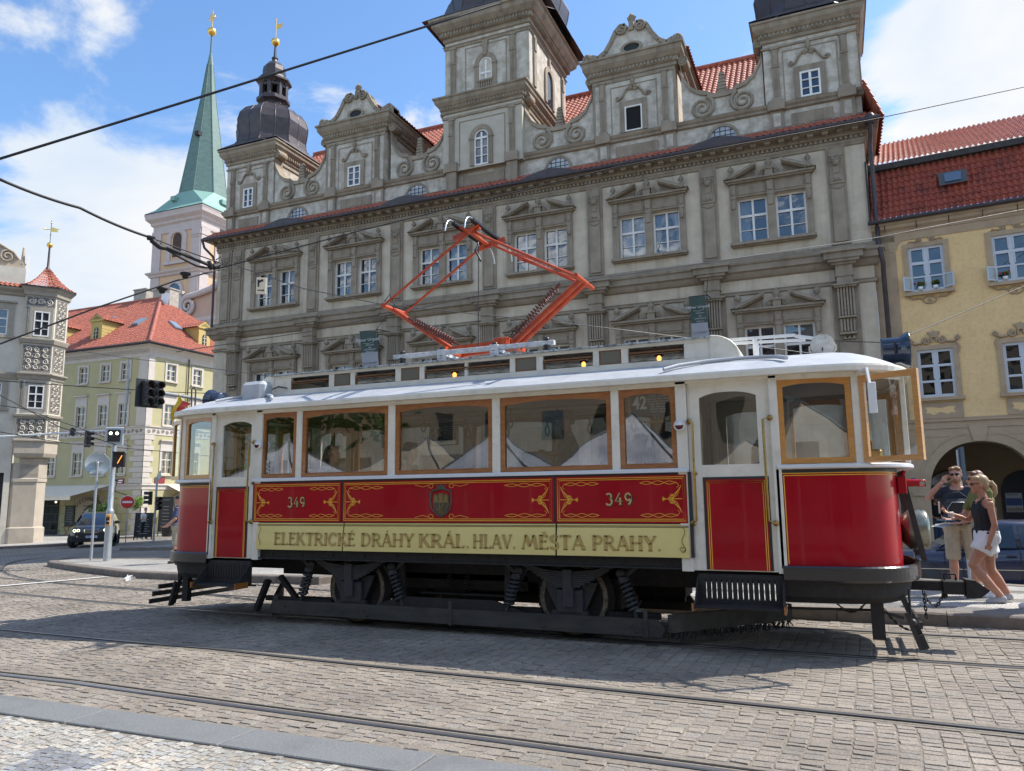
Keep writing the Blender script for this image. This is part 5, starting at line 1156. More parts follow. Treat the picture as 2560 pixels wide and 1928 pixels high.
b = MB(); b.bar((-1.1,8.7,3.235),(-.30,8.7,3.225),.03,.03); b.bar((-.30,8.7,3.215),(-.02,8.75,3.16),.03,.03); b.bar((-.72,8.7,3.22),(-.72,8.7,3.0),.035,.035); b.bar((-1.1,8.9,3.235),(-.2,8.9,3.2),.03,.03); b.bar((-.72,8.9,3.22),(-.72,8.9,3.0),.035,.035); b.build('roof_rail', M_wht, tram)
b = MB(); b.lathe([(0,-.035),(.10,-.04),(.112,-.03),(.118,-.03),(.122,0),(.118,.05),(0,.05)], (-.03,8.72,3.09), 24, 'y'); b.tube([(-.155,8.72,3.09),(-.16,8.72,3.04),(-.11,8.72,2.985),(-.03,8.72,2.965),(.05,8.72,2.985),(.10,8.72,3.04),(.095,8.72,3.09)], .014, 6); b.build('route_disc', mat('weathered_white_enamel', (.66,.64,.58), .5, (.5,.47,.4), 12, dirt=((.25,.16,.08), 9, .6)), tram)
b = MB(); b.box(-.036,-.026,8.675,8.68,3.02,3.06); b.build('disc_mark', M_black, tram)
# roof deck for the current collector
b = MB()
for y in (8.28, mir(8.28)): b.bbox(-5.12,-2.93,y-.03,y+.03,3.275,3.33,.006)
for x in (-4.42,-3.70):
    for y in (8.28, mir(8.28)): b.bbox(x-.055,x+.055,y-.045,y+.0,3.20,3.34,.006)
    b.bar((x,8.25,3.285),(x,mir(8.25),3.285),.07,.04)
b.build('collector_deck', mat('flaking_white_paint', (.66,.68,.70), .55, (.5,.52,.52), 15, dirt=((.15,.13,.12), 16, .6)), tram)
b = MB()
for x in (-5.0,-4.42,-3.70,-3.03):
  for y in (8.28, mir(8.28)):
    b = MB(); b.lathe([(.03,3.19),(.05,3.2),(.035,3.215),(.05,3.23),(.035,3.245),(.05,3.26),(.04,3.28)], (x,y,0), 10)
    b.lathe([(.035,3.33),(.045,3.345),(.03,3.37),(0,3.375)], (x,y,0), 8); b.build('insulator', mat('dark_porcelain', (.03,.025,.025), .25), tram)
# ---- pantograph
pg = MB(); pg.bar((-4.55,8.6,3.40),(-3.6,8.6,3.43),.06,.07); pg.bar((-4.55,8.95,3.40),(-3.6,8.95,3.43),.06,.07); pg.bar((-4.50,8.45,3.39),(-4.50,9.1,3.39),.07,.07); pg.bar((-3.66,8.45,3.42),(-3.66,9.1,3.42),.07,.07); pg.bbox(-3.82,-3.62,8.5,8.68,3.39,3.48,.01)
pgo = pg.build('pantograph', M_orange, tram)
KL, KR, TP = (-5.42,4.07), (-2.71,4.13), (-4.13,4.90)
b = MB(); b.tube([(-4.50,8.77,3.42),(-5.42,8.70,4.07)], .037, 10); b.tube([(-5.43,8.47,4.065),(-5.41,9.03,4.07)], .032, 8); b.build('lower_arm', M_orange, pgo); b = MB(); b.tube([(-3.62,8.66,3.43),(-2.71,8.66,4.13)], .042, 10); b.tube([(-3.58,8.78,3.43),(-2.69,8.78,4.13)], .042, 10); b.tube([(-2.70,8.42,4.13),(-2.69,9.08,4.13)], .03, 8); b.build('lower_arm', M_orange, pgo)
b = MB()
for y, yt in ((8.50,8.52),(9.02,9.02)):
    b.tube([(-5.42,y,4.08),(-4.18,yt,4.90)], .018, 8); b.tube([(-2.71,y,4.13),(-4.08,yt,4.90)], .018, 8)
b.tube([(-2.80,8.60,4.22),(-3.75,8.95,4.72)], .012, 6); b.tube([(-2.74,8.9,4.18),(-3.7,9.05,4.65)], .012, 6); b.tube([(-4.13,8.42,4.90),(-4.13,9.12,4.90)], .026, 8)
for x in (-4.27,-4.0):
    for y in (8.45,9.1): b.bar((-4.13,y,4.9),(x,y,4.975),.04,.03)
b.bar((-4.4,8.55,4.87),(-4.0,8.5,4.96),.05,.06); b.bar((-4.25,9.0,4.85),(-3.9,9.1,4.97),.05,.06); b.build('upper_arm', M_orange, pgo)
b = MB()
for x in (-4.27,-4.0): b.bbox(x-.022,x+.022,8.28,9.34,4.97,5.005,.004); b.box(x-.026,x-.022,8.28,9.34,4.95,4.99)
b.build('contact_strip', mat('graphite', (.05,.055,.06), .35, metal=.5), pgo)
b = MB()
for x in (-4.27,-4.0):
    for s in (-1, 1):
        y0 = 8.28 if s < 0 else 9.34
        b.tube([(x,y0,4.99),(x,y0+s*.08,4.985),(x,y0+s*.15,4.95),(x,y0+s*.20,4.88),(x,y0+s*.22,4.80)], .011, 6)
b.build('contact_horn', mat('bare_aluminium', (.6,.62,.62), .3, metal=.9), pgo)
b = MB()
for (xa,za),(xb,zb),y in (((-5.02,3.84),(-4.42,3.50),8.58),((-2.98,4.02),(-3.50,3.52),8.5)):
    A, B_ = Vector((xa,y,za)), Vector((xb,y,zb)); d = (B_-A); l = d.length; d.normalize(); n1 = Vector((0,1,0)); n2 = d.cross(n1); N_ = 17
    b = MB(); b.tube([A+d*l*t/(N_*8)+(n1*math.cos(t*math.pi/4)+n2*math.sin(t*math.pi/4))*.042 for t in range(N_*8+1)], .0105, 5); b.tube([A-d*.08,A],.02,6); b.tube([B_,B_+d*.1],.015,6); b.build('tension_spring', mat('spring_brown', (.13,.035,.025), .45), pgo)
b = MB(); b.tube([(-3.98,8.42,4.72),(-3.98,8.4,3.36)], .006, 5); b.tube([(-3.99,8.42,4.72),(-3.97,8.38,4.66),(-4.0,8.36,4.6),(-3.96,8.38,4.52),(-3.93,8.38,4.45)], .014, 5)
for p0, p1, p2 in (((-5.40,8.47,4.12),(-5.3,8.44,4.20),(-5.25,8.5,4.05)),((-5.3,8.5,4.04),(-5.1,8.5,3.98),(-4.98,8.55,4.06)),((-3.6,8.55,3.5),(-3.5,8.52,3.62),(-3.45,8.5,3.5))): b.tube([p0,p1,p2], .008, 5)
b.build('lowering_rope', M_black, pgo)
# ---- running gear
for x in (-2.68,-5.44):
    for y, s in ((8.05,1),(9.49,-1)):
        b = MB(); b.lathe([(.0,.03),(.10,.03),(.12,.0),(.30,.01),(.34,-.01),(.40,-.01),(.41,.05),(.43,.055),(.44,.085),(.30,.07),(.1,.08),(0,.08)], (x,y-.02 if s > 0 else y-.06,.43), 28, 'y'); o = b.build('wheel', M_dk, tram)
        if s > 0: c = MB(); c.lathe([(.335,-.033),(.385,-.033),(.385,-.03)], (x,y,.43), 28, 'y'); c.build('wheel_rim', mat('rim_tan', (.26,.215,.155), .7, (.08,.07,.05), 25), o)
    b = MB(); b.tube([(x,7.95,.43),(x,9.6,.43)], .06, 10); b.build('axle', M_dk, tram)
    b = MB()
    for k in range(9): l = .56-.052*k; b.add([(x+l*u, 7.83+yy, .555+.018*(8-k)+.10*(u*l/.56)**2+dz) for yy in (0,.09) for dz in (0,.015) for u in (-1,-.5,0,.5,1)], [(i,i+1,i+6,i+5) for i in range(4)]+[(10+i,15+i,16+i,11+i) for i in range(4)]+[(i,i+10,i+11,i+1) for i in range(4)]+[(5+i,6+i,16+i,15+i) for i in range(4)])
    b.box(x-.05,x+.05,7.815,7.935,.54,.74); b.build('leaf_spring', M_spr, tram)
    b = MB(); b.bbox(x-.15,x+.15,7.86,8.0,.30,.54,.02); b.bbox(x-.06,x+.06,7.82,7.86,.36,.56,.01); b.box(x-.2,x+.2,7.88,7.98,.24,.31); b.prism([(x-.3,.60),(x-.16,.3),(x+.16,.3),(x+.3,.60)], 7.93, 7.97); b.build('axle_box', M_spr, tram)
    for s in (-1,1):
        b = MB(); A = Vector((x+s*.60,7.87,.66)); B_ = Vector((x+s*.70,7.87,.34)); d = (B_-A); l = d.length; d.normalize(); n1 = Vector((0,1,0)); n2 = d.cross(n1)
        b.tube([A+d*l*t/(8*7)+(n1*math.cos(t*math.pi/4)+n2*math.sin(t*math.pi/4))*.05 for t in range(57)], .017, 5); b.tube([A-d*.1,B_+d*.08], .02, 6); b.lathe([(0,0),(.05,0),(.05,.05),(0,.05)], (x+s*.57,7.85,.71), 8, 'y'); b.lathe([(.055,0),(.06,.03),(.055,.05)], (A.x,A.y,A.z-.03), 10); b.bar((x+s*.60,7.9,.66),(x+s*.75,7.9,.80),.03,.04); b.bar((x+s*.75,7.9,.79),(x+s*.95,7.9,.80),.03,.03); b.build('coil_spring', M_spr, tram)
b = MB(); b.box(-6.3,-1.75,8.02,8.10,.24,.30); b.prism([(-5.0,.30),(-4.75,.38),(-3.55,.38),(-3.2,.27),(-3.2,.22),(-5.0,.22)], 7.87, 7.90)
for x in (-4.75,-3.40): b.box(x-.035,x+.035,7.9,7.95,.34,.80); b.bar((x-.02,7.92,.38),(x-.25*(1 if x < -4 else -1),7.92,.74),.05,.03)
b.build('truck_frame', M_dk, tram)
b = MB(); b.bbox(-4.55,-4.1,8.3,8.8,.40,.72,.02); b.bbox(-3.95,-3.5,8.3,8.8,.42,.74,.02); b.tube([(-4.6,8.1,.40),(-3.45,8.1,.40)], .018, 6)
for i in range(3):
    for j in range(2): b.box(-3.9+.13*i,-3.86+.13*i,8.29,8.3,.5+.12*j,.54+.12*j)
for i in range(2):
    for j in range(2): b.box(-4.48+.18*i,-4.36+.18*i,8.285,8.3,.46+.13*j,.55+.13*j)
for x in (-4.25,-4.02): b.tube([(x+.03*math.cos(t),8.15+.03*math.sin(t),.44+.2*t/37.7) for t in [i*.6 for i in range(63)]], .008, 4)
b.build('traction_gear', M_dk, tram)
b = MB(); b.prism([(-6.60,.12),(-6.55,.275),(-1.74,.275),(-1.66,.19),(-1.70,.105)], 7.81, 7.85)
for x in (-6.35,-5.2,-4.06,-3.0,-2.0): b.ball((x,7.805,.21), .013, 6); b.ball((x+.05,7.805,.15), .013, 6)
for x in (-4.06,-1.85): b.box(x-.02,x+.02,7.80,7.81,.10,.36)
b.build('guard_plank', mat('oily_plank', (.060,.054,.045), .8, (.032,.03,.028), 3, stretch=(1,1,3), bump=.2), tram)
b = MB(); b.prism([(-6.60,.12),(-6.55,.30),(-1.74,.30),(-1.66,.19),(-1.70,.105)], 9.70, 9.74); b.box(-6.45,-1.65,8.95,9.4,.36,.80); b.box(-5.9,-5.0,8.2,8.95,.30,.78); b.box(-3.15,-2.2,8.2,8.95,.30,.78); b.box(-4.9,-3.3,8.25,8.3,.44,.80); b.box(-6.3,-1.75,9.44,9.52,.24,.36); b.build('far_plank_and_filler', M_dk, tram)  # boxes beside the plank are added dark filler, closing off light under the tram
for x in (-6.25,):
    b = MB(); b.bar((x-.3,7.95,.55),(x,7.95,.25),.07,.05); b.bar((x-.5,7.95,.28),(x+.5,7.95,.26),.06,.06); b.bar((x-.45,7.9,.5),(x-.62,7.9,.12),.09,.05); b.build('brake_rigging', M_dk, tram)
# ---- interior: benches, straps, route boards
b = MB()
for y0, y1 in ((TY+.08,TY+.50),(mir(TY)-.50,mir(TY)-.08)):
    b.box(-6.7,-1.45,y0,y1,1.26,1.30); yb_ = y0 if y0 < 8.5 else y1
    b.box(-6.7,-1.45,min(yb_,yb_+(.04 if y0 < 8.5 else -.04)),max(yb_,yb_+(.04 if y0 < 8.5 else -.04)),1.30,1.74); b.box(-6.7,-1.45,y0,y1,.88,.92)
b.build('bench', M_int, tram)
b = MB()
for y in (8.15,9.39):
    b.tube([(-6.7,y,2.52),(-1.45,y,2.52)], .012, 6)
    for i in range(9): x = -6.35+.58*i; b.tube([(x+.028*math.cos(a),y,2.37+.06*math.sin(a)) for a in [k*math.pi/5 for k in range(10)]], .009, 5, closed=True); b.bar((x,y,2.43),(x,y,2.52),.02,.004)
b.build('hand_straps', mat('strap_leather', (.10,.045,.02), .6), tram)
M_sign = mat('sign_navy', (.035,.045,.07), .4); M_sw = mat('sign_white', (.85,.85,.85), .5)
for x, y, sc in ((-1.72,TY+.075,1.0),(-5.18,mir(TY)-.09,1.0)):
    b = MB(); b.box(x-.195,x+.195,y,y+.01,2.33,2.585); o = b.build('route_board', M_sign, tram)
    text('route_number', '42', .19, facing((x-.105,y-.004,2.40)), M_sw, o, local=False, bold=.004, sx=.78)
    for i, s in enumerate(('STRAHOV, Slobodov', 'Pohořelec - Hradčanská', 'Malostranská - Právnická fakulta', 'Nám. Republiky - Karlovo nám.', 'Lazarská - Národní divadlo', 'Újezd - Malostranská', 'Hradčanská - Pohořelec', 'STRAHOV, Slobodov')): text('route_stops', s, .024, facing((x+.085,y-.004,2.545-.027*i)), M_sw, o, local=False, sx=.72)
    b = MB(); b.box(x-.235,x-.20,y-.005,y+.015,2.27,2.585); b.box(x+.20,x+.235,y-.005,y+.015,2.27,2.585); b.box(x-.235,x+.235,y-.005,y+.015,2.255,2.27); b.build('board_holder', M_brass, tram)
b = MB(); b.box(-6.655,-6.60,TY+.028,TY+.031,1.90,2.0); b.box(-6.655,-6.60,TY+.028,TY+.031,1.825,1.885); b.build('window_sticker', mat('sticker', (.6,.6,.6), .6, (.05,.05,.05), 60, .5, .52), tram)
# ================================================================== YELLOW CORNER HOUSE ON THE RIGHT (local frame: u along the front, v back)
M_yp = mat('yellow_plaster', (.79,.56,.275), .92, (.72,.505,.245), 2.0, bump=.55, bsc=22, dirt=((.46,.35,.19), 9, .5))
M_yt = mat('brown_painted_trim', (.39,.29,.19), .9, (.44,.335,.22), 2.5, bump=.25, bsc=18, dirt=((.18,.13,.085), 1.3, .4))
M_yl = mat('brown_line', (.085,.055,.035), .9)
M_wg = mat('grey_blue_window_paint', (.52,.56,.60), .5, bump=.05)
yel = thing('yellow_house', 'yellow plaster house with brown painted trim, red mansard roof and an arcade behind the pedestrians', 'building', (1.95,28.1,0), math.atan2(-.098,.995))
wy = [.83+2.39*i for i in range(5)]
hol = []
for u in wy: hol += [(u,u+1.03,8.15,9.68),(u,u+1.03,4.6,6.17)]
arcs = [(2.35,1.5),(6.6,1.5),(10.8,1.5)]
b = MB(); holes_wall(b, -.22, 13, 3.3, 10.3, hol, 0, .22)
b.quad((13,0,-.7),(13,9,-.7),(13,9,10.5),(13,0,10.5)); b.quad((-.22,0,-.7),(-.22,0,10.5),(-.22,9,10.5),(-.22,9,-.7))
b.build('wall', M_yp, yel, local=True)
# arcade front with arched openings
b = MB(); n = 18; zc, bz = 1.45, 1.66
us = [-.22]
def arcz(u):
    for c, a in arcs:
        if abs(u-c) < a: return zc+bz*(max(0, 1-abs((u-c)/a)**2.3))**.5
    return None
pts = [-.22]
for c, a in arcs: pts += [c-a+2*a*i/40 for i in range(41)]
pts.append(13)
for i in range(len(pts)-1):
    a, c = pts[i], pts[i+1]; m_ = arcz((a+c)/2)
    if m_ is None: b.quad((a,0,-.7),(c,0,-.7),(c,0,3.3),(a,0,3.3))
    else:
        za = arcz(a+1e-4) or zc; zb = arcz(c-1e-4) or zc
        b.quad((a,0,za),(c,0,zb),(c,0,3.3),(a,0,3.3)); b.quad((a,0,za),(a,.7,za),(c,.7,zb),(c,0,zb))
for c, a in arcs:
    for s in (-1,1): b.quad((c+s*a,0,-.7),(c+s*a,.7,-.7),(c+s*a,.7,zc),(c+s*a,0,zc))
b.build('arcade_front', M_yt, yel, local=True)
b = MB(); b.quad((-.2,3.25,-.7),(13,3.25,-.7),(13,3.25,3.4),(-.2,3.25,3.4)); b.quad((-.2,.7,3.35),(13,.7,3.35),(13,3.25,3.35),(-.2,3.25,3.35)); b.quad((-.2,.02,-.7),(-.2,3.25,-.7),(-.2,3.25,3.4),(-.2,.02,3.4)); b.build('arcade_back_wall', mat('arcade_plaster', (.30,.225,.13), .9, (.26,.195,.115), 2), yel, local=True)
# trims
b = MB()
for s in arcs:
    for sg in (-1,1): b.box(s[0]+sg*(s[1]+.0)-(.5 if sg < 0 else -.0), s[0]+sg*s[1]+(.5 if sg > 0 else 0), -.05, 0, 1.42, 1.52); b.box(s[0]+sg*s[1]-(.5 if sg < 0 else 0), s[0]+sg*s[1]+(.5 if sg > 0 else 0), -.06, 0, -.7, .1)
    f = lambda u, e: (s[0]+(s[1]+e)*u, zc+(bz+e)*(max(0,1-abs(u)**2.3))**.5)
    for i in range(24):
        u0, u1 = -1+2*i/24, -1+2*(i+1)/24; b.prism([f(u0,.28),f(u1,.28),f(u1,.34),f(u0,.34)], -.02, 0)
    b.prism([(s[0]-.16,3.12),(s[0]+.16,3.12),(s[0]+.28,3.66),(s[0]-.28,3.66)], -.05, 0)
b.box(-.22,13,-.04,0,3.56,3.62); b.box(-.22,13,-.06,0,3.78,3.84); b.box(-.22,13,-.012,0,3.3,3.9)
b.box(-.22,.46,-.03,0,3.85,10.2); b.box(-.12,.34,-.045,-.03,3.95,9.7); b.box(-.22,13,-.03,0,9.98,10.4); b.prism([(.46,9.98),(.70,9.98),(.56,9.86),(.5,9.7),(.46,9.7)], -.03, 0)
for k in range(4): b.box(-.02+.09*k,.02+.09*k,-.055,-.03,9.72,10.0)
b.box(-.1,.36,-.06,-.03,9.62,9.70)
b.sweep([(-.22,0),(13,0)], [(0,10.22),(.06,10.25),(.08,10.34),(.2,10.42),(.22,10.5),(.30,10.55),(.30,10.62),(0,10.64)])
for u in wy:
    for z0, z1 in ((8.15,9.68),(4.6,6.17)):
        b.box(u-.16,u,-.045,0,z0-.02,z1+.14); b.box(u+1.03,u+1.19,-.045,0,z0-.02,z1+.14); b.box(u,u+1.03,-.045,0,z1,z1+.14); b.box(u-.2,u+1.25,-.16,0,z0-.13,z0-.03)
    b.box(u-.04,u+1.17,-.03,0,3.9,4.42); cx = u+.52
    for s in (-1,1):                                     # painted scroll work
        b.tube([(cx+x,-.03,z) for x, z in spiral(cx*0+s*.2,9.90,.09,.02,1.4,0,s)], .022, 4); b.tube([(cx+s*.08,-.03,9.98),(cx+s*.3,-.03,9.86),(cx+s*.46,-.03,9.90),(cx+s*.52,-.03,9.84)], .022, 4)
        b.tube([(cx+x,-.04,z) for x, z in spiral(s*.22,6.46,.12,.02,1.6,math.pi/2,-s)], .035, 4); b.tube([(cx+s*.08,-.04,6.4),(cx+s*.06,-.05,6.62),(cx+s*.16,-.05,6.74)], .04, 4); b.tube([(cx+s*.35,-.04,6.40),(cx+s*.55,-.04,6.38),(cx+s*.70,-.04,6.47)], .04, 4); b.tube([(cx+s*.62,-.04,6.35),(cx+s*.70,-.04,6.2),(cx+s*.66,-.04,6.0)], .035, 4)
        for k in range(4): b.ball((cx+s*(.68+.05*math.cos(k*1.6)),-.05,6.50+.05*math.sin(k*1.6)), .045, 5)
        b.tube([(cx+s*.62,-.03,7.99),(cx+s*.48,-.03,7.90),(cx+s*.3,-.03,7.92),(cx+s*.2,-.03,7.86)], .026, 4)
    for k in range(5): b.prism([(cx-.03+.06*(k-2)*.4,6.55),(cx+.03+.06*(k-2)*.4,6.55),(cx+.05*(k-2)+.04,6.78-.03*abs(k-2)),(cx+.05*(k-2)-.04,6.78-.03*abs(k-2))], -.07-.005*k, 0)
    b.tube([(cx+.2*math.cos(t),-.03,7.84+.12*math.sin(t)) for t in [i*math.pi/6 for i in range(12)]], .026, 4, closed=True); b.ball((cx,-.02,7.84), .06, 6)
b.build('painted_trim', M_yt, yel, local=True)
for u in wy: b = MB(); cx = u+.52; b.prism([(cx-.42,4.08),(cx-.3,4.06),(cx-.2,4.0),(cx,4.1),(cx+.2,4.02),(cx+.3,4.07),(cx+.42,4.06),(cx+.38,4.17),(cx+.43,4.28),(cx+.25,4.27),(cx,4.22),(cx-.25,4.27),(cx-.43,4.27),(cx-.38,4.17)], -.036, -.031); b.build('apron_panel', M_yp, yel, local=True)
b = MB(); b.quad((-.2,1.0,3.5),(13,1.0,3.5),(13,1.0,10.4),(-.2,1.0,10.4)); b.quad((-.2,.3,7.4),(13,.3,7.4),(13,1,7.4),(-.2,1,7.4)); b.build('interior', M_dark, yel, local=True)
for i, u in enumerate(wy):
    for z, h, bars in ((8.15,1.53,[(.64,.10),(.33,.05)]),(4.6,1.57,[(.66,.08),(.33,.07)])):
        o = window('window', 1.03, h, [(0,.12)], bars, yel, (u+.515, .07, z), mt=M_wg, fr=.085)
        s = MB()
        for a, c in ((-.46,-.06),(.06,.46)):
            for q0, q1 in ((.03,bars[1][0]-.02),(bars[1][0]+.03,bars[0][0]-.03),(bars[0][0]+.03,.96)): 
                for x in (a,c-.03): s.box(x,x+.03,-.058,-.048,q0*h+.03,q1*h)
        s.build('casement_frame', M_wg, o, local=True)
    if i < 2:                                            # small lower casements swung open, flower pots on the sill
        for s_, u0 in ((-1,u+.06),(1,u+.97)):
            if i == 1 and s_ > 0: continue
            a = R(152 if s_ > 0 else 28); ang = R(-140) if s_ < 0 else R(-38)
            b = MB(); b.box(0,.36,-.015,.015,0,.045); b.box(0,.36,-.015,.015,.42,.465); b.box(0,.045,-.015,.015,.045,.42); b.box(.315,.36,-.015,.015,.045,.42)
            b.M = None; ca, sa = math.cos(ang), math.sin(ang); b.v = [(u0+x*ca-y*sa, x*sa+y*ca+.02, 8.2+z) for x, y, z in b.v]
            o = b.build('open_casement', M_wg, yel, local=True); p = MB(); p.v = []; p.quad(*[(u0+x*ca, x*sa+.02, 8.2+z) for x, z in ((.03,.03),(.33,.03),(.33,.43),(.03,.43))]); p.build('pane', mat('milky_glass', (.35,.38,.37), .12), o, local=True)
# flower pots standing on the window sills
def flowers(u, z, label):
    t = thing('flower_pot', label, 'flower pot', yel.matrix_basis @ Vector((u,.0,z)), 0, 'flower pots on the yellow house')
    b = MB(); b.lathe([(0,0),(.06,0),(.08,.11),(.07,.11),(0,.1)], n=10); b.build('pot', M_wht, t, local=True); f = MB()
    for k in range(40): q = Vector((random.gauss(0,.07),random.gauss(0,.05),.16+random.random()*.12)); d = Vector((random.gauss(0,1),random.gauss(0,1),random.gauss(0,1))).normalized()*.03; e = d.orthogonal(); f.mi = 1 if k % 4 == 0 else 0; f.quad(q-d-e,q+d-e,q+d+e,q-d+e)
    f.build('flowers', [M_leaf, mat('red_petals', (.40,.02,.04), .6)], t, local=True, fix=False)
yel.rotation_euler; bpy.context.view_layer.update(); 
YM = Matrix.Translation((1.95,28.1,0)) @ Matrix.Rotation(math.atan2(-.098,.995), 4, 'Z')
yel.matrix_basis = YM
flowers(wy[0]+.28, 8.2, 'white pot of flowers on the left of the upper window with two open casements'); flowers(wy[0]+.72, 8.2, 'white pot of flowers on the right of the upper window with two open casements'); flowers(wy[1]+.28, 8.2, 'white pot of red flowers in the upper window at the right edge')
# mansard roof
b = MB(); tile_roof(b, (-.2,-.25,10.72), (13.4,0,0), (0,.85,2.16), 74, 9, .06, .035, seg=6); b.build('mansard_roof', mat('old_red_tile', (.24,.045,.026), .7, (.36,.085,.045), 3, .3, .7, .3, 60, dirt=((.07,.03,.03), 2.2, .7)), yel, local=True)
b = MB(); tile_roof(b, (-.2,.45,12.98), (13.4,0,0), (0,5.4,3.05), 80, 15, .06, .035, seg=6); b.build('upper_roof', mat('pale_red_tile', (.46,.15,.085), .55, (.60,.28,.19), 6, .3, .7, .3, 60, dirt=((.15,.06,.05), 2.5, .5)), yel, local=True)
b = MB(); b.box(-.24,13.2,.35,.62,12.76,12.97); b.box(-.24,13.2,.5,.8,12.66,12.80); b.box(-.26,-.2,-.2,.7,10.7,12.95); b.prism([(-.2,10.6),(9,10.6),(5.85,15.95),(.5,12.9)], 13.15, 13.2, 'x'); b.prism([(.0,10.6),(9,10.6),(5.85,15.95),(.6,12.9)], -.22, -.2, 'x'); b.build('roof_timber', mat('tarred_board', (.03,.027,.025), .8, (.06,.055,.05), 8), yel, local=True)
b = MB(); b.tube([(-.3,-.36,10.66),(13.2,-.36,10.66)], .075, 8)
for k in range(12): b.tube([(.2+.95*k,-.3,10.60),(.2+.95*k,-.16,10.30)], .012, 4)
b.build('gutter', M_tin, yel, local=True)
b = MB(); s = lambda z: -.25+.85*(z-10.72)/2.16-.1
b.prism([(s(11.72),11.70),(s(12.16),12.14),(s(12.16)-.10,12.16),(s(11.72)-.12,11.66)], 1.93, 2.75, 'x'); o = b.build('skylight', mat('zinc_flashing', (.06,.065,.07), .5), yel, local=True)
b = MB(); b.add([(u, s(z)-.135, z) for u, z in ((2.10,11.76),(2.58,11.76),(2.58,12.10),(2.10,12.10))], [(0,1,2,3)]); b.build('pane', mat('skylight_pane', (.10,.14,.20), .05, spec=1), o, local=True)
# shop entrance under the arcade, its lettering and door
b = MB(); b.box(.95,2.55,3.18,3.24,-.6,1.72); b.box(.70,.95,3.17,3.24,-.6,1.72); A = [math.pi*i/14 for i in range(15)]
b.prism([(1.75+1.0*math.cos(a), 1.72+.62*math.sin(a)) for a in A], 3.18, 3.24); b.build('shop_front', mat('dark_shop_timber', (.05,.03,.02), .5), yel, local=True)
b = MB(); b.prism([(1.75+.92*math.cos(a), 1.76+.54*math.sin(a)) for a in A], 3.16, 3.17); b.quad((1.0,3.16,.0),(1.35,3.16,.0),(1.35,3.16,1.62),(1.0,3.16,1.62)); b.quad((1.45,3.16,.2),(2.0,3.16,.2),(2.0,3.16,1.62),(1.45,3.16,1.62)); b.build('shop_glass', mat('shop_glass', (.012,.018,.018), .05, spec=1), yel, local=True)
M_mint = mat('mint_lettering', (.52,.62,.55), .6)
text('shop_lettering', 'WC', .33, facing((1.42,3.15,1.93)), M_mint, yel, sx=1.05, bold=.004); text('shop_lettering', 'Toilet', .22, facing((1.58,3.15,1.74)), M_mint, yel, sx=1.05, bold=.004); text('shop_lettering', 'Public', .13, facing((1.06,3.15,1.77)), M_mint, yel)
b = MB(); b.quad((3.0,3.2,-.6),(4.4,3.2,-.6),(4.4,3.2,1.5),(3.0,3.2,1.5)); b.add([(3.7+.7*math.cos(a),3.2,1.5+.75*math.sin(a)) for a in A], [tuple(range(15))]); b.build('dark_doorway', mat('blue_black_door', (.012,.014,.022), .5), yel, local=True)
tp = thing('poster', 'small blue and white concert poster on the dark arched door', 'poster', (0,0,0)); tp.matrix_basis = YM @ Matrix.Translation((3.35,3.16,1.15))
b = MB(); b.box(-.24,.24,-.01,.0,-.32,.33); b.build('sheet', mat('poster_paper', (.42,.43,.46), .7), tp, local=True); b = MB(); b.box(-.23,.23,-.016,-.011,-.1,.15); b.build('blue_field', mat('poster_blue', (.05,.08,.20), .7), tp, local=True)
text('lettering', 'PREMIANT', .075, facing((-.04,-.02,.25)), M_black, tp); b = MB()
for k in range(14): b.box(-.22+.032*k,-.195+.032*k,-.016,-.011,-.3,-.2+.05*random.random())
b.build('skyline_print', mat('poster_sepia', (.25,.19,.12), .7), tp, local=True)
ts = thing('house_number', 'small blue house number plate beside the arcade arch', 'plate', (0,0,0)); ts.matrix_basis = YM @ Matrix.Translation((.42,-.02,1.93)); b = MB(); b.box(-.07,.07,0,.012,-.06,.06); b.build('plate', mat('enamel_blue', (.04,.09,.22), .3), ts, local=True)
# ================================================================== LEFT SIDE: SGRAFFITO HOUSE, GREEN HOUSE, CHURCH
def face_frame(cx, cy, az, z=0):                          # local x runs along the face (to the right seen from outside), local -y points outward
    M = Matrix.Translation((cx, cy, z)) @ Matrix.Rotation(az+math.pi/2, 4, 'Z'); return M
# ---- sgraffito corner house with a turret on a pillar
M_sg = mat('pale_lime_plaster', (.62,.57,.48), .9, (.55,.505,.42), 2, bump=.2, bsc=14, dirt=((.33,.30,.26), .8, .4))
M_sgt = mat('stone_frame', (.30,.265,.21), .9, (.36,.32,.26), 3, bump=.2); M_sgl = mat('sandstone_pillar', (.46,.40,.32), .9, (.40,.345,.275), 1.6, bump=.25, bsc=10, dirt=((.24,.20,.16), .9, .5))
M_sgd = mat('sgraffito_dark', (.11,.10,.09), .9, (.15,.135,.12), 6)
SC = Vector((-42.1, 29.2, 0)); AZ = R(-35)
sgr = thing('corner_house', 'pale house with grey sgraffito turret carried on a stone pillar at the left edge', 'building', (SC.x, SC.y, -1.0))
def so(o): o.matrix_basis = Matrix.Translation((SC.x, SC.y, 0)) @ Matrix.Rotation(AZ+math.pi/2, 4, 'Z')
so(sgr)
def poly(sc, back=True):                                  # turret outline in (s, y) with y into the building
    hw = .74*sc; p = [(-hw-.35*sc,.42),(-hw,0),(hw,0)]; a = R(50); p.append((p[-1][0]+1.06*sc*math.cos(a), p[-1][1]+1.06*sc*math.sin(a))); a = R(100); p.append((p[-1][0]+1.1*sc*math.cos(a), p[-1][1]+1.1*sc*math.sin(a)))
    p[0] = (-hw-.30,.40); return p
TP_ = [(-.80,.42),(-.74,0),(.74,0),(1.42,.81),(1.23,1.89),(.3,2.4)]
def ring(e): # outline pushed outward by e
    return TP_
b = MB()
def turret(b, prof): b.sweep(TP_, prof)
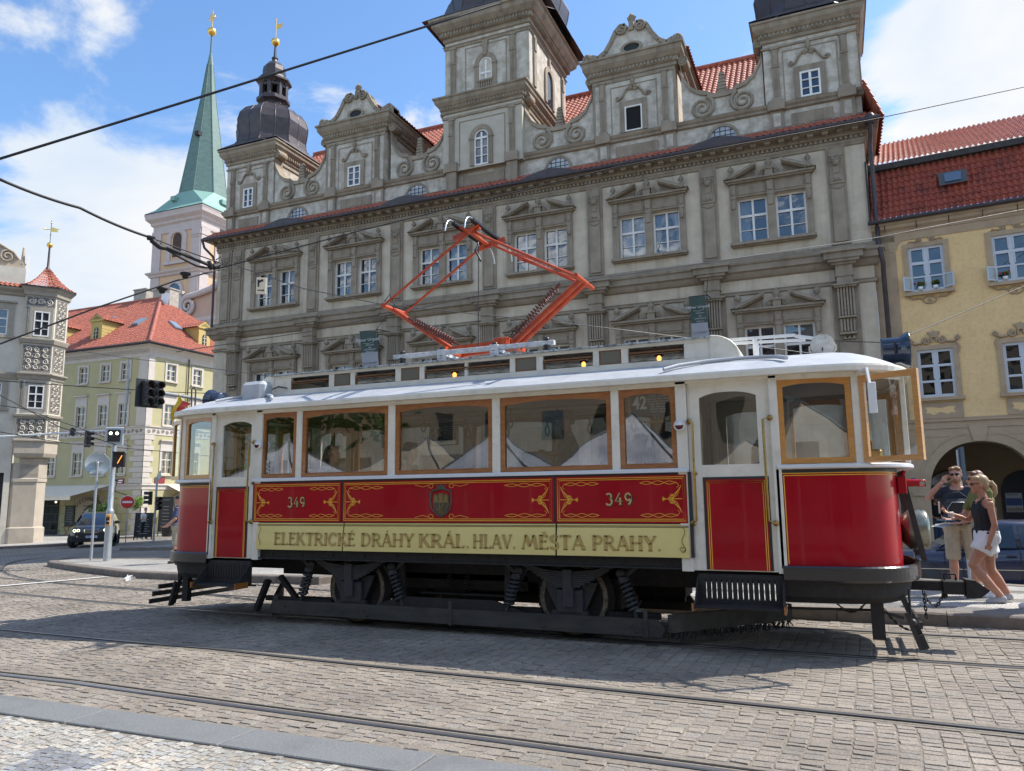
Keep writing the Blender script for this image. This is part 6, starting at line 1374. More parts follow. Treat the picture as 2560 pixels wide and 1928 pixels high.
turret(b, [(0,5.05),(0,13.6)]); b.build('turret_wall', M_sg, sgr, local=True)
for pr in ([(0,13.45),(.1,13.5),(.12,13.7),(.28,13.9),(.3,13.98),(0,14.0)], [(0,10.62),(.1,10.66),(.16,10.86),(.16,10.93),(0,10.98)], [(0,8.5),(.06,8.55),(.1,8.72),(.22,8.82),(.22,8.9),(0,8.94)], [(0,6.34),(.12,6.38),(.14,6.5),(0,6.54)]): b = MB(); turret(b, pr); b.build('string_course', M_sgt, sgr, local=True)
b = MB(); turret(b, [(-.5,4.0),(-.3,4.05),(-.1,4.1),(-.02,4.3),(-.02,4.95),(.08,5.0),(.08,5.08),(0,5.1)]); turret(b, [(-.42,2.9),(-.42,3.7),(-.36,4.0)])
b.sweep([(-.95,.7),(-.62,.42),(.5,.42),(.95,1.0),(.85,1.9),(.2,2.3)], [(0,-.9),(0,3.75)]); b.sweep([(-.95,.7),(-.62,.42),(.5,.42),(.95,1.0),(.85,1.9),(.2,2.3)], [(.0,2.66),(.05,2.7),(.05,2.86),(0,2.92)]); b.sweep([(-.95,.7),(-.62,.42),(.5,.42),(.95,1.0),(.85,1.9),(.2,2.3)], [(.10,-.9),(.10,.1),(0,.16)])
b.build('pillar', M_sgl, sgr, local=True)
def scrolls(b, x0, x1, z0, z1, y, seed, mt=0, dens=1.0):   # dark field with pale acanthus scrolls
    rnd = random.Random(seed); b.mi = 0; b.box(x0,x1,y-.012,y,z0,z1); b.mi = 1; w, h = x1-x0, z1-z0; e = .05
    for q in ((x0+e*.6,x1-e*.6,z0+e*.5,z0+e*.8),(x0+e*.6,x1-e*.6,z1-e*.8,z1-e*.5)): b.box(q[0],q[1],y-.016,y-.012,q[2],q[3])
    for q in ((x0+e*.5,x0+e*.8),(x1-e*.8,x1-e*.5)): b.box(q[0],q[1],y-.016,y-.012,z0+e*.5,z1-e*.5)
    nz = max(1, round(h/.42)); nx = max(1, round(w/.42)); cw, chh = (w-.16)/nx, (h-.16)/nz
    for i in range(nx):
        for j in range(nz):
            cx = x0+.08+cw*(i+.5); cz = z0+.08+chh*(j+.5); sg = 1 if (i+j)%2 else -1
            if nx > 1 and i >= nx/2: sg = -sg
            r = min(cw,chh)*.44
            b.tube([(px, y-.014, pz) for px, pz in spiral(cx, cz, r, r*.15, 1.5, rnd.random()*6.28, sg, 16)], [r*.24-.12*r*k/16 for k in range(17)], 4, smooth=False)
            for k in range(7):
                a = rnd.random()*6.28; rr_ = r*(.75+.5*rnd.random()); px, pz = cx+rr_*math.cos(a)*cw/min(cw,chh)*.95, cz+rr_*math.sin(a)*chh/min(cw,chh)*.95
                px = min(max(px,x0+.09),x1-.09); pz = min(max(pz,z0+.09),z1-.09); d = r*.22; an = rnd.random()*3.14
                b.add([(px+d*1.6*math.cos(an),y-.015,pz+d*1.6*math.sin(an)),(px-d*.6*math.sin(an),y-.015,pz+d*.6*math.cos(an)),(px-d*1.6*math.cos(an),y-.015,pz-d*1.6*math.sin(an)),(px+d*.6*math.sin(an),y-.015,pz-d*.6*math.cos(an))], [(0,1,2,3)])
def on_face(b, p, q):                                      # rotate a panel built at y=0 with x from p onto edge p->q
    p, q = Vector(p), Vector(q); d = (q-p).normalized(); b.v = [(p.x+d.x*x-d.y*y, p.y+d.y*x+d.x*y, z) for x, y, z in b.v]; return b
for (p, q), pans in (((TP_[1],TP_[2]), [(.02,1.46,12.85,13.42,1),(.02,.2,11.0,12.8,2),(.02,1.46,9.0,10.55,3),(.02,.2,6.9,8.45,4),(.02,1.46,5.15,6.3,5)]), ((TP_[2],TP_[3]), [(.12,.94,11.05,13.4,6),(.08,.98,9.0,10.55,7),(.1,.96,6.62,8.45,8),(.1,.96,5.15,6.3,9)]), ((TP_[3],TP_[4]), [(.1,.98,12.7,13.4,10),(.1,.98,9.0,10.55,11),(.1,.98,5.15,6.3,12)])):
    for x0, x1, z0, z1, sd in pans: b = MB(); scrolls(b, x0, x1, z0, z1, -.002, sd); on_face(b, p, q).build('sgraffito_panel', [M_sgd, M_sg], sgr, local=True, fix=False)
for z0, z1 in ((11.08,12.55),(6.85,8.2)):
    b = MB(); b.box(.28,.46,-.05,0,z0-.1,z1+.25); b.box(1.24,1.40,-.05,0,z0-.1,z1+.25); b.box(.46,1.24,-.05,0,z1,z1+.25); b.build('window_surround', M_sgt, sgr, local=True).matrix_basis = Matrix.Translation((-.74,0,0))
    window('window', .78, z1-z0, [(0,.07)], [(.62,.07),(.3,.03)], sgr, (.85-.74,-.012,z0), mt=M_wht); d = MB(); d.quad((.46-.74,-.003,z0),(1.24-.74,-.003,z0),(1.24-.74,-.003,z1),(.46-.74,-.003,z1)); d.build('interior', M_dark, sgr, local=True)
    b = MB(); b.box(.1,.98,-.04,0,z0-.1,z1+.25); on_face(b, TP_[3], TP_[4]).build('window_surround', M_sgt, sgr, local=True); b = MB(); b.box(.28,.8,-.05,-.04,z0,z1); on_face(b, TP_[3], TP_[4]).build('side_window', M_pane2, sgr, local=True)  # turret side window in the same attic glass
# turret roof, finial
apx = (.2,1.15); eav = [(TP_[0][0]-.2,.6),(-.9,-.33),(.88,-.33),(1.78,.68),(1.55,2.1),(.3,2.8)]
b = MB(); lev = [(1,13.98),(.72,14.25),(.47,14.62),(.28,15.0),(.12,15.35)]
for i in range(len(eav)-1):
    p, q = Vector(eav[i]), Vector(eav[i+1]); nt_ = max(3, round((q-p).length/.26)); A = Vector(apx)
    for j in range(len(lev)-1):
        (s0,z0),(s1,z1) = lev[j],lev[j+1]
        for r_ in range(2):
            sa, sb = s0+(s1-s0)*r_/2, s0+(s1-s0)*(r_+1)/2; za, zb = z0+(z1-z0)*r_/2, z0+(z1-z0)*(r_+1)/2; ns = nt_*4; rows = [[], []]
            for k in range(ns+1):
                t = k/ns; ph = (k%4)/4; w = .05*math.sin(math.pi*ph) if 0 < ph else 0; c_ = p.lerp(q, t); d = (c_-A)
                for m_, (s_, z_, st) in enumerate(((sa,za,.03),(sb,zb,0))): v = A+d*s_*(1+(w+st)*.25); rows[m_].append((v.x, v.y, z_+w+st))
            b.add(rows[0]+rows[1], [(k,k+1,ns+2+k,ns+1+k) for k in range(ns)])
b.build('turret_roof', M_tile2, sgr, local=True)
b = MB(); b.lathe([(.28,15.2),(.22,15.3),(.12,15.5),(.07,15.6),(.05,16.9)], (*apx,0), 10); b.tube([(*apx,16.9),(*apx,18.5)], .02, 6); b.lathe([(.0,17.55),(.05,17.6),(0,17.65)], (*apx,0), 8); b.build('finial', M_tin, sgr, local=True)
b = MB(); b.ball((*apx,16.95), .17, 10); b.ball((*apx,18.35), .05, 6); b.prism([(apx[0]+.03,17.8),(apx[0]+.4,17.85),(apx[0]+.3,17.93),(apx[0]+.45,18.02),(apx[0]+.03,18.1)], apx[1]-.01, apx[1]+.01); b.tube([(apx[0],apx[1],17.95),(apx[0]-.25,apx[1],17.9),(apx[0]-.32,apx[1],17.96)], .02, 5); b.ball((apx[0]-.34,apx[1],17.93), .05, 6); b.build('weather_vane', M_gold, sgr, local=True)
b = MB(); turret(b, [(.28,13.93),(.33,13.93),(.34,14.02),(.3,14.03)]); b.build('gutter', M_tin, sgr, local=True)
# plain front to the left of the turret
b = MB(); holes_wall(b, -9, -.80, -.9, 14.0, [(-2.55,-1.55,11.1,12.6),(-2.55,-1.55,6.9,8.3),(-2.9,-1.1,-.9,3.2)], .42, .25); b.quad((-.8,.42,14),(-.8,3,14),(-.8,3,16.2),(-.8,.42,16.2)); b.quad((-.8,.42,-.9),(-.8,6,-.9),(-.8,6,14),(-.8,.42,14)); b.box(-9,-.9,.3,1.0,14.0,15.1); b.build('front_wall', M_sg, sgr, local=True)
b = MB(); b.quad((-9,.66,-.9),(-1,.66,-.9),(-1,.66,13),(-9,.66,13)); b.build('interior', M_dark, sgr, local=True)
b = MB(); tile_roof(b, (-9,-.05,13.85), (8.3,0,0), (0,.5,.35), 36, 2, .05, .03, seg=4); b.build('eaves_tiles', M_tile2, sgr, local=True)
b = MB(); b.sweep([(-9,.42),(-.8,.42)], [(0,13.4),(.1,13.45),(.15,13.6),(.4,13.75),(.42,13.85),(0,13.9)]); b.sweep([(-9,.42),(-.8,.42)], [(0,8.5),(.1,8.55),(.2,8.8),(.2,8.9),(0,8.94)])
for z0, z1 in ((11.1,12.6),(6.9,8.3)):
    b.box(-2.85,-2.55,.36,.42,z0-.2,z1+.3); b.box(-1.55,-1.25,.36,.42,z0-.2,z1+.3); b.box(-2.55,-1.55,.36,.42,z1,z1+.3); b.box(-2.95,-1.15,.28,.42,z1+.36,z1+.46); b.box(-2.95,-1.15,.28,.42,z0-.2,z0-.06)
b.build('string_course', M_sgt, sgr, local=True)
for z0, z1 in ((11.1,12.6),(6.9,8.3)): window('window', 1.0, z1-z0, [(0,.07)], [(.62,.07),(.3,.03)], sgr, (-2.05,.5,z0), mt=M_wht)
b = MB(); b.prism([(-9,15.1),(-.95,15.1),(-.95,15.35),(-1.15,15.6),(-1.3,15.65),(-1.55,16.0),(-2.3,16.4),(-2.75,17.0),(-3.0,17.9),(-3.6,18.3),(-9,18.3)], .45, .8)
b.tube([(x,.42,z) for x, z in spiral(-1.85,15.72,.42,.08,1.8,0,1)], .07, 5); b.lathe([(.17,15.35),(.19,15.42),(.14,15.46),(.11,15.5),(.05,16.4),(0,16.45)], (-1.08,.6,0), 4, smooth=False); b.tube([(-1.3,.42,15.65),(-1.55,.42,16.0),(-2.3,.42,16.4),(-2.75,.42,17.0),(-3.0,.42,17.9)], .08, 5); b.box(-3.6,-2.7,.3,.8,17.9,18.1); b.build('scroll_gable', mat('warm_sandstone', (.46,.37,.27), .9, (.40,.33,.25), 3), sgr, local=True)
# ---- green house with red hipped roof (axis-parallel, corner towards the square)
GX, GY = -46.6, 41.0
M_gr = mat('olive_green_plaster', (.44,.395,.225), .9, (.40,.36,.20), 1.5, bump=.15, bsc=10); M_gt = mat('pinkish_white_trim', (.55,.50,.45), .9, (.50,.45,.40), 3, bump=.1)
M_gw = mat('cream_window_paint', (.62,.57,.47), .5)
grn = thing('green_house', 'olive green corner house with white window frames and red hipped roof beyond the junction', 'building', (GX-5, GY+5, -1.0))
lw = [-56.5,-53.5,-51.1,-48.97]; rwn = [43.1,45.7,48.6,51.6]
rowz = [(10.66,1.28,.86),(7.22,1.62,.92),(3.55,1.72,.98)]
b = MB(); hl = [(x-w/2,x+w/2,z,z+h) for x in lw for z,h,w in rowz]; holes_wall(b, -66, GX, -1.1, 13.1, hl, GY, .15)
tmp = MB(); hr = [(y-w/2,y+w/2,z,z+h) for y in rwn for z,h,w in rowz]; holes_wall(tmp, GY, 56, -1.1, 13.1, hr, 0, .15)
b.add([(GX-y, x, z) for x, y, z in tmp.v], tmp.f); b.build('wall', M_gr, grn)
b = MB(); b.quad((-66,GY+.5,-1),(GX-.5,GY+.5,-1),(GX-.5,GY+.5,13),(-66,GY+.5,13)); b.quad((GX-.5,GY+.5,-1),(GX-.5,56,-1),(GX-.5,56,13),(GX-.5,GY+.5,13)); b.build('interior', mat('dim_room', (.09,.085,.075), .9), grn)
b = MB()
path = [(-66,GY),(GX,GY),(GX,56)]
b.sweep(path, [(0,12.3),(.05,12.32),(.05,12.5),(.1,12.55),(.1,12.75),(.3,12.85),(.34,13.05),(.5,13.1),(.5,13.18),(0,13.2)]); b.sweep(path, [(0,6.42),(.04,6.44),(.04,6.95),(.12,7.0),(.12,7.06),(0,7.08)]); b.sweep(path, [(0,2.36),(.06,2.4),(.06,2.62),(.15,2.7),(.15,2.78),(0,2.82)])
b.box(-47.55,GX+.03,GY-.05,GY-.0,7.1,12.3); b.box(GX,GX+.05,GY-.05,GY+.5,7.1,12.3)
for k in range(9): z = 2.85+.40*k; w = .95 if k%2 else 1.35; b.box(GX-w,GX+.05,GY-.06,GY-.0,z,z+.36); b.box(GX,GX+.06,GY-.06,GY+w*.6,z,z+.36)
for k in range(8): z = -1.0+.42*k; w = .85 if k%2 else 1.1; b.box(GX-w,GX+.05,GY-.05,GY,z,z+.39); b.box(GX,GX+.05,GY-.05,GY+w*.7,z,z+.39)
x = -60
while x < GX: b.box(x,x+.07,GY-.16,GY-.1,12.58,12.72); x += .15
for x in lw:
    for i, (z,h,w) in enumerate(rowz):
        for s in (-1,1): b.box(x+s*(w/2+.09)-.09,x+s*(w/2+.09)+.09,GY-.05,GY,z-.05,z+h+.16)
        b.box(x-w/2,x+w/2,GY-.05,GY,z+h,z+h+.16); b.box(x-w/2-.22,x+w/2+.22,GY-.16,GY,z-.14,z-.05)
        if i: b.box(x-w/2-.16,x+w/2+.16,GY-.04,GY,z+h+.16,z+h+.75); b.box(x-w/2-.24,x+w/2+.24,GY-.2,GY,z+h+.75,z+h+.84)
for y in rwn:
    for i, (z,h,w) in enumerate(rowz):
        for s in (-1,1): b.box(GX,GX+.05,y+s*(w/2+.09)-.09,y+s*(w/2+.09)+.09,z-.05,z+h+.16)
        b.box(GX,GX+.05,y-w/2,y+w/2,z+h,z+h+.16); b.box(GX,GX+.16,y-w/2-.22,y+w/2+.22,z-.14,z-.05)
        if i: b.box(GX,GX+.04,y-w/2-.16,y+w/2+.16,z+h+.16,z+h+.75); b.box(GX,GX+.2,y-w/2-.24,y+w/2+.24,z+h+.75,z+h+.84)
b.build('trim', M_gt, grn)
b = MB(); scr = [b.tube([(xx, GY-.045, zz) for xx, zz in spiral(-60+.42*k, 6.70, .15, .03, 1.3, 0, 1 if k%2 else -1, 12)], .03, 4) for k in range(32)]
for k in range(22): b.tube([(GX+.045, yy, zz) for yy, zz in spiral(GY+.3+.42*k, 6.70, .15, .03, 1.3, 0, 1 if k%2 else -1, 12)], .03, 4)
b.build('scroll_frieze', mat('frieze_brown', (.24,.19,.15), .9), grn)
wins_ = {}
for i, (z,h,w) in enumerate(rowz):
    for j, x in enumerate(lw):
        loc = (x-grn.location.x, GY+.1-grn.location.y, z-grn.location.z)
        if i not in wins_: wins_[i] = window('window', w, h, [(0,.07),(-.25,.02),(.25,.02)], [(.62,.07),(.31,.03)], grn, loc, mt=M_gw)
        else: inst(wins_[i], loc)
    for y in rwn: o = inst(wins_[i], (GX-.1-grn.location.x, y-grn.location.y, z-grn.location.z)); o.rotation_euler = (0,0,math.pi/2)
# roof, hip tiles, dormers, chimneys
EV, RG = 13.2, 19.2; rY = GY+7.0; e = .55
def hip(v): return v
b = MB(); L0 = (-66,GY-e,EV); ulen = GX+e+66
tile_roof(b, L0, (ulen,0,0), (0,7.0+e,RG-EV), 72, 26, .05, .03, rf=lambda v: 1-v*(7.0+e)/ulen, seg=4)
tile_roof(b, (GX+e,GY-e,EV), (0,15.1,0), (-(7.0+e),0,RG-EV), 52, 26, .05, .03, lf=lambda v: v*.5, rf=lambda v: 1-v*.5, seg=4)
b.tube([(GX+e,GY-e,EV+.05),(GX-7.0,rY,RG+.05)], .14, 8); b.tube([(-66,rY,RG+.03),(GX-7,rY,RG+.03)], .14, 8); b.quad((-66,rY,RG),(GX-7,rY,RG),(GX-7,60,EV-4),(-66,60,EV-4)); b.build('roof', M_tile2, grn)
b = MB(); b.tube([(-66,GY-e-.1,EV-.02),(GX+e+.1,GY-e-.1,EV-.02),(GX+e+.1,56,EV-.02)], .12, 6); b.tube([(GX+.12,45.0-.3,12.6),(GX+.12,45.0-.3,2.8)], .05, 6); b.build('gutter', M_tin, grn)
b = MB()
for x, y, w, z in ((-56.3,48.6,.75,20.4),(-53.7,48.6,1.0,20.1)): b.box(x-w,x+w,y-.5,y+.5,16,z); b.box(x-w-.08,x+w+.08,y-.58,y+.58,z-.1,z)
b.build('chimney', mat('old_chimney_render', (.30,.27,.22), .9, (.42,.39,.34), 3), grn)
M_dy = mat('ochre_boards', (.50,.38,.13), .85, (.44,.33,.11), 4)
def dormer(front):                                        # local: front at y=0, x across, going back along +y
    p = []
    b = MB(); b.box(-.62,.62,0,2.6,0,1.75)
    for k in range(7): 
        for s in (-1,1): b.box(s*.62-.012 if s < 0 else .62,-.62 if s < 0 else .632,.02,2.5,.05+.25*k,.07+.25*k)
    b.prism([(-.82,1.75),(.82,1.75),(0,2.3)], -.05, .1); b.prism([(-.74,1.66),(.74,1.66),(.78,1.76),(-.78,1.76)], -.1, .06)
    r = MB(); tile_roof(r, (.86,-.06,1.72), (0,3.4,0), (-.86,0,.62), 12, 3, .05, .03, seg=4); tile_roof(r, (-.86,3.34,1.72), (0,-3.4,0), (.86,0,.62), 12, 3, .05, .03, seg=4)
    w = MB(); w.prism([(-.24,.3),(.24,.3)]+[(.24*math.cos(a),.95+.24*math.sin(a)) for a in [math.pi*i/8 for i in range(9)]], -.012, 0); tr = MB(); tr.prism([(-.5,1.84),(.5,1.84),(0,2.16)], -.06, -.051)
    g = MB(); g.box(-.03,.03,-.03,-.012,.3,1.15); g.box(-.2,.2,-.03,-.013,.85,.9); g.box(-.2,.2,-.03,-.013,.55,.58)
    return b, r, w, g, tr
for M in [Matrix.Translation((-53.6,41.9,EV+.95)), Matrix.Translation((-58.6,41.9,EV+.95)), Matrix.Translation((GX-.75,47.0,EV+.75)) @ Matrix.Rotation(math.pi/2, 4, 'Z'), Matrix.Translation((GX-.75,50.6,EV+.75)) @ Matrix.Rotation(math.pi/2, 4, 'Z')]:
    bs = dormer(None); o = None
    for q, (nm, mt) in zip(bs, (('dormer', M_dy), ('dormer_roof', M_tile2), ('dormer_window', M_dark), ('window_bar', M_gw), ('gable_inset', mat('ochre_dark', (.25,.18,.06), .9)))):
        q.v = [tuple(M @ Vector(v)) for v in q.v]; r_ = q.build(nm, mt, grn if o is None else o, fix=nm != 'dormer_roof'); o = o or r_
for x, y, z, m_ in ((-51.0,43.7,16.2,0),(-55.6,44.6,17.0,0),(GX-2.6,45.6,16.1,1)):
    b = MB(); b.box(-.36,.36,-.55,.55,0,.16); b.box(-.28,.28,-.46,.46,.16,.18); q = (Matrix.Translation((x,y,z-.35)) @ (Matrix.Rotation(math.pi/2, 4, 'Z') if m_ else Matrix.Identity(4)) @ Matrix.Rotation(R(38.5), 4, 'X')); b.v = [tuple(q @ Vector(v)) for v in b.v]; b.build('roof_light', mat('roof_light_glass', (.20,.24,.28), .12, spec=1), grn)
b = MB(); b.quad(*[(-52.6+.5*x, 47.4, 19.0+.5*z) for x, z in ((-1,-1),(1,-1.4),(1.5,.6),(-.4,1))]); b.build('satellite_panel', M_wht, grn)
# ground floor: doorway arch with the restaurant name, dark passage, wall lamps, menu boards, street name plates
b = MB(); cx = -51.75; A = [math.pi*i/12 for i in range(13)]
b.prism([(-53.3,1.95),(-50.2,1.95),(-50.45,1.3),(-50.6,-1.0),(-51.0,-1.0),(-51.0,.55)]+[(cx+.75*math.cos(a),.6+.55*math.sin(a)) for a in A]+[(-52.5,.55),(-52.5,-1.0),(-52.95,-1.0),(-53.1,1.3)], GY-.08, GY-.0); b.build('door_arch', mat('door_arch_stone', (.45,.37,.27), .9, (.40,.33,.24), 3), grn)
b = MB(); b.quad((-52.5,GY-.01,-1),(-51,GY-.01,-1),(-51,GY-.01,1.1),(-52.5,GY-.01,1.1)); b.quad((-57.0,GY-.01,-1),(-55.1,GY-.01,-1),(-55.1,GY-.01,2.2),(-57.0,GY-.01,2.2)); b.build('dark_doorway', M_dark, grn)
b = MB(); b.prism([(cx+.62*math.cos(a),.62+.45*math.sin(a)) for a in A], GY-.02, GY-.012); b.build('fanlight', mat('fanlight_glass', (.35,.33,.28), .3), grn)
M_dl = mat('dark_lettering', (.05,.045,.04), .6)
for i, c in enumerate('USCHNELLŮ'):
    a = R(128-76*i/8); text('restaurant_lettering', c, .42, facing((cx+2.05*math.cos(a), GY-.1, -.42+2.05*math.sin(a))) @ Matrix.Rotation(a-math.pi/2, 4, 'Z'), M_dl, grn, local=False, bold=.004)
text('restaurant_lettering', 'restaurace', .30, facing((cx, GY-.1, 1.14)), M_dl, grn, local=False)
b = MB()
for k in range(4):
    z = -.6+.62*k; b.box(-66,-53.3,GY-.012,GY,z,z+.025); b.box(-50.4,GX-1.1,GY-.012,GY,z,z+.025)
    for i in range(14): x = -60+1.0*i+(.5 if k%2 else 0); b.box(x,x+.02,GY-.012,GY,z,z+.6) if not -53.4 < x < -50.4 else None
b.build('rustication', mat('joint_shadow_paint', (.17,.165,.07), .9), grn)
b = MB(); b.box(-49.2,-48.4,GY-.06,GY-.02,2.78,3.22); o = b.build('street_plate', mat('plate_red', (.24,.02,.03), .4), grn); b = MB(); b.box(-49.1,-48.5,GY-.068,GY-.061,3.02,3.12); b.box(-49.0,-48.6,GY-.068,GY-.061,2.88,2.95); b.build('plate_text', M_wht, o)
b = MB(); b.box(GX+.02,GX+.06,42.1,43.0,2.85,3.3); b.build('street_plate', MATS['plate_red'], grn)
for x in (-55.0,-49.0):
    b = MB(); b.tube([(x,GY,1.75),(x,GY-.35,1.8),(x,GY-.4,1.65)], .02, 5); b.lathe([(.12,1.62),(.05,1.72),(.02,1.74)], (x,GY-.4,0), 8); o = b.build('wall_lamp', M_black, grn); b = MB(); b.ball((x,GY-.4,1.55),.075,8); b.build('bulb', mat('warm_bulb', (1,.8,.5), .4, em=((1,.72,.4), 1.6 if x < -50 else .35)), o)
for x0, x1, z0, z1 in ((-54.35,-53.35,-.3,1.25),(-50.2,-49.4,-.1,1.2)):
    b = MB(); b.box(x0,x1,GY-.07,GY-.02,z0,z1); o = b.build('menu_board', mat('blackboard', (.025,.025,.027), .7, (.04,.04,.04), 8), grn); b = MB()
    for k in range(9): z = z1-.14-.13*k; w = (x1-x0)*random.uniform(.5,.8); b.box((x0+x1)/2-w/2,(x0+x1)/2+w/2,GY-.076,GY-.071,z,z+.03) if z > z0+.06 else None
    b.build('chalk_lines', mat('chalk', (.3,.3,.3), .9), o)
# awnings (fixed to the house)
M_awn = mat('awning_canvas', (.74,.67,.55), .8, (.68,.61,.50), 3)
b = MB(); b.add([(-62,GY-.1,2.75),(-49.6,GY-.1,2.75),(-50.6,GY-2.6,1.95),(-62,GY-2.6,1.95),(-50.6,GY-2.6,1.68),(-62,GY-2.6,1.68)], [(0,1,2,3),(3,2,4,5)]); b.tube([(-62,GY-2.6,1.95),(-50.6,GY-2.6,1.95)], .04, 6)
b.add([(GX+.1,43.2,2.75),(GX+.1,56,2.75),(GX+2.2,56,1.75),(GX+2.2,43.6,1.75),(GX+2.2,56,1.45),(GX+2.2,43.6,1.45)], [(0,1,2,3),(3,2,4,5)]); b.build('awning', M_awn, grn, fix=False)
b = MB(); b.prism([(44.2,-1),(45.9,-1),(45.9,1.0),(45.6,1.6),(45.05,1.85),(44.5,1.6),(44.2,1.0)], GX+.01, GX+.03, 'x'); b.build('dark_doorway', M_dark, grn)
b = MB(); b.prism([(43.8,-1),(44.2,-1),(44.2,1.0),(44.5,1.6),(45.05,1.85),(45.6,1.6),(45.9,1.0),(45.9,-1),(46.3,-1),(46.3,1.9),(45.05,2.3),(43.8,1.9)], GX+.0, GX+.08, 'x'); b.build('door_arch', MATS['door_arch_stone'], grn)
# ---- church with green copper spire
M_ch = mat('church_peach_plaster', (.58,.40,.25), .9, (.54,.37,.235), 1, bump=.1); M_cht = mat('church_pink_grey_stone', (.50,.44,.42), .9, (.45,.39,.37), 1.5, bump=.1)
M_cop = mat('green_copper', (.085,.155,.135), .6, (.125,.205,.18), 1.2, dirt=((.06,.095,.085), 2.5, .6), bump=.4, bsc=2.0, stretch=(1,1,2.5)); M_cop2 = mat('bright_copper', (.17,.31,.265), .6, (.20,.35,.30), 2)
CX0, CX1, CY0_, CY1_ = -82.4, -74.0, 72.0, 80.4
chu = thing('church', 'peach church tower with tall pointed green copper spire and gilded ball behind the red roof', 'church', ((CX0+CX1)/2, (CY0_+CY1_)/2, -1.1)); ccx, ccy = (CX0+CX1)/2, (CY0_+CY1_)/2
b = MB(); b.box(CX0,CX1,CY0_,CY1_,-1,38.3); b.build('tower', M_ch, chu)
b = MB(); loop = [(CX0,CY0_),(CX1,CY0_),(CX1,CY1_),(CX0,CY1_)]
b.sweep(loop, [(0,36.8),(.15,36.9),(.15,37.3),(.05,37.4),(.05,38.0),(.3,38.2),(.35,38.5),(.8,38.9),(.85,39.3),(.95,39.6),(-.5,39.7)], closed=True); b.sweep(loop, [(0,30.9),(.25,31.0),(.3,31.2),(.55,31.4),(.6,31.6),(0,31.8)], closed=True); b.sweep(loop, [(.25,-1),(.25,26.0),(.1,26.4),(0,26.5)], closed=True)
for x in (CX0+.75, CX1-.75):
    b.box(x-.75,x+.75,CY0_-.14,CY0_,31.8,36.9); b.box(x-.85,x+.85,CY0_-.22,CY0_,36.0,36.2)
    for k in range(5): b.lathe([(0,-.24),(.14,-.2),(.16,0)], (x-.6+.3*k,CY0_,35.7), 8, 'y')
    b.box(x-.75,x+.75,CY0_-.12,CY0_,26,30.9)
for y in (CY0_+.75, CY1_-.75): b.box(CX1,CX1+.14,y-.75,y+.75,31.8,36.9); b.box(CX1,CX1+.22,y-.85,y+.85,36.0,36.2); b.box(CX1,CX1+.12,y-.75,y+.75,26,30.9)
wx = -78.1
b.box(wx-1.75,wx-1.05,CY0_-.16,CY0_,32.9,36.0); b.box(wx+1.05,wx+1.75,CY0_-.16,CY0_,32.9,36.0); b.box(wx-2.0,wx+2.0,CY0_-.35,CY0_,32.4,32.8)
for i in range(12):
    a0, a1 = math.pi*i/12, math.pi*(i+1)/12; b.prism([(wx+r*math.cos(q), 36.0+r*.72*math.sin(q)) for r, q in ((1.05,a0),(1.8,a0),(1.8,a1),(1.05,a1))], CY0_-.16, CY0_)
    a0, a1 = 2*math.pi*i/12, 2*math.pi*(i+1)/12; b.prism([(wx+r*math.cos(q), 28.7+r*math.sin(q)) for r, q in ((1.1,a0),(1.6,a0),(1.6,a1),(1.1,a1))], CY0_-.14, CY0_)
for y in (ccy,):
    b.box(CX1,CX1+.16,y-1.75,y-1.05,32.9,36.0); b.box(CX1,CX1+.16,y+1.05,y+1.75,32.9,36.0)
    for i in range(12): a0, a1 = math.pi*i/12, math.pi*(i+1)/12; b.prism([(y+r*math.cos(q), 36.0+r*.72*math.sin(q)) for r, q in ((1.05,a0),(1.8,a0),(1.8,a1),(1.05,a1))], CX1, CX1+.16, 'x')
b.build('stone_trim', M_cht, chu)
b = MB(); b.prism([(wx-.75,33.4),(wx+.75,33.4),(wx+.75,36.0)]+[(wx+.75*math.cos(a),36+.7*math.sin(a)) for a in A]+[(wx-.75,36)], CY0_-.012, CY0_-.004); b.build('belfry_louvre', mat('louvre_brown', (.045,.025,.02), .8, (.08,.05,.04), 4, stretch=(.2,1,6)), chu)
b = MB(); b.add([(wx+1.08*math.cos(t),CY0_-.02,28.7+1.08*math.sin(t)) for t in [2*math.pi*i/20 for i in range(20)]], [tuple(range(20))]); b.build('round_window', M_pane2, chu)
sq = 1/math.cos(math.pi/8); b = MB(); hb = 5.1
lv = [(hb,39.7,0),(4.3,40.2,0),(3.6,41.1,.35)]
r0 = 3.15; oct_ = [(ccx+r0*sq*math.cos(math.pi/8+k*math.pi/4), ccy+r0*sq*math.sin(math.pi/8+k*math.pi/4), 42.9) for k in range(8)]
sqv = lambda h, z: [(ccx-h,ccy-h,z),(ccx+h,ccy-h,z),(ccx+h,ccy+h,z),(ccx-h,ccy+h,z)]
b.add(sqv(5.15,39.72)+sqv(4.2,40.5), [(i,(i+1)%4,4+(i+1)%4,4+i) for i in range(4)]); b.add(sqv(4.2,40.5)+oct_, [(1,2,4,11),(2,5,4),(2,3,6,5),(3,7,6),(3,0,8,7),(0,9,8),(0,1,10,9),(1,11,10)])
for x, y in ((-79.3,CY0_+.4),(-74.4,76.0)): b.box(x-.35,x+.35,y-.5,y+.8,41.4,42.0)
b.build('spire_skirt', M_cop2, chu)
b = MB(); b.lathe([(3.1*sq,42.85),(2.15*sq,49.5),(1.1*sq,56.9),(.42*sq,63.0),(.16,64.9),(.12,67.7)], (ccx,ccy,0), 8, smooth=False, a0=math.pi/8, a1=math.pi/8+2*math.pi)
for k in range(8): a = math.pi/8+k*math.pi/4; b.tube([(ccx+r*sq*math.cos(a),ccy+r*sq*math.sin(a),z) for r, z in ((3.1,42.85),(2.15,49.5),(1.1,56.9),(.42,63.0))], .06, 4)
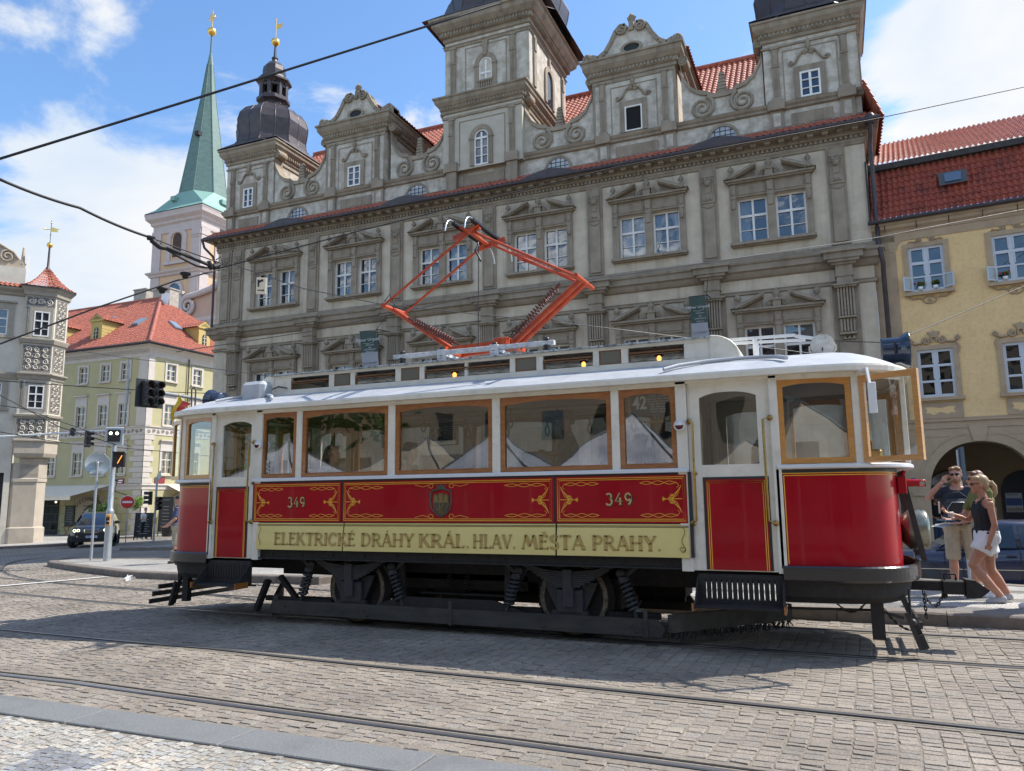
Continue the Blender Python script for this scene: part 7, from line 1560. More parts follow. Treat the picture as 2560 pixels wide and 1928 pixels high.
o = b.build('spire', M_cop, chu); b = MB(); b.box(ccx+.2,ccx+.9,ccy-2.35,ccy-1.6,51.3,51.9); b.build('spire_hatch', M_dark, o)
b = MB(); b.ball((ccx,ccy,68.2), .62, 12); b.build('gilded_ball', M_gold, o); b = MB(); b.tube([(ccx,ccy,68.7),(ccx,ccy,71.5)], .07, 6)
for d in ((1,0),(0,1),(.7,.7),(.7,-.7)): b.tube([(ccx-.8*d[0],ccy,70.4-.8*d[1]),(ccx+.8*d[0],ccy,70.4+.8*d[1])], .05, 5)
b.tube([(ccx+.5*math.cos(t),ccy,70.4+.5*math.sin(t)) for t in [i*math.pi/6 for i in range(12)]], .04, 5, closed=True); b.build('gilded_cross', M_gold, o)
# church front with its scroll gable, right of the tower
b = MB(); fy = 69.0; b.prism([(-74.8,-1),(-60,-1),(-60,31.5),(-63,30.9),(-66,28.2),(-68.5,26.9),(-71.2,26.3),(-72.2,27.2),(-73.2,27.2),(-74.8,27.0)], fy, fy+3); b.build('front_gable', mat('church_pink_plaster', (.50,.335,.26), .9, (.46,.31,.24), 1.2), chu)
b = MB(); b.tube([(x,fy-.3,z) for x, z in spiral(-72.2,25.3,1.25,.2,1.9,math.pi*.5,1,34)], [.34-.2*k/34 for k in range(35)], 6); b.tube([(-72.2,fy-.3,26.5),(-70.5,fy-.3,26.7),(-68.5,fy-.3,27.1),(-66,fy-.3,28.5),(-63,fy-.3,31.1),(-60,fy-.3,31.7)], .4, 6); b.sweep([(-75.0,fy),(-60,fy)], [(0,22.2),(.2,22.3),(.3,22.8),(.6,23.2),(.65,23.6),(0,23.8)]); b.box(-75.0,-73.4,fy-.2,fy,12,27.3); b.box(-75.2,-73.2,fy-.3,fy+.1,27.0,27.4); b.build('gable_scroll', M_cht, chu)
# ================================================================== STREET FURNITURE ON THE LEFT
M_sig = mat('signal_black', (.014,.014,.016), .45, (.022,.022,.024), 10)
def ground(x, y, h=0): return G(x)+h
M_lens = mat('dark_lens', (.02,.015,.015), .2)
# tram signal pole
x, y = -19.73, 16.29; z = ground(x, y, .145)
t = thing('tram_signal', 'grey pole with framed two lamp tram signal and orange arrow lamp on the left island', 'signal', (x, y, z))
b = MB(); b.lathe([(.105,0),(.105,1.38),(.115,1.42),(.10,1.47),(.075,1.52),(.07,3.5)], (x,y,z), 14); b.build('pole', M_galv, t)
def sbox(parent, name, cx, cy, z0, w, h, d, az, mt):      # box facing direction az (local -y turned)
    b = MB(); b.bbox(-w/2, w/2, -d/2, d/2, 0, h, .02); M = Matrix.Translation((cx,cy,z0)) @ Matrix.Rotation(az, 4, 'Z'); b.v = [tuple(M @ Vector(v)) for v in b.v]; return b.build(name, mt, parent), M
az = R(38)                                                # towards the camera
o, M = sbox(t, 'signal_frame', x+.10, y-.10, z+3.38, .50, .52, .06, az, mat('signal_frame_grey', (.42,.46,.50), .5)); 
b = MB(); b.bbox(-.17,.17,-.09,-.03,.09,.44,.01); b.v = [tuple(M @ Vector(v)) for v in b.v]; o2 = b.build('signal_face', M_sig, o)
for sx in (-.085,.085):
    b = MB(); b.lathe([(0,-.10),(.045,-.098),(.045,-.09)], (sx,0,.33), 12, 'y'); b.v = [tuple(M @ Vector(v)) for v in b.v]; b.build('lit_lamp', mat('signal_white_lit', (1,1,.85), .3, em=((1,1,.8), 1.6)), o2)
b = MB(); b.lathe([(0,-.10),(.05,-.098),(.05,-.09)], (0,0,.24), 12, 'y'); b.v = [tuple(M @ Vector(v)) for v in b.v]; b.build('dark_lamp', M_lens, o2)
o, M = sbox(t, 'arrow_box', x+.30, y-.06, z+2.72, .33, .42, .2, az, M_sig); b = MB(); b.prism([(-.15,.40),(.18,.40),(.18,.44),(-.15,.44)], -.22, -.10); b.box(.155,.17,-.2,-.1,.05,.42); b.bar((-.01,-.108,.10),(.09,-.108,.32),.05,.008,(0,1,0)); b.v = [tuple(M @ Vector(v)) for v in b.v]
b2 = MB(); b2.bar((-.01,-.112,.10),(.10,-.112,.33),.012,.055,(0,1,0)); b2.v = [tuple(M @ Vector(v)) for v in b2.v]; b.build('visor', M_sig, o); b2.build('lit_bar', mat('signal_orange_lit', (1,.35,.08), .3, em=((1,.30,.05), 1.3)), o)
b = MB(); b.tube([(x,y,z+3.06),(x+.3,y-.06,z+3.16)], .025, 6); b.tube([(x,y,z+2.76),(x+.3,y-.06,z+2.70)], .02, 6); b.build('bracket', M_sig, t)
o, M = sbox(t, 'button_box', x+.06, y-.10, z+1.02, .14, .32, .06, az, mat('button_orange', (.62,.30,.08), .5)); b = MB(); b.box(-.05,.05,-.04,-.031,.04,.24); b.v = [tuple(M @ Vector(v)) for v in b.v]; o2 = b.build('button_panel', M_sig, o); b = MB(); b.box(-.025,.03,-.046,-.041,.12,.135); b.prism([(.03,.10),(.05,.128),(.03,.155)], -.046, -.041); b.v = [tuple(M @ Vector(v)) for v in b.v]; b.build('arrow_mark', M_wht, o2)
# round sign seen from behind
x, y = -20.76, 16.59; z = ground(x, y, .145)
t = thing('traffic_sign', 'round traffic sign seen from behind on a thin grey post left of the tram signal', 'traffic sign', (x, y, z))
b = MB(); b.tube([(x,y,z),(x,y,z+2.95)], .038, 10); b.lathe([(0,2.95),(.04,2.94),(.04,2.9)], (x,y,z), 8); b.build('post', M_galv, t)
D_ = Vector((x, y, 0)).normalized(); bx = x+D_.x*.10; by = y+D_.y*.10; azs = math.atan2(-D_.x, D_.y)
def face(b, M): b.v = [tuple(M @ Vector(v)) for v in b.v]; return b
MS = Matrix.Translation((bx,by,z+2.88)) @ Matrix.Rotation(azs, 4, 'Z')
b = MB(); b.lathe([(0,.0),(.335,.0),(.35,-.012),(.355,.012),(0,.02)], (0,0,0), 32, 'y'); face(b, MS).build('disc', mat('sign_back_grey', (.40,.46,.50), .4, (.36,.42,.46), 3, metal=.3), t)
b = MB()
for zz in (-.24,.08): b.box(-.16,.16,-.05,-.012,zz-.02,zz+.02); b.box(-.05,.05,-.12,-.05,zz-.03,zz+.03)
face(b, MS).build('clamp', M_galv, t)
# hanging signal heads on a cantilever arm
hx, hy, hz = -18.55, 16.45, 4.30
t = thing('traffic_light', 'large black double traffic light hanging from a cantilever arm above the left island', 'traffic light', (-21.2, 24.0, ground(-21.2, 24)))
def head(t, cx, cy, z0, az, cols, w=.235, h=.74, dark=True):
    M = Matrix.Translation((cx,cy,z0)) @ Matrix.Rotation(az, 4, 'Z')
    for c in range(cols):
        xo = (c-(cols-1)/2)*.30; b = MB(); b.bbox(xo-w/2,xo+w/2,-.1,.08,0,h,.02); 
        o = face(b, M).build('signal_head', M_sig, t)
        for k in range(3):
            zc = h*(k+.5)/3; v = MB()
            v.lathe([(.11,-.1),(.115,-.33),(.105,-.33),(.10,-.1)], (xo,0,zc), 14, 'y', a0=R(-35), a1=R(215)); v.build
            face(v, M).build('visor', M_sig, o); l = MB(); l.lathe([(0,-.112),(.10,-.105)], (xo,0,zc), 14, 'y'); face(l, M).build('lens', (mat('lens_green', (.004,.03,.022), .2), M_lens, mat('lens_red', (.05,.006,.008), .2))[k], o)
    return M
M = head(t, hx, hy, hz, R(75), 2)
b = MB(); b.box(-.42,.42,.085,.10,-.04,.80); face(b, M).build('backing_board', M_sig, t)
b = MB(); b.tube([(hx,hy,4.75),(-19.2,18.9,4.85),(-21.2,24.0,5.0)], .055, 8); b.tube([(-21.2,24.0,ground(-21,24)),(-21.2,24.0,5.2)], [.12,.07], 10); b.build('mast_arm', M_galv, t)
x, y = -36.3, 27.6
t = thing('traffic_light', 'small black traffic light on a white arm sticking out beside the sgraffito turret', 'traffic light', (-40.5, 26.2, ground(-40,26)))
head(t, x+.4, y+.4, 4.35, R(100), 1, .3, .85); head(t, x-.35, y+.1, 5.0, R(-120), 1, .26, .34)
b = MB(); b.tube([(x+1.2,y+.75,5.2),(x-4.2,y-1.4,4.95)], .05, 8); b.tube([(-40.5,26.2,ground(-40,26)),(-40.5,26.2,5.2)], .08, 8); b.build('arm', M_wht, t)
x, y = -34.9, 31.7; z = ground(x, y)
t = thing('traffic_light', 'black traffic lights on a grey post beside the two distant pedestrians', 'traffic light', (x, y, z))
b = MB(); b.tube([(x,y,z),(x,y,z+3.6)], .06, 8); b.build('post', M_galv, t); head(t, x-.30, y-.1, z+2.05, R(-30), 1); head(t, x+.32, y-.15, z+1.75, R(70), 1); b = MB(); b.box(x-.12,x+.12,y-.02,y+.02,z+1.0,z+1.35); b.build('yellow_box', mat('yellow_box', (.6,.42,.05), .5), t); b = MB(); b.prism([(x-.02,z+3.3),(x+.3,z+3.55),(x+.22,z+3.95),(x+.0,z+3.7)], y-.02, y+.02); b.build('sign_plate', M_galv, t)
x, y = -36.32, 31.1; z = ground(x, y, .0)
t = thing('no_entry_sign', 'round red no entry sign with white bar on a thin post', 'traffic sign', (x, y, z))
b = MB(); b.tube([(x,y,z),(x,y,z+2.6)], .03, 6); b.build('post', M_galv, t); MS = Matrix.Translation((x,y-.05,z+2.25)) @ Matrix.Rotation(R(42), 4, 'Z')
b = MB(); b.lathe([(0,0),(.36,0),(.36,.02),(0,.02)], (0,0,0), 28, 'y'); o = face(b, MS).build('disc', M_wht, t); b = MB(); b.lathe([(0,-.004),(.335,-.004)], (0,0,0), 28, 'y'); face(b, MS).build('red_face', mat('sign_red', (.62,.02,.02), .4), o); b = MB(); b.box(-.25,.25,-.010,-.006,-.055,.055); face(b, MS).build('white_bar', M_wht, o)
# lamp, chalk board, planters, hanging plant, cafe table
def wall_lantern(x, y, z, label):
    t = thing('street_lantern', label, 'lantern', (x, y, z)); b = MB(); b.lathe([(.06,-.25),(.2,.35),(.24,.37),(.1,.55),(.12,.6),(.03,.72),(.0,.85)], (x,y,z), 6, smooth=False); b.tube([(x,y,z-.25),(x-.05,y+.1,z-.5),(x+.5,y+.6,z-.75)], .03, 5)
    b.tube([(x+.5,y+.6,z-.75),(x+.55,y+.75,z-1.05),(x+.3,y+.5,z-.95)], .025, 5); b.build('lantern', M_black, t); g = MB(); g.lathe([(.07,-.2),(.185,.32)], (x,y-.012,z), 6, smooth=False); g.build('glass', mat('lantern_glass', (.25,.25,.22), .2), t)
wall_lantern(-48.0, 39.9, 2.75, 'black wrought iron street lantern on the wall beside the awning')
def leaves(b, c, r, n, s=.07, flat=1):
    for _ in range(n):
        d = Vector((random.gauss(0,1),random.gauss(0,1),random.gauss(0,1)*flat)).normalized()*r*(random.random()**.45); q = Vector(c)+d; u = Vector((random.gauss(0,1),random.gauss(0,1),random.gauss(0,.6))).normalized()*s*(.6+.8*random.random()); w = u.orthogonal().normalized()*s*.45
        b.add([q-u,q+w,q+u,q-w], [(0,1,2,3)])
M_leaf2 = mat('bright_leaf', (.14,.24,.03), .5, (.22,.34,.05), 12)
def plant(name, label, x, y, z, pot, crowns, mt, cat='plant'):
    t = thing(name, label, cat, (x, y, z)); b = MB()
    if pot == 'pot': b.lathe([(.22,0),(.3,.45),(.32,.5),(.28,.5),(.26,.42),(0,.42)], (x,y,z), 12); b.build('pot', M_black, t); b = MB(); b.tube([(x,y,z+.4),(x+.05,y,z+1.0)], .03, 5)
    else: b.lathe([(.12,0),(.22,.2),(.2,.2),(0,.15)], (x,y,z), 10); b.tube([(x,y,z+.1),(x,y,z+.6)], .015, 5)
    b.build('stem', mat('bark', (.08,.06,.04), .9), t); f = MB()
    for (dx,dy,dz,r,n) in crowns: leaves(f, (x+dx,y+dy,z+dz), r, n, .09)
    f.build('foliage', mt, t, fix=False)
gp = lambda x: ground(x, 40, .12)
plant('potted_shrub', 'green leafy shrub in a black pot behind the dark car', -48.6, 39.6, gp(-48), 'pot', [(0,0,1.0,.42,170),(.2,0,1.5,.45,170),(-.3,0,1.9,.4,120),(.15,0,2.2,.3,70)], M_leaf)
plant('potted_shrub', 'dark climbing shrub beside the restaurant door arch', -49.7, 39.8, gp(-49), 'pot', [(0,0,1.3,.45,150),(-.1,0,2.0,.45,150),(.1,0,2.6,.35,100)], mat('dark_leaf', (.025,.05,.015), .55, (.05,.09,.02), 15))
plant('hanging_plant', 'bright green plant hanging on the corner of the green house', -45.9, 40.1, 1.05, 'bowl', [(0,0,.35,.42,200),(.25,0,.55,.35,130),(-.3,0,.1,.3,90)], M_leaf2)
def aboard(x, y, z, w, h, label, az=0.):
    t = thing('chalk_board', label, 'chalk board', (x, y, z)); b = MB(); M = Matrix.Translation((x,y,z)) @ Matrix.Rotation(az, 4, 'Z')
    b.bar((-w/2,0,0),(-w/2,.12,h),.05,.05,(0,1,0)); b.bar((w/2,0,0),(w/2,.12,h),.05,.05,(0,1,0)); b.bar((-w/2,.5,0),(-w/2,.14,h),.04,.04,(0,1,0)); b.bar((w/2,.5,0),(w/2,.14,h),.04,.04,(0,1,0)); face(b, M).build('frame', M_black, t); b = MB(); b.add([(-w/2+.02,-.01+.12*.1,h*.1),(w/2-.02,-.01+.12*.1,h*.1),(w/2-.02,.10,h),(-w/2+.02,.10,h)], [(0,1,2,3)]); o = face(b, M).build('board', MATS['blackboard'], t); b = MB()
    for k in range(9): zz = h*(.92-.085*k); ww = w*random.uniform(.4,.75); yy = .12*zz/h-.024; b.quad((-ww/2,yy,zz-.025),(ww/2,yy,zz-.025),(ww/2,yy,zz+.012),(-ww/2,yy,zz+.012)) if k != 1 else None
    face(b, M).build('chalk_writing', MATS['chalk'], t)
aboard(-36.3, 32.2, gp(-36), .95, 1.5, 'black chalk board menu stand below the no entry sign', .5); aboard(-41.9, 38.9, gp(-42), 1.0, 2.6, 'tall dark menu board leaning at the corner behind the pedestrians', .2)
t = thing('planter', 'empty dark bucket planter on the pavement beside the chalk board', 'planter', (-39.4,36.8,gp(-39))); b = MB(); b.lathe([(.28,0),(.42,.7),(.44,.72),(.38,.72),(.35,.6),(0,.6)], (-39.4,36.8,gp(-39)), 14); b.build('bucket', M_black, t); b = MB(); b.lathe([(0,.62),(.34,.62)], (-39.4,36.8,gp(-39)), 14); b.build('soil', mat('soil', (.04,.03,.02), .95), t)
M_tw = mat('cafe_wood', (.30,.16,.07), .6)
x, y, z = -51.4, 38.9, gp(-51); t = thing('cafe_table', 'wooden folding cafe table in front of the restaurant', 'table', (x,y,z)); b = MB(); b.lathe([(0,.72),(.42,.72),(.42,.75),(0,.75)], (x,y,z), 16); b.build('table_top', M_tw, t)
for s in (-1,1): b = MB(); b.bar((x-s*.3,y,z),(x+s*.3,y,z+.72),.05,.04,(0,1,0)); b.build('leg', M_tw, t)
def cafe_chair(x, y, az, label):
    z = gp(x); t = thing('cafe_chair', label, 'chair', (x,y,z), group='dark cafe chairs'); M = Matrix.Translation((x,y,z)) @ Matrix.Rotation(az, 4, 'Z')
    b = MB(); b.bbox(-.22,.22,-.22,.22,.43,.46,.01); face(b, M).build('seat', M_black, t); b = MB(); b.box(-.22,.22,.2,.23,.55,.9); face(b, M).build('backrest', M_black, t)
    for sx in (-.2,.2):
        for sy in (-.2,.2): b = MB(); b.tube([(sx,sy,0),(sx,sy,.43 if sy < 0 else .9)], .018, 5); face(b, M).build('leg', M_black, t)
cafe_chair(-52.6, 38.9, R(90), 'dark cafe chair left of the wooden folding table'); cafe_chair(-50.4, 39.0, R(-90), 'dark cafe chair between the folding table and the dark car')
# flag on the tram end, litter
t = thing('flag', 'small yellow and red flag flying from the left end of the tram roof', 'flag', (-8.66,8.4,2.70)); b = MB(); b.tube([(-8.64,8.4,2.74),(-8.66,8.4,3.13),(-8.62,8.4,3.16),(-8.58,8.4,3.12),(-8.58,8.4,2.86)], .012, 6); b.build('staff', M_black, t)
b = MB(); n = 8
g0 = [(-8.90,3.09,-9.04,2.68),(-8.84,2.98,-8.93,2.72),(-8.66,2.92,-8.80,2.76)]
for k in range(2): b.mi = k; a, c = g0[k], g0[k+1]; b.add([(lerp(a[0],a[2],i/n), 8.38+.03*math.sin(i*.9+k), lerp(a[1],a[3],i/n)) for i in range(n+1)]+[(lerp(c[0],c[2],i/n), 8.38+.03*math.sin(i*.9+k+1), lerp(c[1],c[3],i/n)) for i in range(n+1)], [(i,i+1,n+2+i,n+1+i) for i in range(n)], True)
b.build('cloth', [mat('flag_yellow', (.68,.45,.02), .7), mat('flag_red', (.55,.05,.03), .7)], t, fix=False)
t = MB(); leaves(t, (-14.35,12.45,G(-14.3)+.05), .09, 7, .09, .4); tag(t.build('crumpled_paper', M_wht, fix=False), 'crumpled white paper lying by the kerb of the left island', 'litter')
# route sign hanging on the span wire
p = ray(653, 715); p = p*(13.5/p.dot(fwd)); c = Vector((p.x, p.y, p.z+CH))
t = thing('tram_route_sign', 'small cream sign with a right turn symbol and arrow hanging on an overhead wire', 'sign', c); MS = Matrix.Translation(c) @ Matrix.Rotation(R(30), 4, 'Z')
b = MB(); b.bbox(-.085,.085,-.012,.012,-.15,.15,.004); o = face(b, MS).build('plate', mat('cream_plate', (.72,.62,.45), .5), t); b = MB(); b.box(-.06,-.03,-.018,-.013,-.02,.11); b.bar((-.045,-.016,.06),(.02,-.016,.10),.004,.035,(0,0,1)); b.box(-.0,.035,-.018,-.013,.075,.115); b.box(-.06,.04,-.018,-.013,-.09,-.075); b.prism([(.035,-.105),(.06,-.082),(.035,-.06)], -.018, -.013); face(b, MS).build('symbol', M_black, o)
b = MB(); b.tube([(-.05,0,.15),(-.05,0,.23)], .006, 4); b.tube([(.05,0,.15),(.05,0,.21)], .006, 4); face(b, MS).build('hanger', M_black, t)
# ------------------------------------------------------------------ overhead wires (positions follow the photo's sight lines at plausible distances)
def at(px, py, d): q = ray(px, py); q = q*(d/q.dot(fwd)); return Vector((q.x, q.y, q.z+CH))
M_cab = mat('black_cable', (.012,.012,.014), .6); M_wire = mat('wire_grey', (.10,.10,.10), .5, metal=.4)
def cable(label, pts, r, sag=0, mt=None, name='overhead_wire', n=10):
    P = [at(*p) for p in pts]; Q = []
    for i in range(len(P)-1):
        for k in range(n): t = k/n; q = P[i].lerp(P[i+1], t); q.z -= sag*4*t*(1-t); Q.append(q)
    Q.append(P[-1]); b = MB(); b.tube(Q, r, 6); o = b.build(name, mt or M_cab); return tag(o, label, 'wire')
cable('thick black cable crossing the sky from the left edge to the middle tower', [(-60,420,16),(0,397,16),(500,243,17.5),(1140,43,20),(1250,8,21)], .028, 0)
o = cable('black feeder cable sagging from the upper left to the wire junction', [(-60,430,12),(0,449,12),(200,520,13),(370,592,14),(490,664,15),(545,668,16)], .024, .03)
b = MB(); A = at(370,594,14); B_ = at(530,672,15.5); b.tube([A, at(385,598,14)], .05, 8); b.tube([at(400,612,14.2), at(520,662,15.3)], .035, 8); b.tube([at(378,600,14), at(400,618,14.1), at(412,620,14.2)], .05, 6); b.tube([at(370,592,14), at(450,622,14.6), at(500,640,15), at(552,658,15.6)], .012, 6); b.tube([at(520,655,15.3), at(530,672,15.4)], .06, 6); b.tube([at(540,650,15.5), at(552,642,15.5), at(556,660,15.5), at(546,668,15.5)], .012, 5); b.tube([at(533,668,15.4), at(545,664,15.5)], .07, 6); tag(b.build('wire_insulator', M_cab), 'cluster of black insulators and clamps where the left overhead wires meet', 'insulator')
cable('black contact wire rising from the lower left to the wire junction', [(-60,880,13),(0,860,13.2),(240,770,14),(440,702,15),(560,672,16)], .016)
b = MB()
for px, py in ((463,690),(405,727)): c = at(px, py, 15); b.lathe([(.0,.06),(.10,.06),(.11,.03),(.06,.0),(.05,-.05),(.0,-.06)], c, 10)
tag(b.build('wire_insulator', M_cab), 'pair of dish shaped insulators on the left contact wire', 'insulator')
cable('long thin wire running across the town hall front towards the roof at the right', [(540,673,16),(900,577,17),(1540,418,19),(2176,300,22),(2620,205,24)], .014)
cable('thin steel wire from the upper left descending behind the pantograph to the right edge', [(560,655,15.5),(760,722,15),(950,760,15),(1500,818,16),(2200,905,20)], .010, 0, M_wire)
cable('thin wire crossing the lower left of the town hall upwards to the yellow house', [(440,880,18),(780,828,17),(1180,742,17),(1660,672,18),(2176,597,20),(2620,512,22)], .010, 0, M_wire)
cable('thin wire slanting from the roof lamp up to the right edge over the yellow wall', [(2272,838,15),(2420,775,17),(2620,690,20)], .010)
cable('short wire from the roof lamp to the town hall downpipe', [(1990,848,20),(2100,853,17),(2225,857,15)], .010)
cable('thin dark wire across the green house below its upper windows', [(-60,950,24),(0,952,24),(180,965,24),(420,980,25),(560,985,26)], .014)
cable('thin wire crossing the lower windows of the green house', [(-60,1010,22),(0,1014,22),(60,1022,22),(240,1085,23),(330,1118,25)], .012)
cable('dark wire crossing the sgraffito turret towards the tram signal', [(-60,950,19),(0,988,19),(150,1068,20),(290,1112,22)], .013)
cable('thin wire slanting over the pillar to the green house', [(-60,1062,22),(0,1080,22),(160,1108,23),(400,1128,26),(620,1150,30)], .013)
cable('steel span wire from the green house cornice over the rooftops to the right', [(200,878,30),(330,897,28),(430,908,26),(700,944,22),(840,990,20)], .012, 0, M_wire)
b = MB(); b.tube([at(320,895,30), at(322,950,30)], .03, 6); b.tube([at(316,1008,30), at(312,1040,30), at(308,1100,30)], .02, 6); b.tube([at(320,950,30), at(316,1010,30)], .06, 6); tag(b.build('wire_tensioner', M_galv), 'grey cable tensioner hanging in front of the green house', 'tensioner')
# signpost behind the man at the right
c = at(2396, 1150, 14.6); t = thing('sign_post', 'grey signpost with narrow edge-on sign rising behind the man in sunglasses', 'sign post', (c.x, c.y, -.4)); b = MB(); b.tube([(c.x,c.y,-.4),(c.x,c.y,2.32)], .03, 8); b.build('post', M_galv, t); b = MB(); b.box(c.x+.03,c.x+.075,c.y-.25,c.y+.25,1.75,2.36); b.build('sign', mat('sign_blue_grey', (.08,.12,.16), .5), t)
# ------------------------------------------------------------------ the other side of the square, behind the photographer (shows only in reflections)
M_tent = mat('tent_white', (.46,.47,.50), .8, (.27,.29,.33), 1.6, .38, .62, 1.0, 2.2); M_tent2 = mat('tent_beige', (.36,.31,.23), .8, (.25,.215,.16), 1.6, bump=1.0, bsc=2.2); M_tent3 = mat('tent_shade_tone', (.24,.26,.30), .8, (.34,.36,.40), 1.6, bump=1.0, bsc=2.2)  # blue grey tones carry the shaded side of the canopies in their colour
def tent(x, y, w, hh, mt, label):
    t = thing('market_tent', label, 'tent', (x,y,0), group='market tents behind the photographer'); b = MB(); h = w/2; e = [(-h,-h),(h,-h),(h,h),(-h,h)]; A = Vector((x,y,hh))
    for i in range(4):
        p, q = Vector((x+e[i][0],y+e[i][1],2.2)), Vector((x+e[(i+1)%4][0],y+e[(i+1)%4][1],2.2)); rows = []
        for k in range(6): s = k/5; z = 2.2+(hh-2.2)*s**1.25; rows.append([tuple((p.lerp(q, u/4)).lerp(A, s)[:2])+(z,) for u in range(5)])
        b.add([v for r in rows for v in r], [(5*k+u,5*k+u+1,5*k+u+6,5*k+u+5) for k in range(5) for u in range(4)], True); b.quad(tuple(p),tuple(q),(q.x,q.y,1.9),(p.x,p.y,1.9))
    b.build('canopy', mt, t); b = MB()
    for i in range(4): p = Vector((x+e[i][0],y+e[i][1],2.2)); b.tube([(*(p.lerp(A, s).xy), 2.21+(hh-2.2)*s**1.25) for s in [k/6 for k in range(7)]], .03, 4); q = e[(i+1)%4]; b.tube([tuple(p-Vector((0,0,.3))), (x+q[0],y+q[1],1.9)], .03, 4)
    b.build('seam', mat('tent_seam', (.08,.085,.09), .8), t)
    for dx, dy in e: b = MB(); b.tube([(x+dx*.97,y+dy*.97,0),(x+dx*.97,y+dy*.97,2.2)], .025, 5); b.build('leg', M_wht, t)
for i, (x, y, w, hh) in enumerate(((-15.4,-3.4,2.8,3.3),(-11.3,-4.6,3.2,3.3),(-7.9,-2.6,2.8,3.2),(-4.3,-2.3,2.9,3.45),(-.6,-4.2,2.8,3.2),(2.4,-2.2,2.9,3.45),(6.3,-3.6,2.8,3.3),(-19,-2.6,3.0,3.3))):
    tent(x, y, w, hh, (M_tent, M_tent2, M_tent3, M_tent)[i % 4], ['white gazebo second from the far left behind the photographer','beige gazebo third from the far left behind the photographer','shade coloured gazebo well left of the photographer','white gazebo just behind the left shoulder of the photographer','white gazebo directly behind the photographer','beige gazebo right of the photographer','shade coloured gazebo at the far right behind the photographer','white gazebo at the far left end behind the photographer'][i])
for i, (x, y, w, hh) in enumerate(((-13.4,-7.6,2.8,3.2),(-6.2,-7.2,3.0,3.3),(-2.2,-7.8,2.8,3.25),(4.4,-7.0,3.0,3.3))): tent(x, y, w, hh, (M_tent3, M_tent, M_tent2, M_tent3)[i], ['shade coloured gazebo in the back row near the tree','white gazebo in the back row left of the photographer','beige gazebo in the back row behind the photographer','shade coloured gazebo in the back row at the right'][i])
def back_house(x0, x1, y, h, c, label):
    t = thing('town_house', label, 'building', ((x0+x1)/2, y, 0), group='houses across the square'); b = MB(); b.box(x0,x1,y-10,y,0,h); b.build('wall', mat('house_'+label.split()[0], c, .9), t); w = MB(); n = int((x1-x0)/3)
    for i in range(n):
        for k in range(4): cx = x0+(x1-x0)*(i+.5)/n; w.box(cx-.55,cx+.55,y,y+.03,1+k*(h-2)/4,2.9+k*(h-2)/4)
    w.build('windows', MATS['shop_glass'], t); r = MB(); r.prism([(y+.5,h),(y-5,h+5),(y-10.5,h)], x0, x1, 'x'); r.build('roof', M_tin, t)
back_house(-48,-26,-20,14,(.18,.135,.075),'ochre house across the square at the far left'); back_house(-26,-6,-24,16,(.20,.165,.115),'cream house across the square left of centre'); back_house(-6,12,-24,15,(.15,.13,.105),'grey house across the square straight behind the photographer'); back_house(12,34,-20,14,(.20,.13,.085),'pink house across the square at the right')
t = thing('tree', 'unseen leafy tree added behind the photographer to darken window reflections', 'tree', (-17,-7,0)); b = MB(); b.tube([(-17,-7,0),(-16.9,-7,2.5),(-16.6,-7.1,4.5)], [.25,.2,.1], 8); b.build('trunk', MATS['bark'], t); f = MB()  # added so its dark crown dulls reflections in the left tram windows
for k in range(16): leaves(f, (-17+random.uniform(-3.4,3.6),-7+random.uniform(-1.8,1.8),5.2+random.uniform(-1.6,2.4)), 1.7, 130, .24)
f.build('crown', M_leaf, t, fix=False)
# ================================================================== PEOPLE
M_skin = mat('skin', (.52,.285,.20), .5, (.44,.21,.14), 9); M_skin2 = mat('tanned_skin', (.46,.235,.15), .5, (.38,.17,.10), 9)
def cloth(name, c, k=.8): return mat(name, c, .9, tuple(v*k for v in c), 9, bump=.9, bsc=9)
def remesh(b, vox, name, mt, parent, smooth=4):
    me = bpy.data.meshes.new(name); me.from_pydata(b.v, [], b.f); bm_ = bmesh.new(); bm_.from_mesh(me); bmesh.ops.recalc_face_normals(bm_, faces=bm_.faces); bm_.to_mesh(me); bm_.free()
    o = bpy.data.objects.new(name, me); COL.objects.link(o)
    r = o.modifiers.new('r', 'REMESH'); r.mode = 'VOXEL'; r.voxel_size = vox; s = o.modifiers.new('s', 'SMOOTH'); s.iterations = smooth; s.factor = .5
    C.view_layer.update(); m2 = bpy.data.meshes.new_from_object(o.evaluated_get(C.evaluated_depsgraph_get())); bpy.data.objects.remove(o)
    m2.name = name; m2.materials.clear(); m2.materials.append(mt); m2.polygons.foreach_set('use_smooth', [True]*len(m2.polygons)); o = bpy.data.objects.new(name, m2); COL.objects.link(o); o.parent = parent; return o
def ell(b, c, rx, ry, rz, n=10, M=None):
    vs = []; c = Vector(c); 
    for i in range(n+1):
        t = math.pi*i/n
        for j in range(12): q = 2*math.pi*j/12; v = Vector((rx*math.sin(t)*math.cos(q), ry*math.sin(t)*math.sin(q), -rz*math.cos(t))); vs.append(c+(M @ v if M else v))
    b.add(vs, [(i*12+j, i*12+(j+1)%12, (i+1)*12+(j+1)%12, (i+1)*12+j) for i in range(n) for j in range(12)], True)
STAND = dict(pel=(0,0,.96), wst=(0,0,1.12), che=(0,.0,1.32), nck=(0,.01,1.50), hed=(0,-.01,1.66), hz=0., shL=(.19,.01,1.44), elL=(.24,.03,1.14), wrL=(.25,-.06,.89), haL=(.25,-.1,.80), shR=(-.19,.01,1.44), elR=(-.24,.03,1.14), wrR=(-.25,-.06,.89), haR=(-.25,-.1,.80),
    hiL=(.10,0,.92), knL=(.11,-.02,.50), anL=(.11,.02,.09), toL=(.13,-.15,.035), hiR=(-.10,0,.92), knR=(-.11,-.02,.50), anR=(-.11,.02,.09), toR=(-.13,-.15,.035))
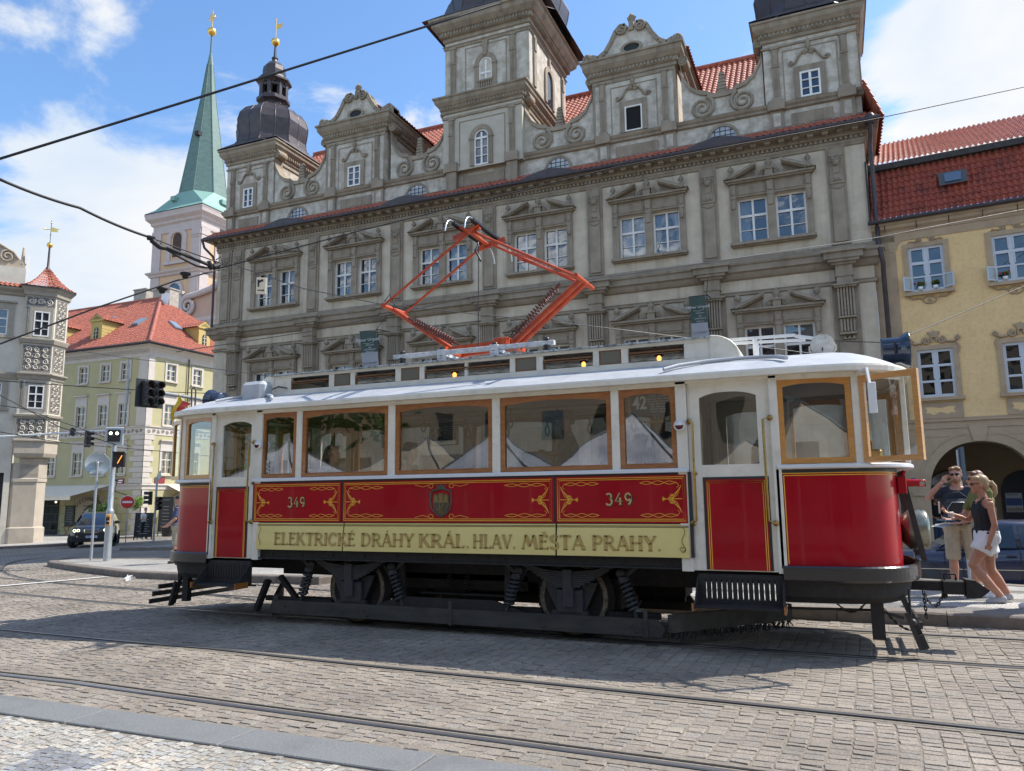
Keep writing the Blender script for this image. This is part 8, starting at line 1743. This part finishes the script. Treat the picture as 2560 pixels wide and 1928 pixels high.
def hand(b, wr, ha, palm_n, grip=.4, s=1.0):              # palm, four bent fingers of different length, thumb from the side
    wr, ha = Vector(wr), Vector(ha); d = (ha-wr).normalized(); n = Vector(palm_n); n = (n-d*n.dot(d)); n = n.normalized() if n.length > 1e-4 else d.orthogonal().normalized(); sd = d.cross(n)
    for k in range(4): p0 = wr+d*.02+sd*(.026-.0175*k)*s; p1 = wr+d*.085*s+sd*(.03-.02*k)*s; b.tube([p0, p1], [.015*s,.0125*s], 6)
    for k, l in enumerate((.070,.078,.072,.056)):
        p = wr+d*.085*s+sd*(.03-.02*k)*s; a = 0; pts = [p]
        for seg, f in enumerate((.45,.32,.23)): a += grip*(.7+.25*seg); p = p+(d*math.cos(a)+n*math.sin(a))*l*f*s; pts.append(p)
        b.tube(pts, [.0105*s,.0098*s,.009*s,.0075*s], 6)
    p = wr+d*.025*s+sd*.03*s; b.tube([p, p+(d*.7+sd*.6+n*.35)*.035*s, p+(d*.95+sd*.55+n*.6*grip*2)*.062*s, p+(d*1.15+sd*.4+n*.9*grip*2)*.078*s], [.0135*s,.0125*s,.011*s,.009*s], 6)
def person(label, loc, rz, J=None, skin=None, hair=((.12,.07,.04),'short'), top=None, sleeve=.5, bottom=None, leg=.5, skirt=False, shoes=(.05,.05,.055), g=1.0, fat=1.0, shades=False, cap=None, scale=1.0, legs=True, vox=.011, palms=None, grip=.4, group=None, tank=False, beard=None):
    t = thing('person', label, 'person', loc, rz, group); t.scale = (scale,)*3
    P = {k: (Vector(v) if not isinstance(v, float) else v) for k, v in {**STAND, **(J or {})}.items()}; sk = skin or M_skin
    HM = Matrix.Rotation(P['hz'], 3, 'Z'); hc = P['hed']
    b = MB()
    # trunk
    ax = (P['shL']-P['shR']); ax.z = 0; ax.normalize(); w = .085*g
    def trunk(b, e, lo=0., hi=1.):
        for s in (-1,1): b.tube([P['pel']+ax*s*w*.9-Vector((0,0,.06)), P['pel']+ax*s*w+Vector((0,0,.03)), P['wst']+ax*s*w*.8, P['che']+ax*s*w*1.05, P['nck'].lerp(P['che'],.35)+ax*s*w*.9], [.098*fat+e,.105*fat+e,.09*fat+e,.105*fat**.6+e,.07+e], 10)
        b.tube([P['pel'], P['wst'], P['che'], P['nck'].lerp(P['che'],.3)], [.10*fat+e,.105*fat+e,.105+e,.07+e], 10)
        for s in ('L','R'): b.tube([P['nck']-Vector((0,0,.05)), P['sh'+s]], [.055+e,.055*g+e], 8)
    trunk(b, 0)
    b.tube([P['nck']-Vector((0,0,.06)), P['nck'], hc-Vector((0,0,.05))], [.062*g,.053*g,.052*g], 8)
    def limb(b, a, c, d, r, e=0, t1=1.0):
        A, B_, D_ = P[a], P[c], P[d]
        if t1 <= .5: q = A.lerp(B_, t1*2); b.tube([A, A.lerp(q,.5), q], [r[0]+e, (r[0]+r[1])/2+e, r[0]+(r[1]-r[0])*t1*2+e], 8)
        else: q = B_.lerp(D_, t1*2-1); b.tube([A, A.lerp(B_,.5), B_, B_.lerp(q,.35), q], [r[0]+e, (r[0]*1.02+r[1])/2+e, r[1]+e, r[2]+e, r[3]+e if t1 > .95 else r[2]*.9+e], 8)
    ra, rl = (.05*g,.038*g,.038*g,.026*g), (.092*fat**.5,.058,.062,.040)
    for s in 'LR':
        limb(b, 'sh'+s, 'el'+s, 'wr'+s, ra); hand(b, P['wr'+s], P['ha'+s], (palms or {}).get(s, (-.3 if s == 'L' else .3, -.6, 0)), grip)
        if legs: limb(b, 'hi'+s, 'kn'+s, 'an'+s, rl); b.tube([P['an'+s]+Vector((0,0,.02)), P['an'+s]-Vector((0,0,.04)), P['to'+s]], [.04,.04,.03], 8)
    # head: skull, jaw, nose, brow, lips, ears
    def hp(x, y, z): return hc+HM @ Vector((x, y, z))
    ell(b, hp(0,.012,.03), .074, .092, .092, M=HM); ell(b, hp(0,-.028,-.03), .058, .062, .078, M=HM); ell(b, hp(0,-.066,-.088), .03, .024, .022, M=HM)
    b.tube([hp(0,-.086,.022), hp(0,-.108,-.018), hp(0,-.098,-.03)], [.009,.0145,.012], 6)
    for s in (-1,1): ell(b, hp(s*.076,.012,-.004), .011, .018, .031, 6, HM); b.tube([hp(s*.012,-.09,.038), hp(s*.045,-.078,.036)], .010, 5); ell(b, hp(s*.036,-.062,-.02), .022, .02, .018, 6, HM)
    b.tube([hp(-.02,-.084,-.056), hp(0,-.092,-.054), hp(.02,-.084,-.056)], .0075, 5)
    body = remesh(b, vox, 'body', sk, t, 3)
    e_ = MB()
    if shades:
        for s in (-1,1): ell(e_, hp(s*.033,-.09,.012), .028, .008, .019, 6, HM); e_.tube([hp(s*.06,-.082,.02), hp(s*.078,-.01,.018)], .004, 4)
        e_.tube([hp(-.02,-.096,.02), hp(.02,-.096,.02)], .004, 4); e_.build('sunglasses', mat('dark_lenses', (.012,.010,.010), .12), t, local=True)
    else:
        for s in (-1,1): ell(e_, hp(s*.031,-.083,.014), .011, .007, .007, 6, HM)
        e_.build('eyes', mat('eye_dark', (.05,.04,.035), .3), t, local=True)
    l_ = MB(); l_.tube([hp(-.018,-.091,-.056), hp(0,-.097,-.054), hp(.018,-.091,-.056)], .0035, 4); l_.build('lips', mat('lips', (.33,.11,.09), .5), t, local=True)
    # hair
    M_h = mat('hair_%d_%d_%d'%tuple(int(v*200) for v in hair[0]), hair[0], .5, tuple(v*.6 for v in hair[0]), 40, stretch=(6,6,1)); h = MB()
    if not cap:
        ell(h, hp(0,.028,.052), .083, .088, .086, M=HM); ell(h, hp(0,.062,.0), .072, .052, .075, M=HM)
        for s in (-1,1): ell(h, hp(s*.04,-.035,.092), .044, .045, .03, 6, HM)
    else: ell(h, hp(0,.055,-.005), .074, .055, .06, M=HM)
    if hair[1] == 'long':
        for k in range(7): a = -1.3+.43*k; h.tube([hp(.07*math.sin(a),.03+.055*math.cos(a),.05), hp(.085*math.sin(a),.05+.06*math.cos(a),-.08), hp(.10*math.sin(a),.06+.06*math.cos(a),-.22), hp(.09*math.sin(a),.06+.05*math.cos(a),-.36)], [.035,.04,.038,.015], 6)
    if hair[1] == 'pony': h.tube([hp(0,.09,.03), hp(0,.135,.035), hp(.01,.165,-.02), hp(.02,.17,-.10), hp(.02,.15,-.17)], [.02,.032,.034,.026,.008], 7)
    if hair[1] == 'bob':
        for k in range(9): a = -1.9+.475*k; h.tube([hp(.07*math.sin(a),.02+.055*math.cos(a),.06), hp(.088*math.sin(a),.03+.062*math.cos(a),-.03), hp(.08*math.sin(a),.03+.055*math.cos(a),-.10)], [.035,.034,.02], 6)
    remesh(h, vox, 'hair', M_h, t, 2)
    if beard:
        h = MB(); ell(h, hp(0,-.052,-.075), .05, .046, .042, M=HM); 
        for s in (-1,1): ell(h, hp(s*.05,-.015,-.05), .018, .04, .045, 6, HM)
        remesh(h, vox, 'beard', mat('ginger_beard', beard, .7), t, 2)
    if cap:
        h = MB(); ell(h, hp(0,.012,.06), .092, .105, .08, M=HM); h.prism([], 0, 0) if False else None
        ell(h, hp(0,-.115,.055), .06, .065, .012, 6, HM); remesh(h, vox, 'cap', cloth('cap_%d'%int(cap[0]*300), cap), t, 2)
    # clothes
    if top:
        c = MB(); trunk(c, .016)
        if not tank:
            for s in 'LR': limb(c, 'sh'+s, 'el'+s, 'wr'+s, ra, .018, sleeve)
        else: c.v = [v for v in c.v]
        o = remesh(c, .012, 'top', top, t, 4)
        # trim the collar so the neck shows
        bm_ = bmesh.new(); bm_.from_mesh(o.data); zc = P['nck'].z-(.10 if tank else .045); dl = [v for v in bm_.verts if v.co.z > zc and (v.co-P['nck']).xy.length < .10]
        if tank: dl += [v for v in bm_.verts if (v.co-P['shL']).length < .085 or (v.co-P['shR']).length < .085]
        bmesh.ops.delete(bm_, geom=list(set(dl)), context='VERTS'); bm_.to_mesh(o.data); bm_.free()
    if bottom and legs:
        c = MB()
        for s in (-1,1): c.tube([P['wst'].lerp(P['pel'],.55)+ax*s*w*.9, P['pel']+ax*s*w-Vector((0,0,.02)), P['pel']+ax*s*w*.9-Vector((0,0,.08))], [.10*fat+.02,.108*fat+.02,.10*fat+.02], 10)
        if skirt:
            for s in (-1,1): q = P['hi'+('L' if s > 0 else 'R')].lerp(P['kn'+('L' if s > 0 else 'R')], leg*2); c.tube([P['pel']+ax*s*w, q], [.125*fat,.135*fat], 10)
            q = (P['knL']+P['knR'])/2; c.tube([P['pel'], P['pel'].lerp(q, leg*2)], [.13*fat,.15*fat], 10)
        else:
            for s in 'LR': limb(c, 'hi'+s, 'kn'+s, 'an'+s, (rl[0],rl[1]+.022,rl[2]+.012,rl[3]+.012), .018, leg)
        o = remesh(c, .013, 'skirt' if skirt else 'trousers', bottom, t, 4)
    if legs and shoes:
        for s in 'LR':
            c = MB(); a, q = P['an'+s], P['to'+s]; d = (q-a); d.z = 0; d.normalize(); hl = a-d*.05; hl.z = min(a.z,q.z)-.0
            c.tube([Vector((hl.x,hl.y,a.z-.03)), Vector((a.x,a.y,a.z-.035))+d*.03, q, q+d*.035], [.042,.046,.042,.026], 8); c.tube([a+Vector((0,0,.01)), a-Vector((0,0,.04))], [.046,.046], 8)
            remesh(c, .01, 'shoe', mat('shoe_%d_%d'%(int(shoes[0]*300), int(shoes[2]*300)), shoes, .7, tuple(v*.75 for v in shoes), 20), t, 2)
    return t, P
def prop(parent, name, fn, mt): b = MB(); fn(b); return b.build(name, mt, parent, local=True)
IZ = .12
# --- man in sunglasses, right hand raised to his ear, backpack worn in front
t, P = person('man in navy T-shirt and beige shorts, backpack on his chest, one hand at his ear', (1.60,12.62,IZ-.03), R(-10),
    dict(elR=(-.38,-.10,1.34), wrR=(-.17,-.14,1.56), haR=(-.13,-.10,1.62), elL=(.27,.0,1.16), wrL=(.15,-.26,1.08), haL=(.06,-.33,1.06), hz=R(-6), knL=(.13,-.02,.5), anL=(.14,.02,.09), toL=(.17,-.14,.035), knR=(-.12,-.02,.5), anR=(-.13,.02,.09), toR=(-.17,-.14,.035)), hair=((.26,.14,.06),'short'), top=cloth('navy_cotton', (.025,.032,.05)), sleeve=.34, bottom=cloth('beige_cotton', (.46,.38,.28)), leg=.53, shoes=(.04,.04,.045), g=1.18, fat=1.12, shades=True, scale=1.0, palms={'R': (.6,-.2,.2), 'L': (0,0,1)}, beard=(.25,.12,.055))
prop(t, 'backpack', lambda b: (b.bbox(-.16,.17,-.27,-.13,.98,1.33,.05), b.tube([(-.14,-.15,1.30),(-.10,-.17,1.40),(.03,-.18,1.42),(.14,-.15,1.32)], .014, 6), b.tube([(.16,-.12,1.05),(.2,.0,1.1)], .015, 5)), cloth('charcoal_nylon', (.045,.045,.05)))
prop(t, 'backpack_zip', lambda b: b.tube([(-.12,-.275,1.02),(-.12,-.275,1.2),(-.06,-.275,1.28),(.08,-.275,1.28),(.13,-.275,1.2)], .006, 4), M_galv)
# --- woman with ponytail striding to the left
t, P = person('blonde woman with ponytail in black tank top and white skirt striding past with sunglasses', (1.78,11.35,IZ), R(-90),
    dict(pel=(0,-.06,.84), wst=(0,-.06,1.0), che=(0,-.07,1.17), nck=(0,-.06,1.33), hed=(0,-.09,1.475), hz=0., shL=(.17,-.02,1.26), elL=(.23,.0,.98), wrL=(.22,-.08,.75), haL=(.2,-.10,.67), shR=(-.17,-.08,1.26), elR=(-.22,-.22,1.03), wrR=(-.12,-.42,1.11), haR=(-.08,-.50,1.14),
      hiL=(.09,-.06,.80), knL=(.10,-.26,.48), anL=(.09,.02,.10), toL=(.10,-.12,.04), hiR=(-.09,-.06,.80), knR=(-.09,-.04,.42), anR=(-.09,.12,.12), toR=(-.09,-.02,.05)), skin=M_skin2, hair=((.45,.32,.17),'pony'), top=cloth('black_jersey', (.012,.013,.018)), tank=True, bottom=cloth('white_cotton', (.72,.72,.72), .92), skirt=True, leg=.24, shoes=(.40,.42,.45), g=.95, fat=1.0, shades=True, palms={'L': (-.6,-.2,0), 'R': (.3,0,1)}, grip=.5)
prop(t, 'bracelets', lambda b: [b.tube([(-.12+.032*math.cos(a),-.40-.015*k+.01*math.cos(a),1.105+.032*math.sin(a)) for a in [i*math.pi/4 for i in range(8)]], .005, 4, closed=True) for k in range(3)], M_wht)
prop(t, 'phone', lambda b: b.bbox(-.115,-.035,-.56,-.545,1.12,1.27,.006), mat('phone_case', (.62,.50,.46), .4))
# --- woman in olive top between them, phone and papers in her hands
t, P = person('dark haired woman in olive green top holding papers, half hidden behind the blonde woman', (1.80,12.0,IZ), R(-75),
    dict(hed=(0,-.06,1.60), nck=(0,-.02,1.46), elR=(-.26,-.14,1.12), wrR=(-.12,-.36,1.06), haR=(-.1,-.44,1.05), elL=(.26,-.10,1.12), wrL=(.14,-.34,1.02), haL=(.12,-.42,1.0), hz=R(-10)), hair=((.16,.08,.04),'bob'), top=cloth('olive_linen', (.16,.17,.055)), sleeve=.4, bottom=cloth('sand_cotton', (.40,.34,.26)), leg=.45, shoes=(.70,.70,.70), shades=True, fat=1.05, palms={'L': (0,0,1), 'R': (0,0,1)}, scale=.97)
prop(t, 'papers', lambda b: (b.add([(-.16,-.38,1.0),(.14,-.34,1.0),(.12,-.60,.955),(-.2,-.62,.96)], [(0,1,2,3)]), b.add([(-.14,-.38,1.012),(.14,-.34,1.008),(.1,-.56,.975),(-.18,-.58,.985)], [(0,1,2,3)])), M_wht)
prop(t, 'tablet', lambda b: b.bbox(-.14,.10,-.56,-.40,1.04,1.055,.005), mat('tablet_blue', (.10,.14,.2), .2))
prop(t, 'shoulder_bag', lambda b: (b.bbox(.16,.24,-.25,.0,.74,.96,.03), b.tube([(.2,-.2,.95),(.15,-.1,1.3),(-.1,-.02,1.47)], .008, 5)), mat('black_leather', (.012,.012,.013), .4))
# --- passer-by at the right edge: only a foot reaches into the picture
person('passer-by at the right edge of the picture, only a white shoe showing', (2.33,10.95,IZ), R(-90), dict(knL=(.10,-.22,.5), anL=(.10,-.26,.10), toL=(.1,-.40,.05), anR=(-.1,.2,.12), toR=(-.1,.06,.04)), top=cloth('grey_cotton', (.25,.25,.27)), bottom=cloth('blue_denim', (.06,.09,.16)), leg=1., shoes=(.72,.73,.76))
# --- woman in the arcade doorway
person('dark haired woman in black standing in the shadow by the arcade entrance', (3.1,30.0,-.33), R(40), dict(elR=(-.30,.02,1.16), wrR=(-.18,-.12,1.02), haR=(-.1,-.16,1.0)), hair=((.02,.018,.016),'long'), top=cloth('black_jersey', (.012,.013,.018)), bottom=cloth('blue_denim', (.06,.09,.16)), leg=1., scale=.98)
# --- man in blue polo shirt walking behind the tram's left end
person('man in blue polo shirt and khaki shorts behind the left end of the tram', (-16.12,15.42,G(-16.2)+.14), R(-58), dict(elR=(-.24,-.06,1.17), wrR=(-.22,-.27,.98), haR=(-.2,-.34,.94), elL=(.26,-.02,1.16), wrL=(.2,-.25,.98), haL=(.17,-.33,.95)), top=cloth('blue_polo', (.055,.075,.16)), sleeve=.42, bottom=cloth('khaki_cotton', (.36,.33,.25)), leg=.52, shoes=(.06,.06,.07), fat=1.35, g=1.15, cap=(.05,.05,.06), scale=1.0, hair=((.3,.28,.25),'short'))
# --- two distant pedestrians by the corner
person('young person in white shirt and black trousers with white shoulder bag near the corner', (-36.35,32.35,G(-36)+.12), R(70), dict(elR=(-.24,-.1,1.16), wrR=(-.15,-.3,1.12), haR=(-.1,-.37,1.14), knL=(.1,-.1,.5), anR=(-.1,.1,.1)), hair=((.22,.09,.04),'short'), top=cloth('white_cotton', (.72,.72,.72), .92), bottom=cloth('black_cotton', (.015,.015,.017)), leg=1., shoes=(.7,.7,.7), vox=.016)
person('person in dark top and pale jeans standing in front of the distant doorway', (-34.5,33.0,G(-34)+.12), R(20), dict(elL=(.27,-.1,1.15), wrL=(.15,-.3,1.1), haL=(.08,-.36,1.12), knR=(-.14,-.12,.5), anR=(-.16,-.1,.1)), hair=((.1,.06,.03),'long'), top=cloth('black_jersey', (.012,.013,.018)), bottom=cloth('pale_denim', (.42,.44,.48)), leg=1., shoes=(.7,.7,.7), vox=.016)
# --- passengers and crew in the tram (seated on the benches, seen through the windows)
SEAT = dict(pel=(0,0,.10), wst=(0,0,.27), che=(0,.0,.47), nck=(0,.01,.65), hed=(0,-.01,.81), shL=(.19,.01,.59), elL=(.24,-.03,.30), wrL=(.14,-.24,.18), haL=(.1,-.32,.17), shR=(-.19,.01,.59), elR=(-.24,-.03,.30), wrR=(-.14,-.24,.18), haR=(-.1,-.32,.17), hiL=(.1,-.02,.08), knL=(.12,-.42,.08), anL=(.12,-.42,-.33), toL=(.13,-.56,-.37), hiR=(-.1,-.02,.08), knR=(-.12,-.42,.08), anR=(-.12,-.42,-.33), toR=(-.13,-.56,-.37))
def rider(label, x, y, rz, **k): return person(label, (x, y, 1.30), rz, {**SEAT, **k.pop('J', {})}, vox=.014, bottom=cloth('blue_denim', (.06,.09,.16)), leg=1., scale=.94, **k)
rider('passenger with long brown hair and white top seated at the second tram window', -5.86, 8.02, R(95), hair=((.10,.05,.025),'long'), top=cloth('white_cotton', (.72,.72,.72), .92), sleeve=.2)
rider('passenger with dark hair and bare shoulders at the left of the third tram window', -4.72, 8.02, R(95), hair=((.04,.025,.018),'bob'), top=cloth('black_jersey', (.012,.013,.018)), tank=True)
rider('passenger in dark blue top seated behind the narrow left tram window', -6.3, 8.05, R(90), hair=((.06,.04,.03),'short'), top=cloth('navy_cotton', (.025,.032,.05)), sleeve=.5)
rider('young man in teal T-shirt seated under the route board seen from behind', -1.62, 8.12, R(165), hair=((.025,.02,.018),'short'), top=cloth('teal_cotton', (.03,.10,.13)), sleeve=.4)
rider('passenger with dark red hair and pale blue shirt beside the man in teal', -1.95, 8.3, R(150), hair=((.10,.02,.02),'long'), top=cloth('pale_blue_cotton', (.40,.48,.60)), sleeve=.5)
def stander(label, x, y, rz, **k): return person(label, (x, y, .88), rz, k.pop('J', {}), vox=.014, bottom=cloth('black_cotton', (.015,.015,.017)), leg=1., scale=.93, **k)
stander('tall figure in cap and grey shirt standing inside behind the fourth tram window', -2.95, 8.75, R(-70), hair=((.2,.17,.14),'short'), cap=(.10,.11,.10), top=cloth('grey_blue_cotton', (.16,.18,.22)), sleeve=.5, fat=1.3, J=dict(elL=(.3,-.1,1.2), wrL=(.12,-.28,1.22), haL=(.05,-.33,1.25)))  # solid figure added behind the glass for the man who shows there
stander('passenger in light grey top standing in the right half of the fourth tram window', -2.45, 9.0, R(-30), hair=((.15,.10,.06),'short'), top=cloth('light_grey_cotton', (.36,.37,.40)), sleeve=.5)
stander('conductor in pale blue shirt and white cap behind the right hand tram door', -.75, 9.0, R(100), hair=((.3,.28,.25),'short'), cap=(.6,.6,.58), top=cloth('pale_blue_cotton', (.40,.48,.60)), sleeve=.5, J=dict(hed=(0,-.10,1.48), nck=(0,-.05,1.36), che=(0,-.02,1.22), shL=(.19,-.02,1.30), shR=(-.19,-.02,1.30), elL=(.25,-.15,1.1), wrL=(.15,-.36,1.05), haL=(.1,-.42,1.04), elR=(-.25,-.15,1.1), wrR=(-.15,-.36,1.05), haR=(-.1,-.42,1.04)))
# ================================================================== CARS
M_gcar = mat('car_glass', (.015,.02,.024), .03, spec=1.0); M_chrome = mat('chrome', (.6,.6,.6), .12, metal=1); M_tyre = M_rub; M_alloy = mat('alloy', (.35,.36,.37), .3, metal=.8)
def wheel(parent, x, y, r, w, s):
    b = MB(); b.lathe([(r*.62,-w/2),(r*.93,-w/2),(r,-w*.35),(r,w*.35),(r*.93,w/2),(r*.62,w/2)], (x,y,r), 24, 'y'); o = b.build('wheel', M_tyre, parent, local=True)
    b = MB(); yy = s*w*.46; b.lathe([(r*.58,yy),(r*.64,yy+s*.01),(r*.64,yy-s*.03)], (x,y,r), 20, 'y')
    for k in range(7): a = 2*math.pi*k/7; b.bar((x+.03*math.cos(a),y+yy*.95,r+.03*math.sin(a)),(x+r*.6*math.cos(a),y+yy*.95,r+r*.6*math.sin(a)),.05,.03,(0,1,0))
    b.lathe([(0,yy),(.06,yy)], (x,y,r), 10, 'y'); b.build('rim', M_alloy, o, local=True)
    return o
def loft(b, secs, smooth=True):                           # list of rings (same count)
    n = len(secs[0]); vs = [p for s in secs for p in s]
    b.add(vs, [(i*n+j, i*n+(j+1)%n, (i+1)*n+(j+1)%n, (i+1)*n+j) for i in range(len(secs)-1) for j in range(n)], smooth); b.add(secs[0], [tuple(range(n))]); b.add(secs[-1], [tuple(range(n-1,-1,-1))])
def carbody(b, st):                                       # stations: x, zbot, zbelt, halfwidth
    secs = []
    for x, z0, z1, hw in st: secs.append([(x,-hw*.93,z0),(x,-hw*.99,z0+(z1-z0)*.25),(x,-hw,z0+(z1-z0)*.55),(x,-hw*.965,z1-.05),(x,-hw*.88,z1),(x,hw*.88,z1),(x,hw*.965,z1-.05),(x,hw,z0+(z1-z0)*.55),(x,hw*.99,z0+(z1-z0)*.25),(x,hw*.93,z0)])
    loft(b, secs)
def cabin(b, st):                                         # x, zbelt, zroof, halfwidth belt, halfwidth roof
    loft(b, [[(x,-wb,z0),(x,-(wb+wr)/2,(z0+z1)/2),(x,-wr,z1-.06),(x,-wr*.85,z1),(x,wr*.85,z1),(x,wr,z1-.06),(x,(wb+wr)/2,(z0+z1)/2),(x,wb,z0)] for x, z0, z1, wb, wr in st])
# dark blue saloon behind the pedestrians: local x runs front(-) to rear(+)
M_blue = mat('dark_blue_car_paint', (.010,.017,.045), .25, (.014,.022,.055), 3, coat=.6)
t = thing('parked_car', 'dark blue car with chrome side strip standing behind the pedestrians', 'car', (2.75,18.0,-.46), R(1.5)); 
b = MB(); carbody(b, [(-2.2,.42,.62,.62),(-2.12,.26,.70,.78),(-1.7,.20,.78,.86),(-1.0,.19,.86,.88),(0,.19,.90,.89),(1.0,.19,.93,.89),(1.7,.22,.95,.87),(2.15,.28,.93,.8),(2.3,.42,.84,.66)]); b.build('body', M_blue, t, local=True)
b = MB(); cabin(b, [(-1.05,.85,.86,.80,.72),(-.25,.88,1.36,.82,.60),(.15,.90,1.42,.82,.60),(.75,.92,1.41,.82,.60),(1.2,.93,1.30,.81,.6),(1.85,.94,.96,.78,.7)]); b.build('cabin', M_blue, t, local=True)
b = MB(); f = lambda x, z: (x, -(.82-.225*(z-.9)/.5)-.012, z)
b.add([f(-.78,.92),f(-.24,1.31),f(.30,1.35),(.30,-.835,.92)], [(0,1,2,3)]); b.add([f(.38,.93),f(.38,1.35),f(.95,1.30),f(1.42,1.05),f(1.45,.96)], [(0,1,2,3,4)]); b.add([(-.98,-.66,.90),(-.32,-.56,1.345),(-.32,.56,1.345),(-.98,.66,.90)], [(0,1,2,3)]); b.build('windows', M_gcar, t, local=True)
b = MB(); b.box(-1.7,1.8,-.905,-.89,.505,.52); b.box(-1.45,-1.44,-.89,-.86,.3,.85); b.build('side_trim', M_chrome, t, local=True)
b = MB(); b.box(.34,.348,-.897,-.885,.22,.92); b.box(-.92,-.912,-.895,-.875,.25,.88); b.box(1.2,1.208,-.897,-.88,.35,.92); b.build('door_gap', M_black, t, local=True)
b = MB(); b.bbox(-.72,-.52,-1.06,-.88,.90,1.03,.04); b.build('wing_mirror', M_blue, t, local=True); b = MB(); b.bbox(.12,.28,-.915,-.89,.76,.80,.008); b.build('door_handle', M_blue, t, local=True)
for x in (-1.38,1.35):
    for s in (-1,1): wheel(t, x, s*.79, .315, .2, s)
    b = MB(); b.lathe([(.0,-.003),(.37,-.003),(.37,.0)], (x,-.893,.33), 20, 'y'); b.build('wheel_arch', M_black, t, local=True)
# black off-road car coming round the corner, front towards us
M_blk = mat('black_car_paint', (.010,.012,.016), .22, coat=1.0)
t = thing('car', 'black off-road car with ring shaped lit headlamps turning at the left junction', 'car', (-35.9,28.9,G(-35.9)), R(46)); 
K = Matrix.Rotation(0, 4, 'Z')
# local: front at -y
def yb_(b): b.v = [(y, x, z) for x, y, z in b.v]; return b
b = MB(); carbody(b, [(-2.35,.45,.80,.70),(-2.28,.30,.95,.88),(-1.9,.28,1.06,.97),(-1.1,.28,1.12,.985),(0,.28,1.14,.985),(1.6,.30,1.15,.97),(2.3,.4,1.1,.9)]); yb_(b).build('body', M_blk, t, local=True)
b = MB(); cabin(b, [(-1.25,1.10,1.12,.88,.80),(-.45,1.12,1.66,.88,.68),(.2,1.13,1.74,.88,.69),(1.5,1.13,1.70,.88,.68),(2.2,1.12,1.2,.84,.7)]); yb_(b).build('cabin', M_blk, t, local=True)
b = MB(); b.add([(-.78,-1.17,1.15),(.78,-1.17,1.15),(.60,-.53,1.62),(-.60,-.53,1.62)], [(0,1,2,3)]); b.build('windscreen', mat('windscreen', (.07,.11,.16), .04, spec=1.0), t, local=True)
b = MB(); 
for s in (-1,1): b.add([(s*.90,-1.0,1.16),(s*.72,-.45,1.62),(s*.71,1.5,1.63),(s*.89,1.9,1.18)], [(0,1,2,3)])
b.build('side_windows', M_gcar, t, local=True)
for s in (-1,1):
    b = MB(); cx = s*.17; b.bbox(cx-.155,cx+.155,-2.40,-2.30,.74,.94,.02); o = b.build('grille', M_chrome, t, local=True); g = MB()
    for k in range(8): g.box(cx-.13+.034*k,cx-.11+.034*k,-2.415,-2.401,.76,.92)
    g.build('grille_slats', M_black, o, local=True)
    b = MB(); b.bbox(s*.66-.17,s*.66+.17,-2.32,-2.2,.78,.95,.03); o = b.build('headlamp', M_gcar, t, local=True); g = MB()
    for q in (.59,.75): g.tube([(s*q+.06*math.cos(a),-2.335,.865+.06*math.sin(a)) for a in [i*math.pi/7 for i in range(14)]], .014, 5, closed=True)
    g.build('light_ring', mat('ring_lit', (1,1,.7), .3, em=((.95,1,.62), 1.5)), o, local=True)
    b = MB(); b.lathe([(0,-2.37),(.05,-2.365)], (s*.62,0,.58), 10, 'y'); b.build('fog_lamp', M_chrome, t, local=True); b = MB(); b.bbox(s*1.0-.11,s*1.0+.11,-.98,-.86,1.14,1.30,.03); b.build('wing_mirror', M_blk, t, local=True)
    for yy in (-1.45,1.45): o = wheel(t, 0, 0, .38, .26, s); o.location = (s*.86, yy, 0); o.rotation_euler = (0,0,math.pi/2+(R(-22) if yy < 0 else 0))
b = MB(); b.box(-.27,.27,-2.43,-2.405,.50,.61); o = b.build('number_plate', mat('plate_white', (.55,.57,.62), .4), t, local=True); b = MB()
b.box(-.27,-.235,-2.436,-2.431,.50,.61); 
for k in range(7): b.box(-.2+.06*k,-.165+.06*k,-2.436,-2.431,.525,.585) if k != 3 else None
b.build('plate_characters', mat('plate_dark', (.06,.08,.15), .5), o, local=True); b = MB(); b.box(-.8,.8,-2.36,-2.3,.34,.44); b.box(-.9,-.4,-2.33,-2.3,.52,.60); b.box(.4,.9,-2.33,-2.3,.52,.60); b.build('bumper_grille', M_rub, t, local=True); b = MB()
for s in (-1,1): b.tube([(s*.66,-.3,1.74),(s*.68,.2,1.79),(s*.66,1.4,1.74)], .02, 6)
b.build('roof_rails', M_chrome, t, local=True)
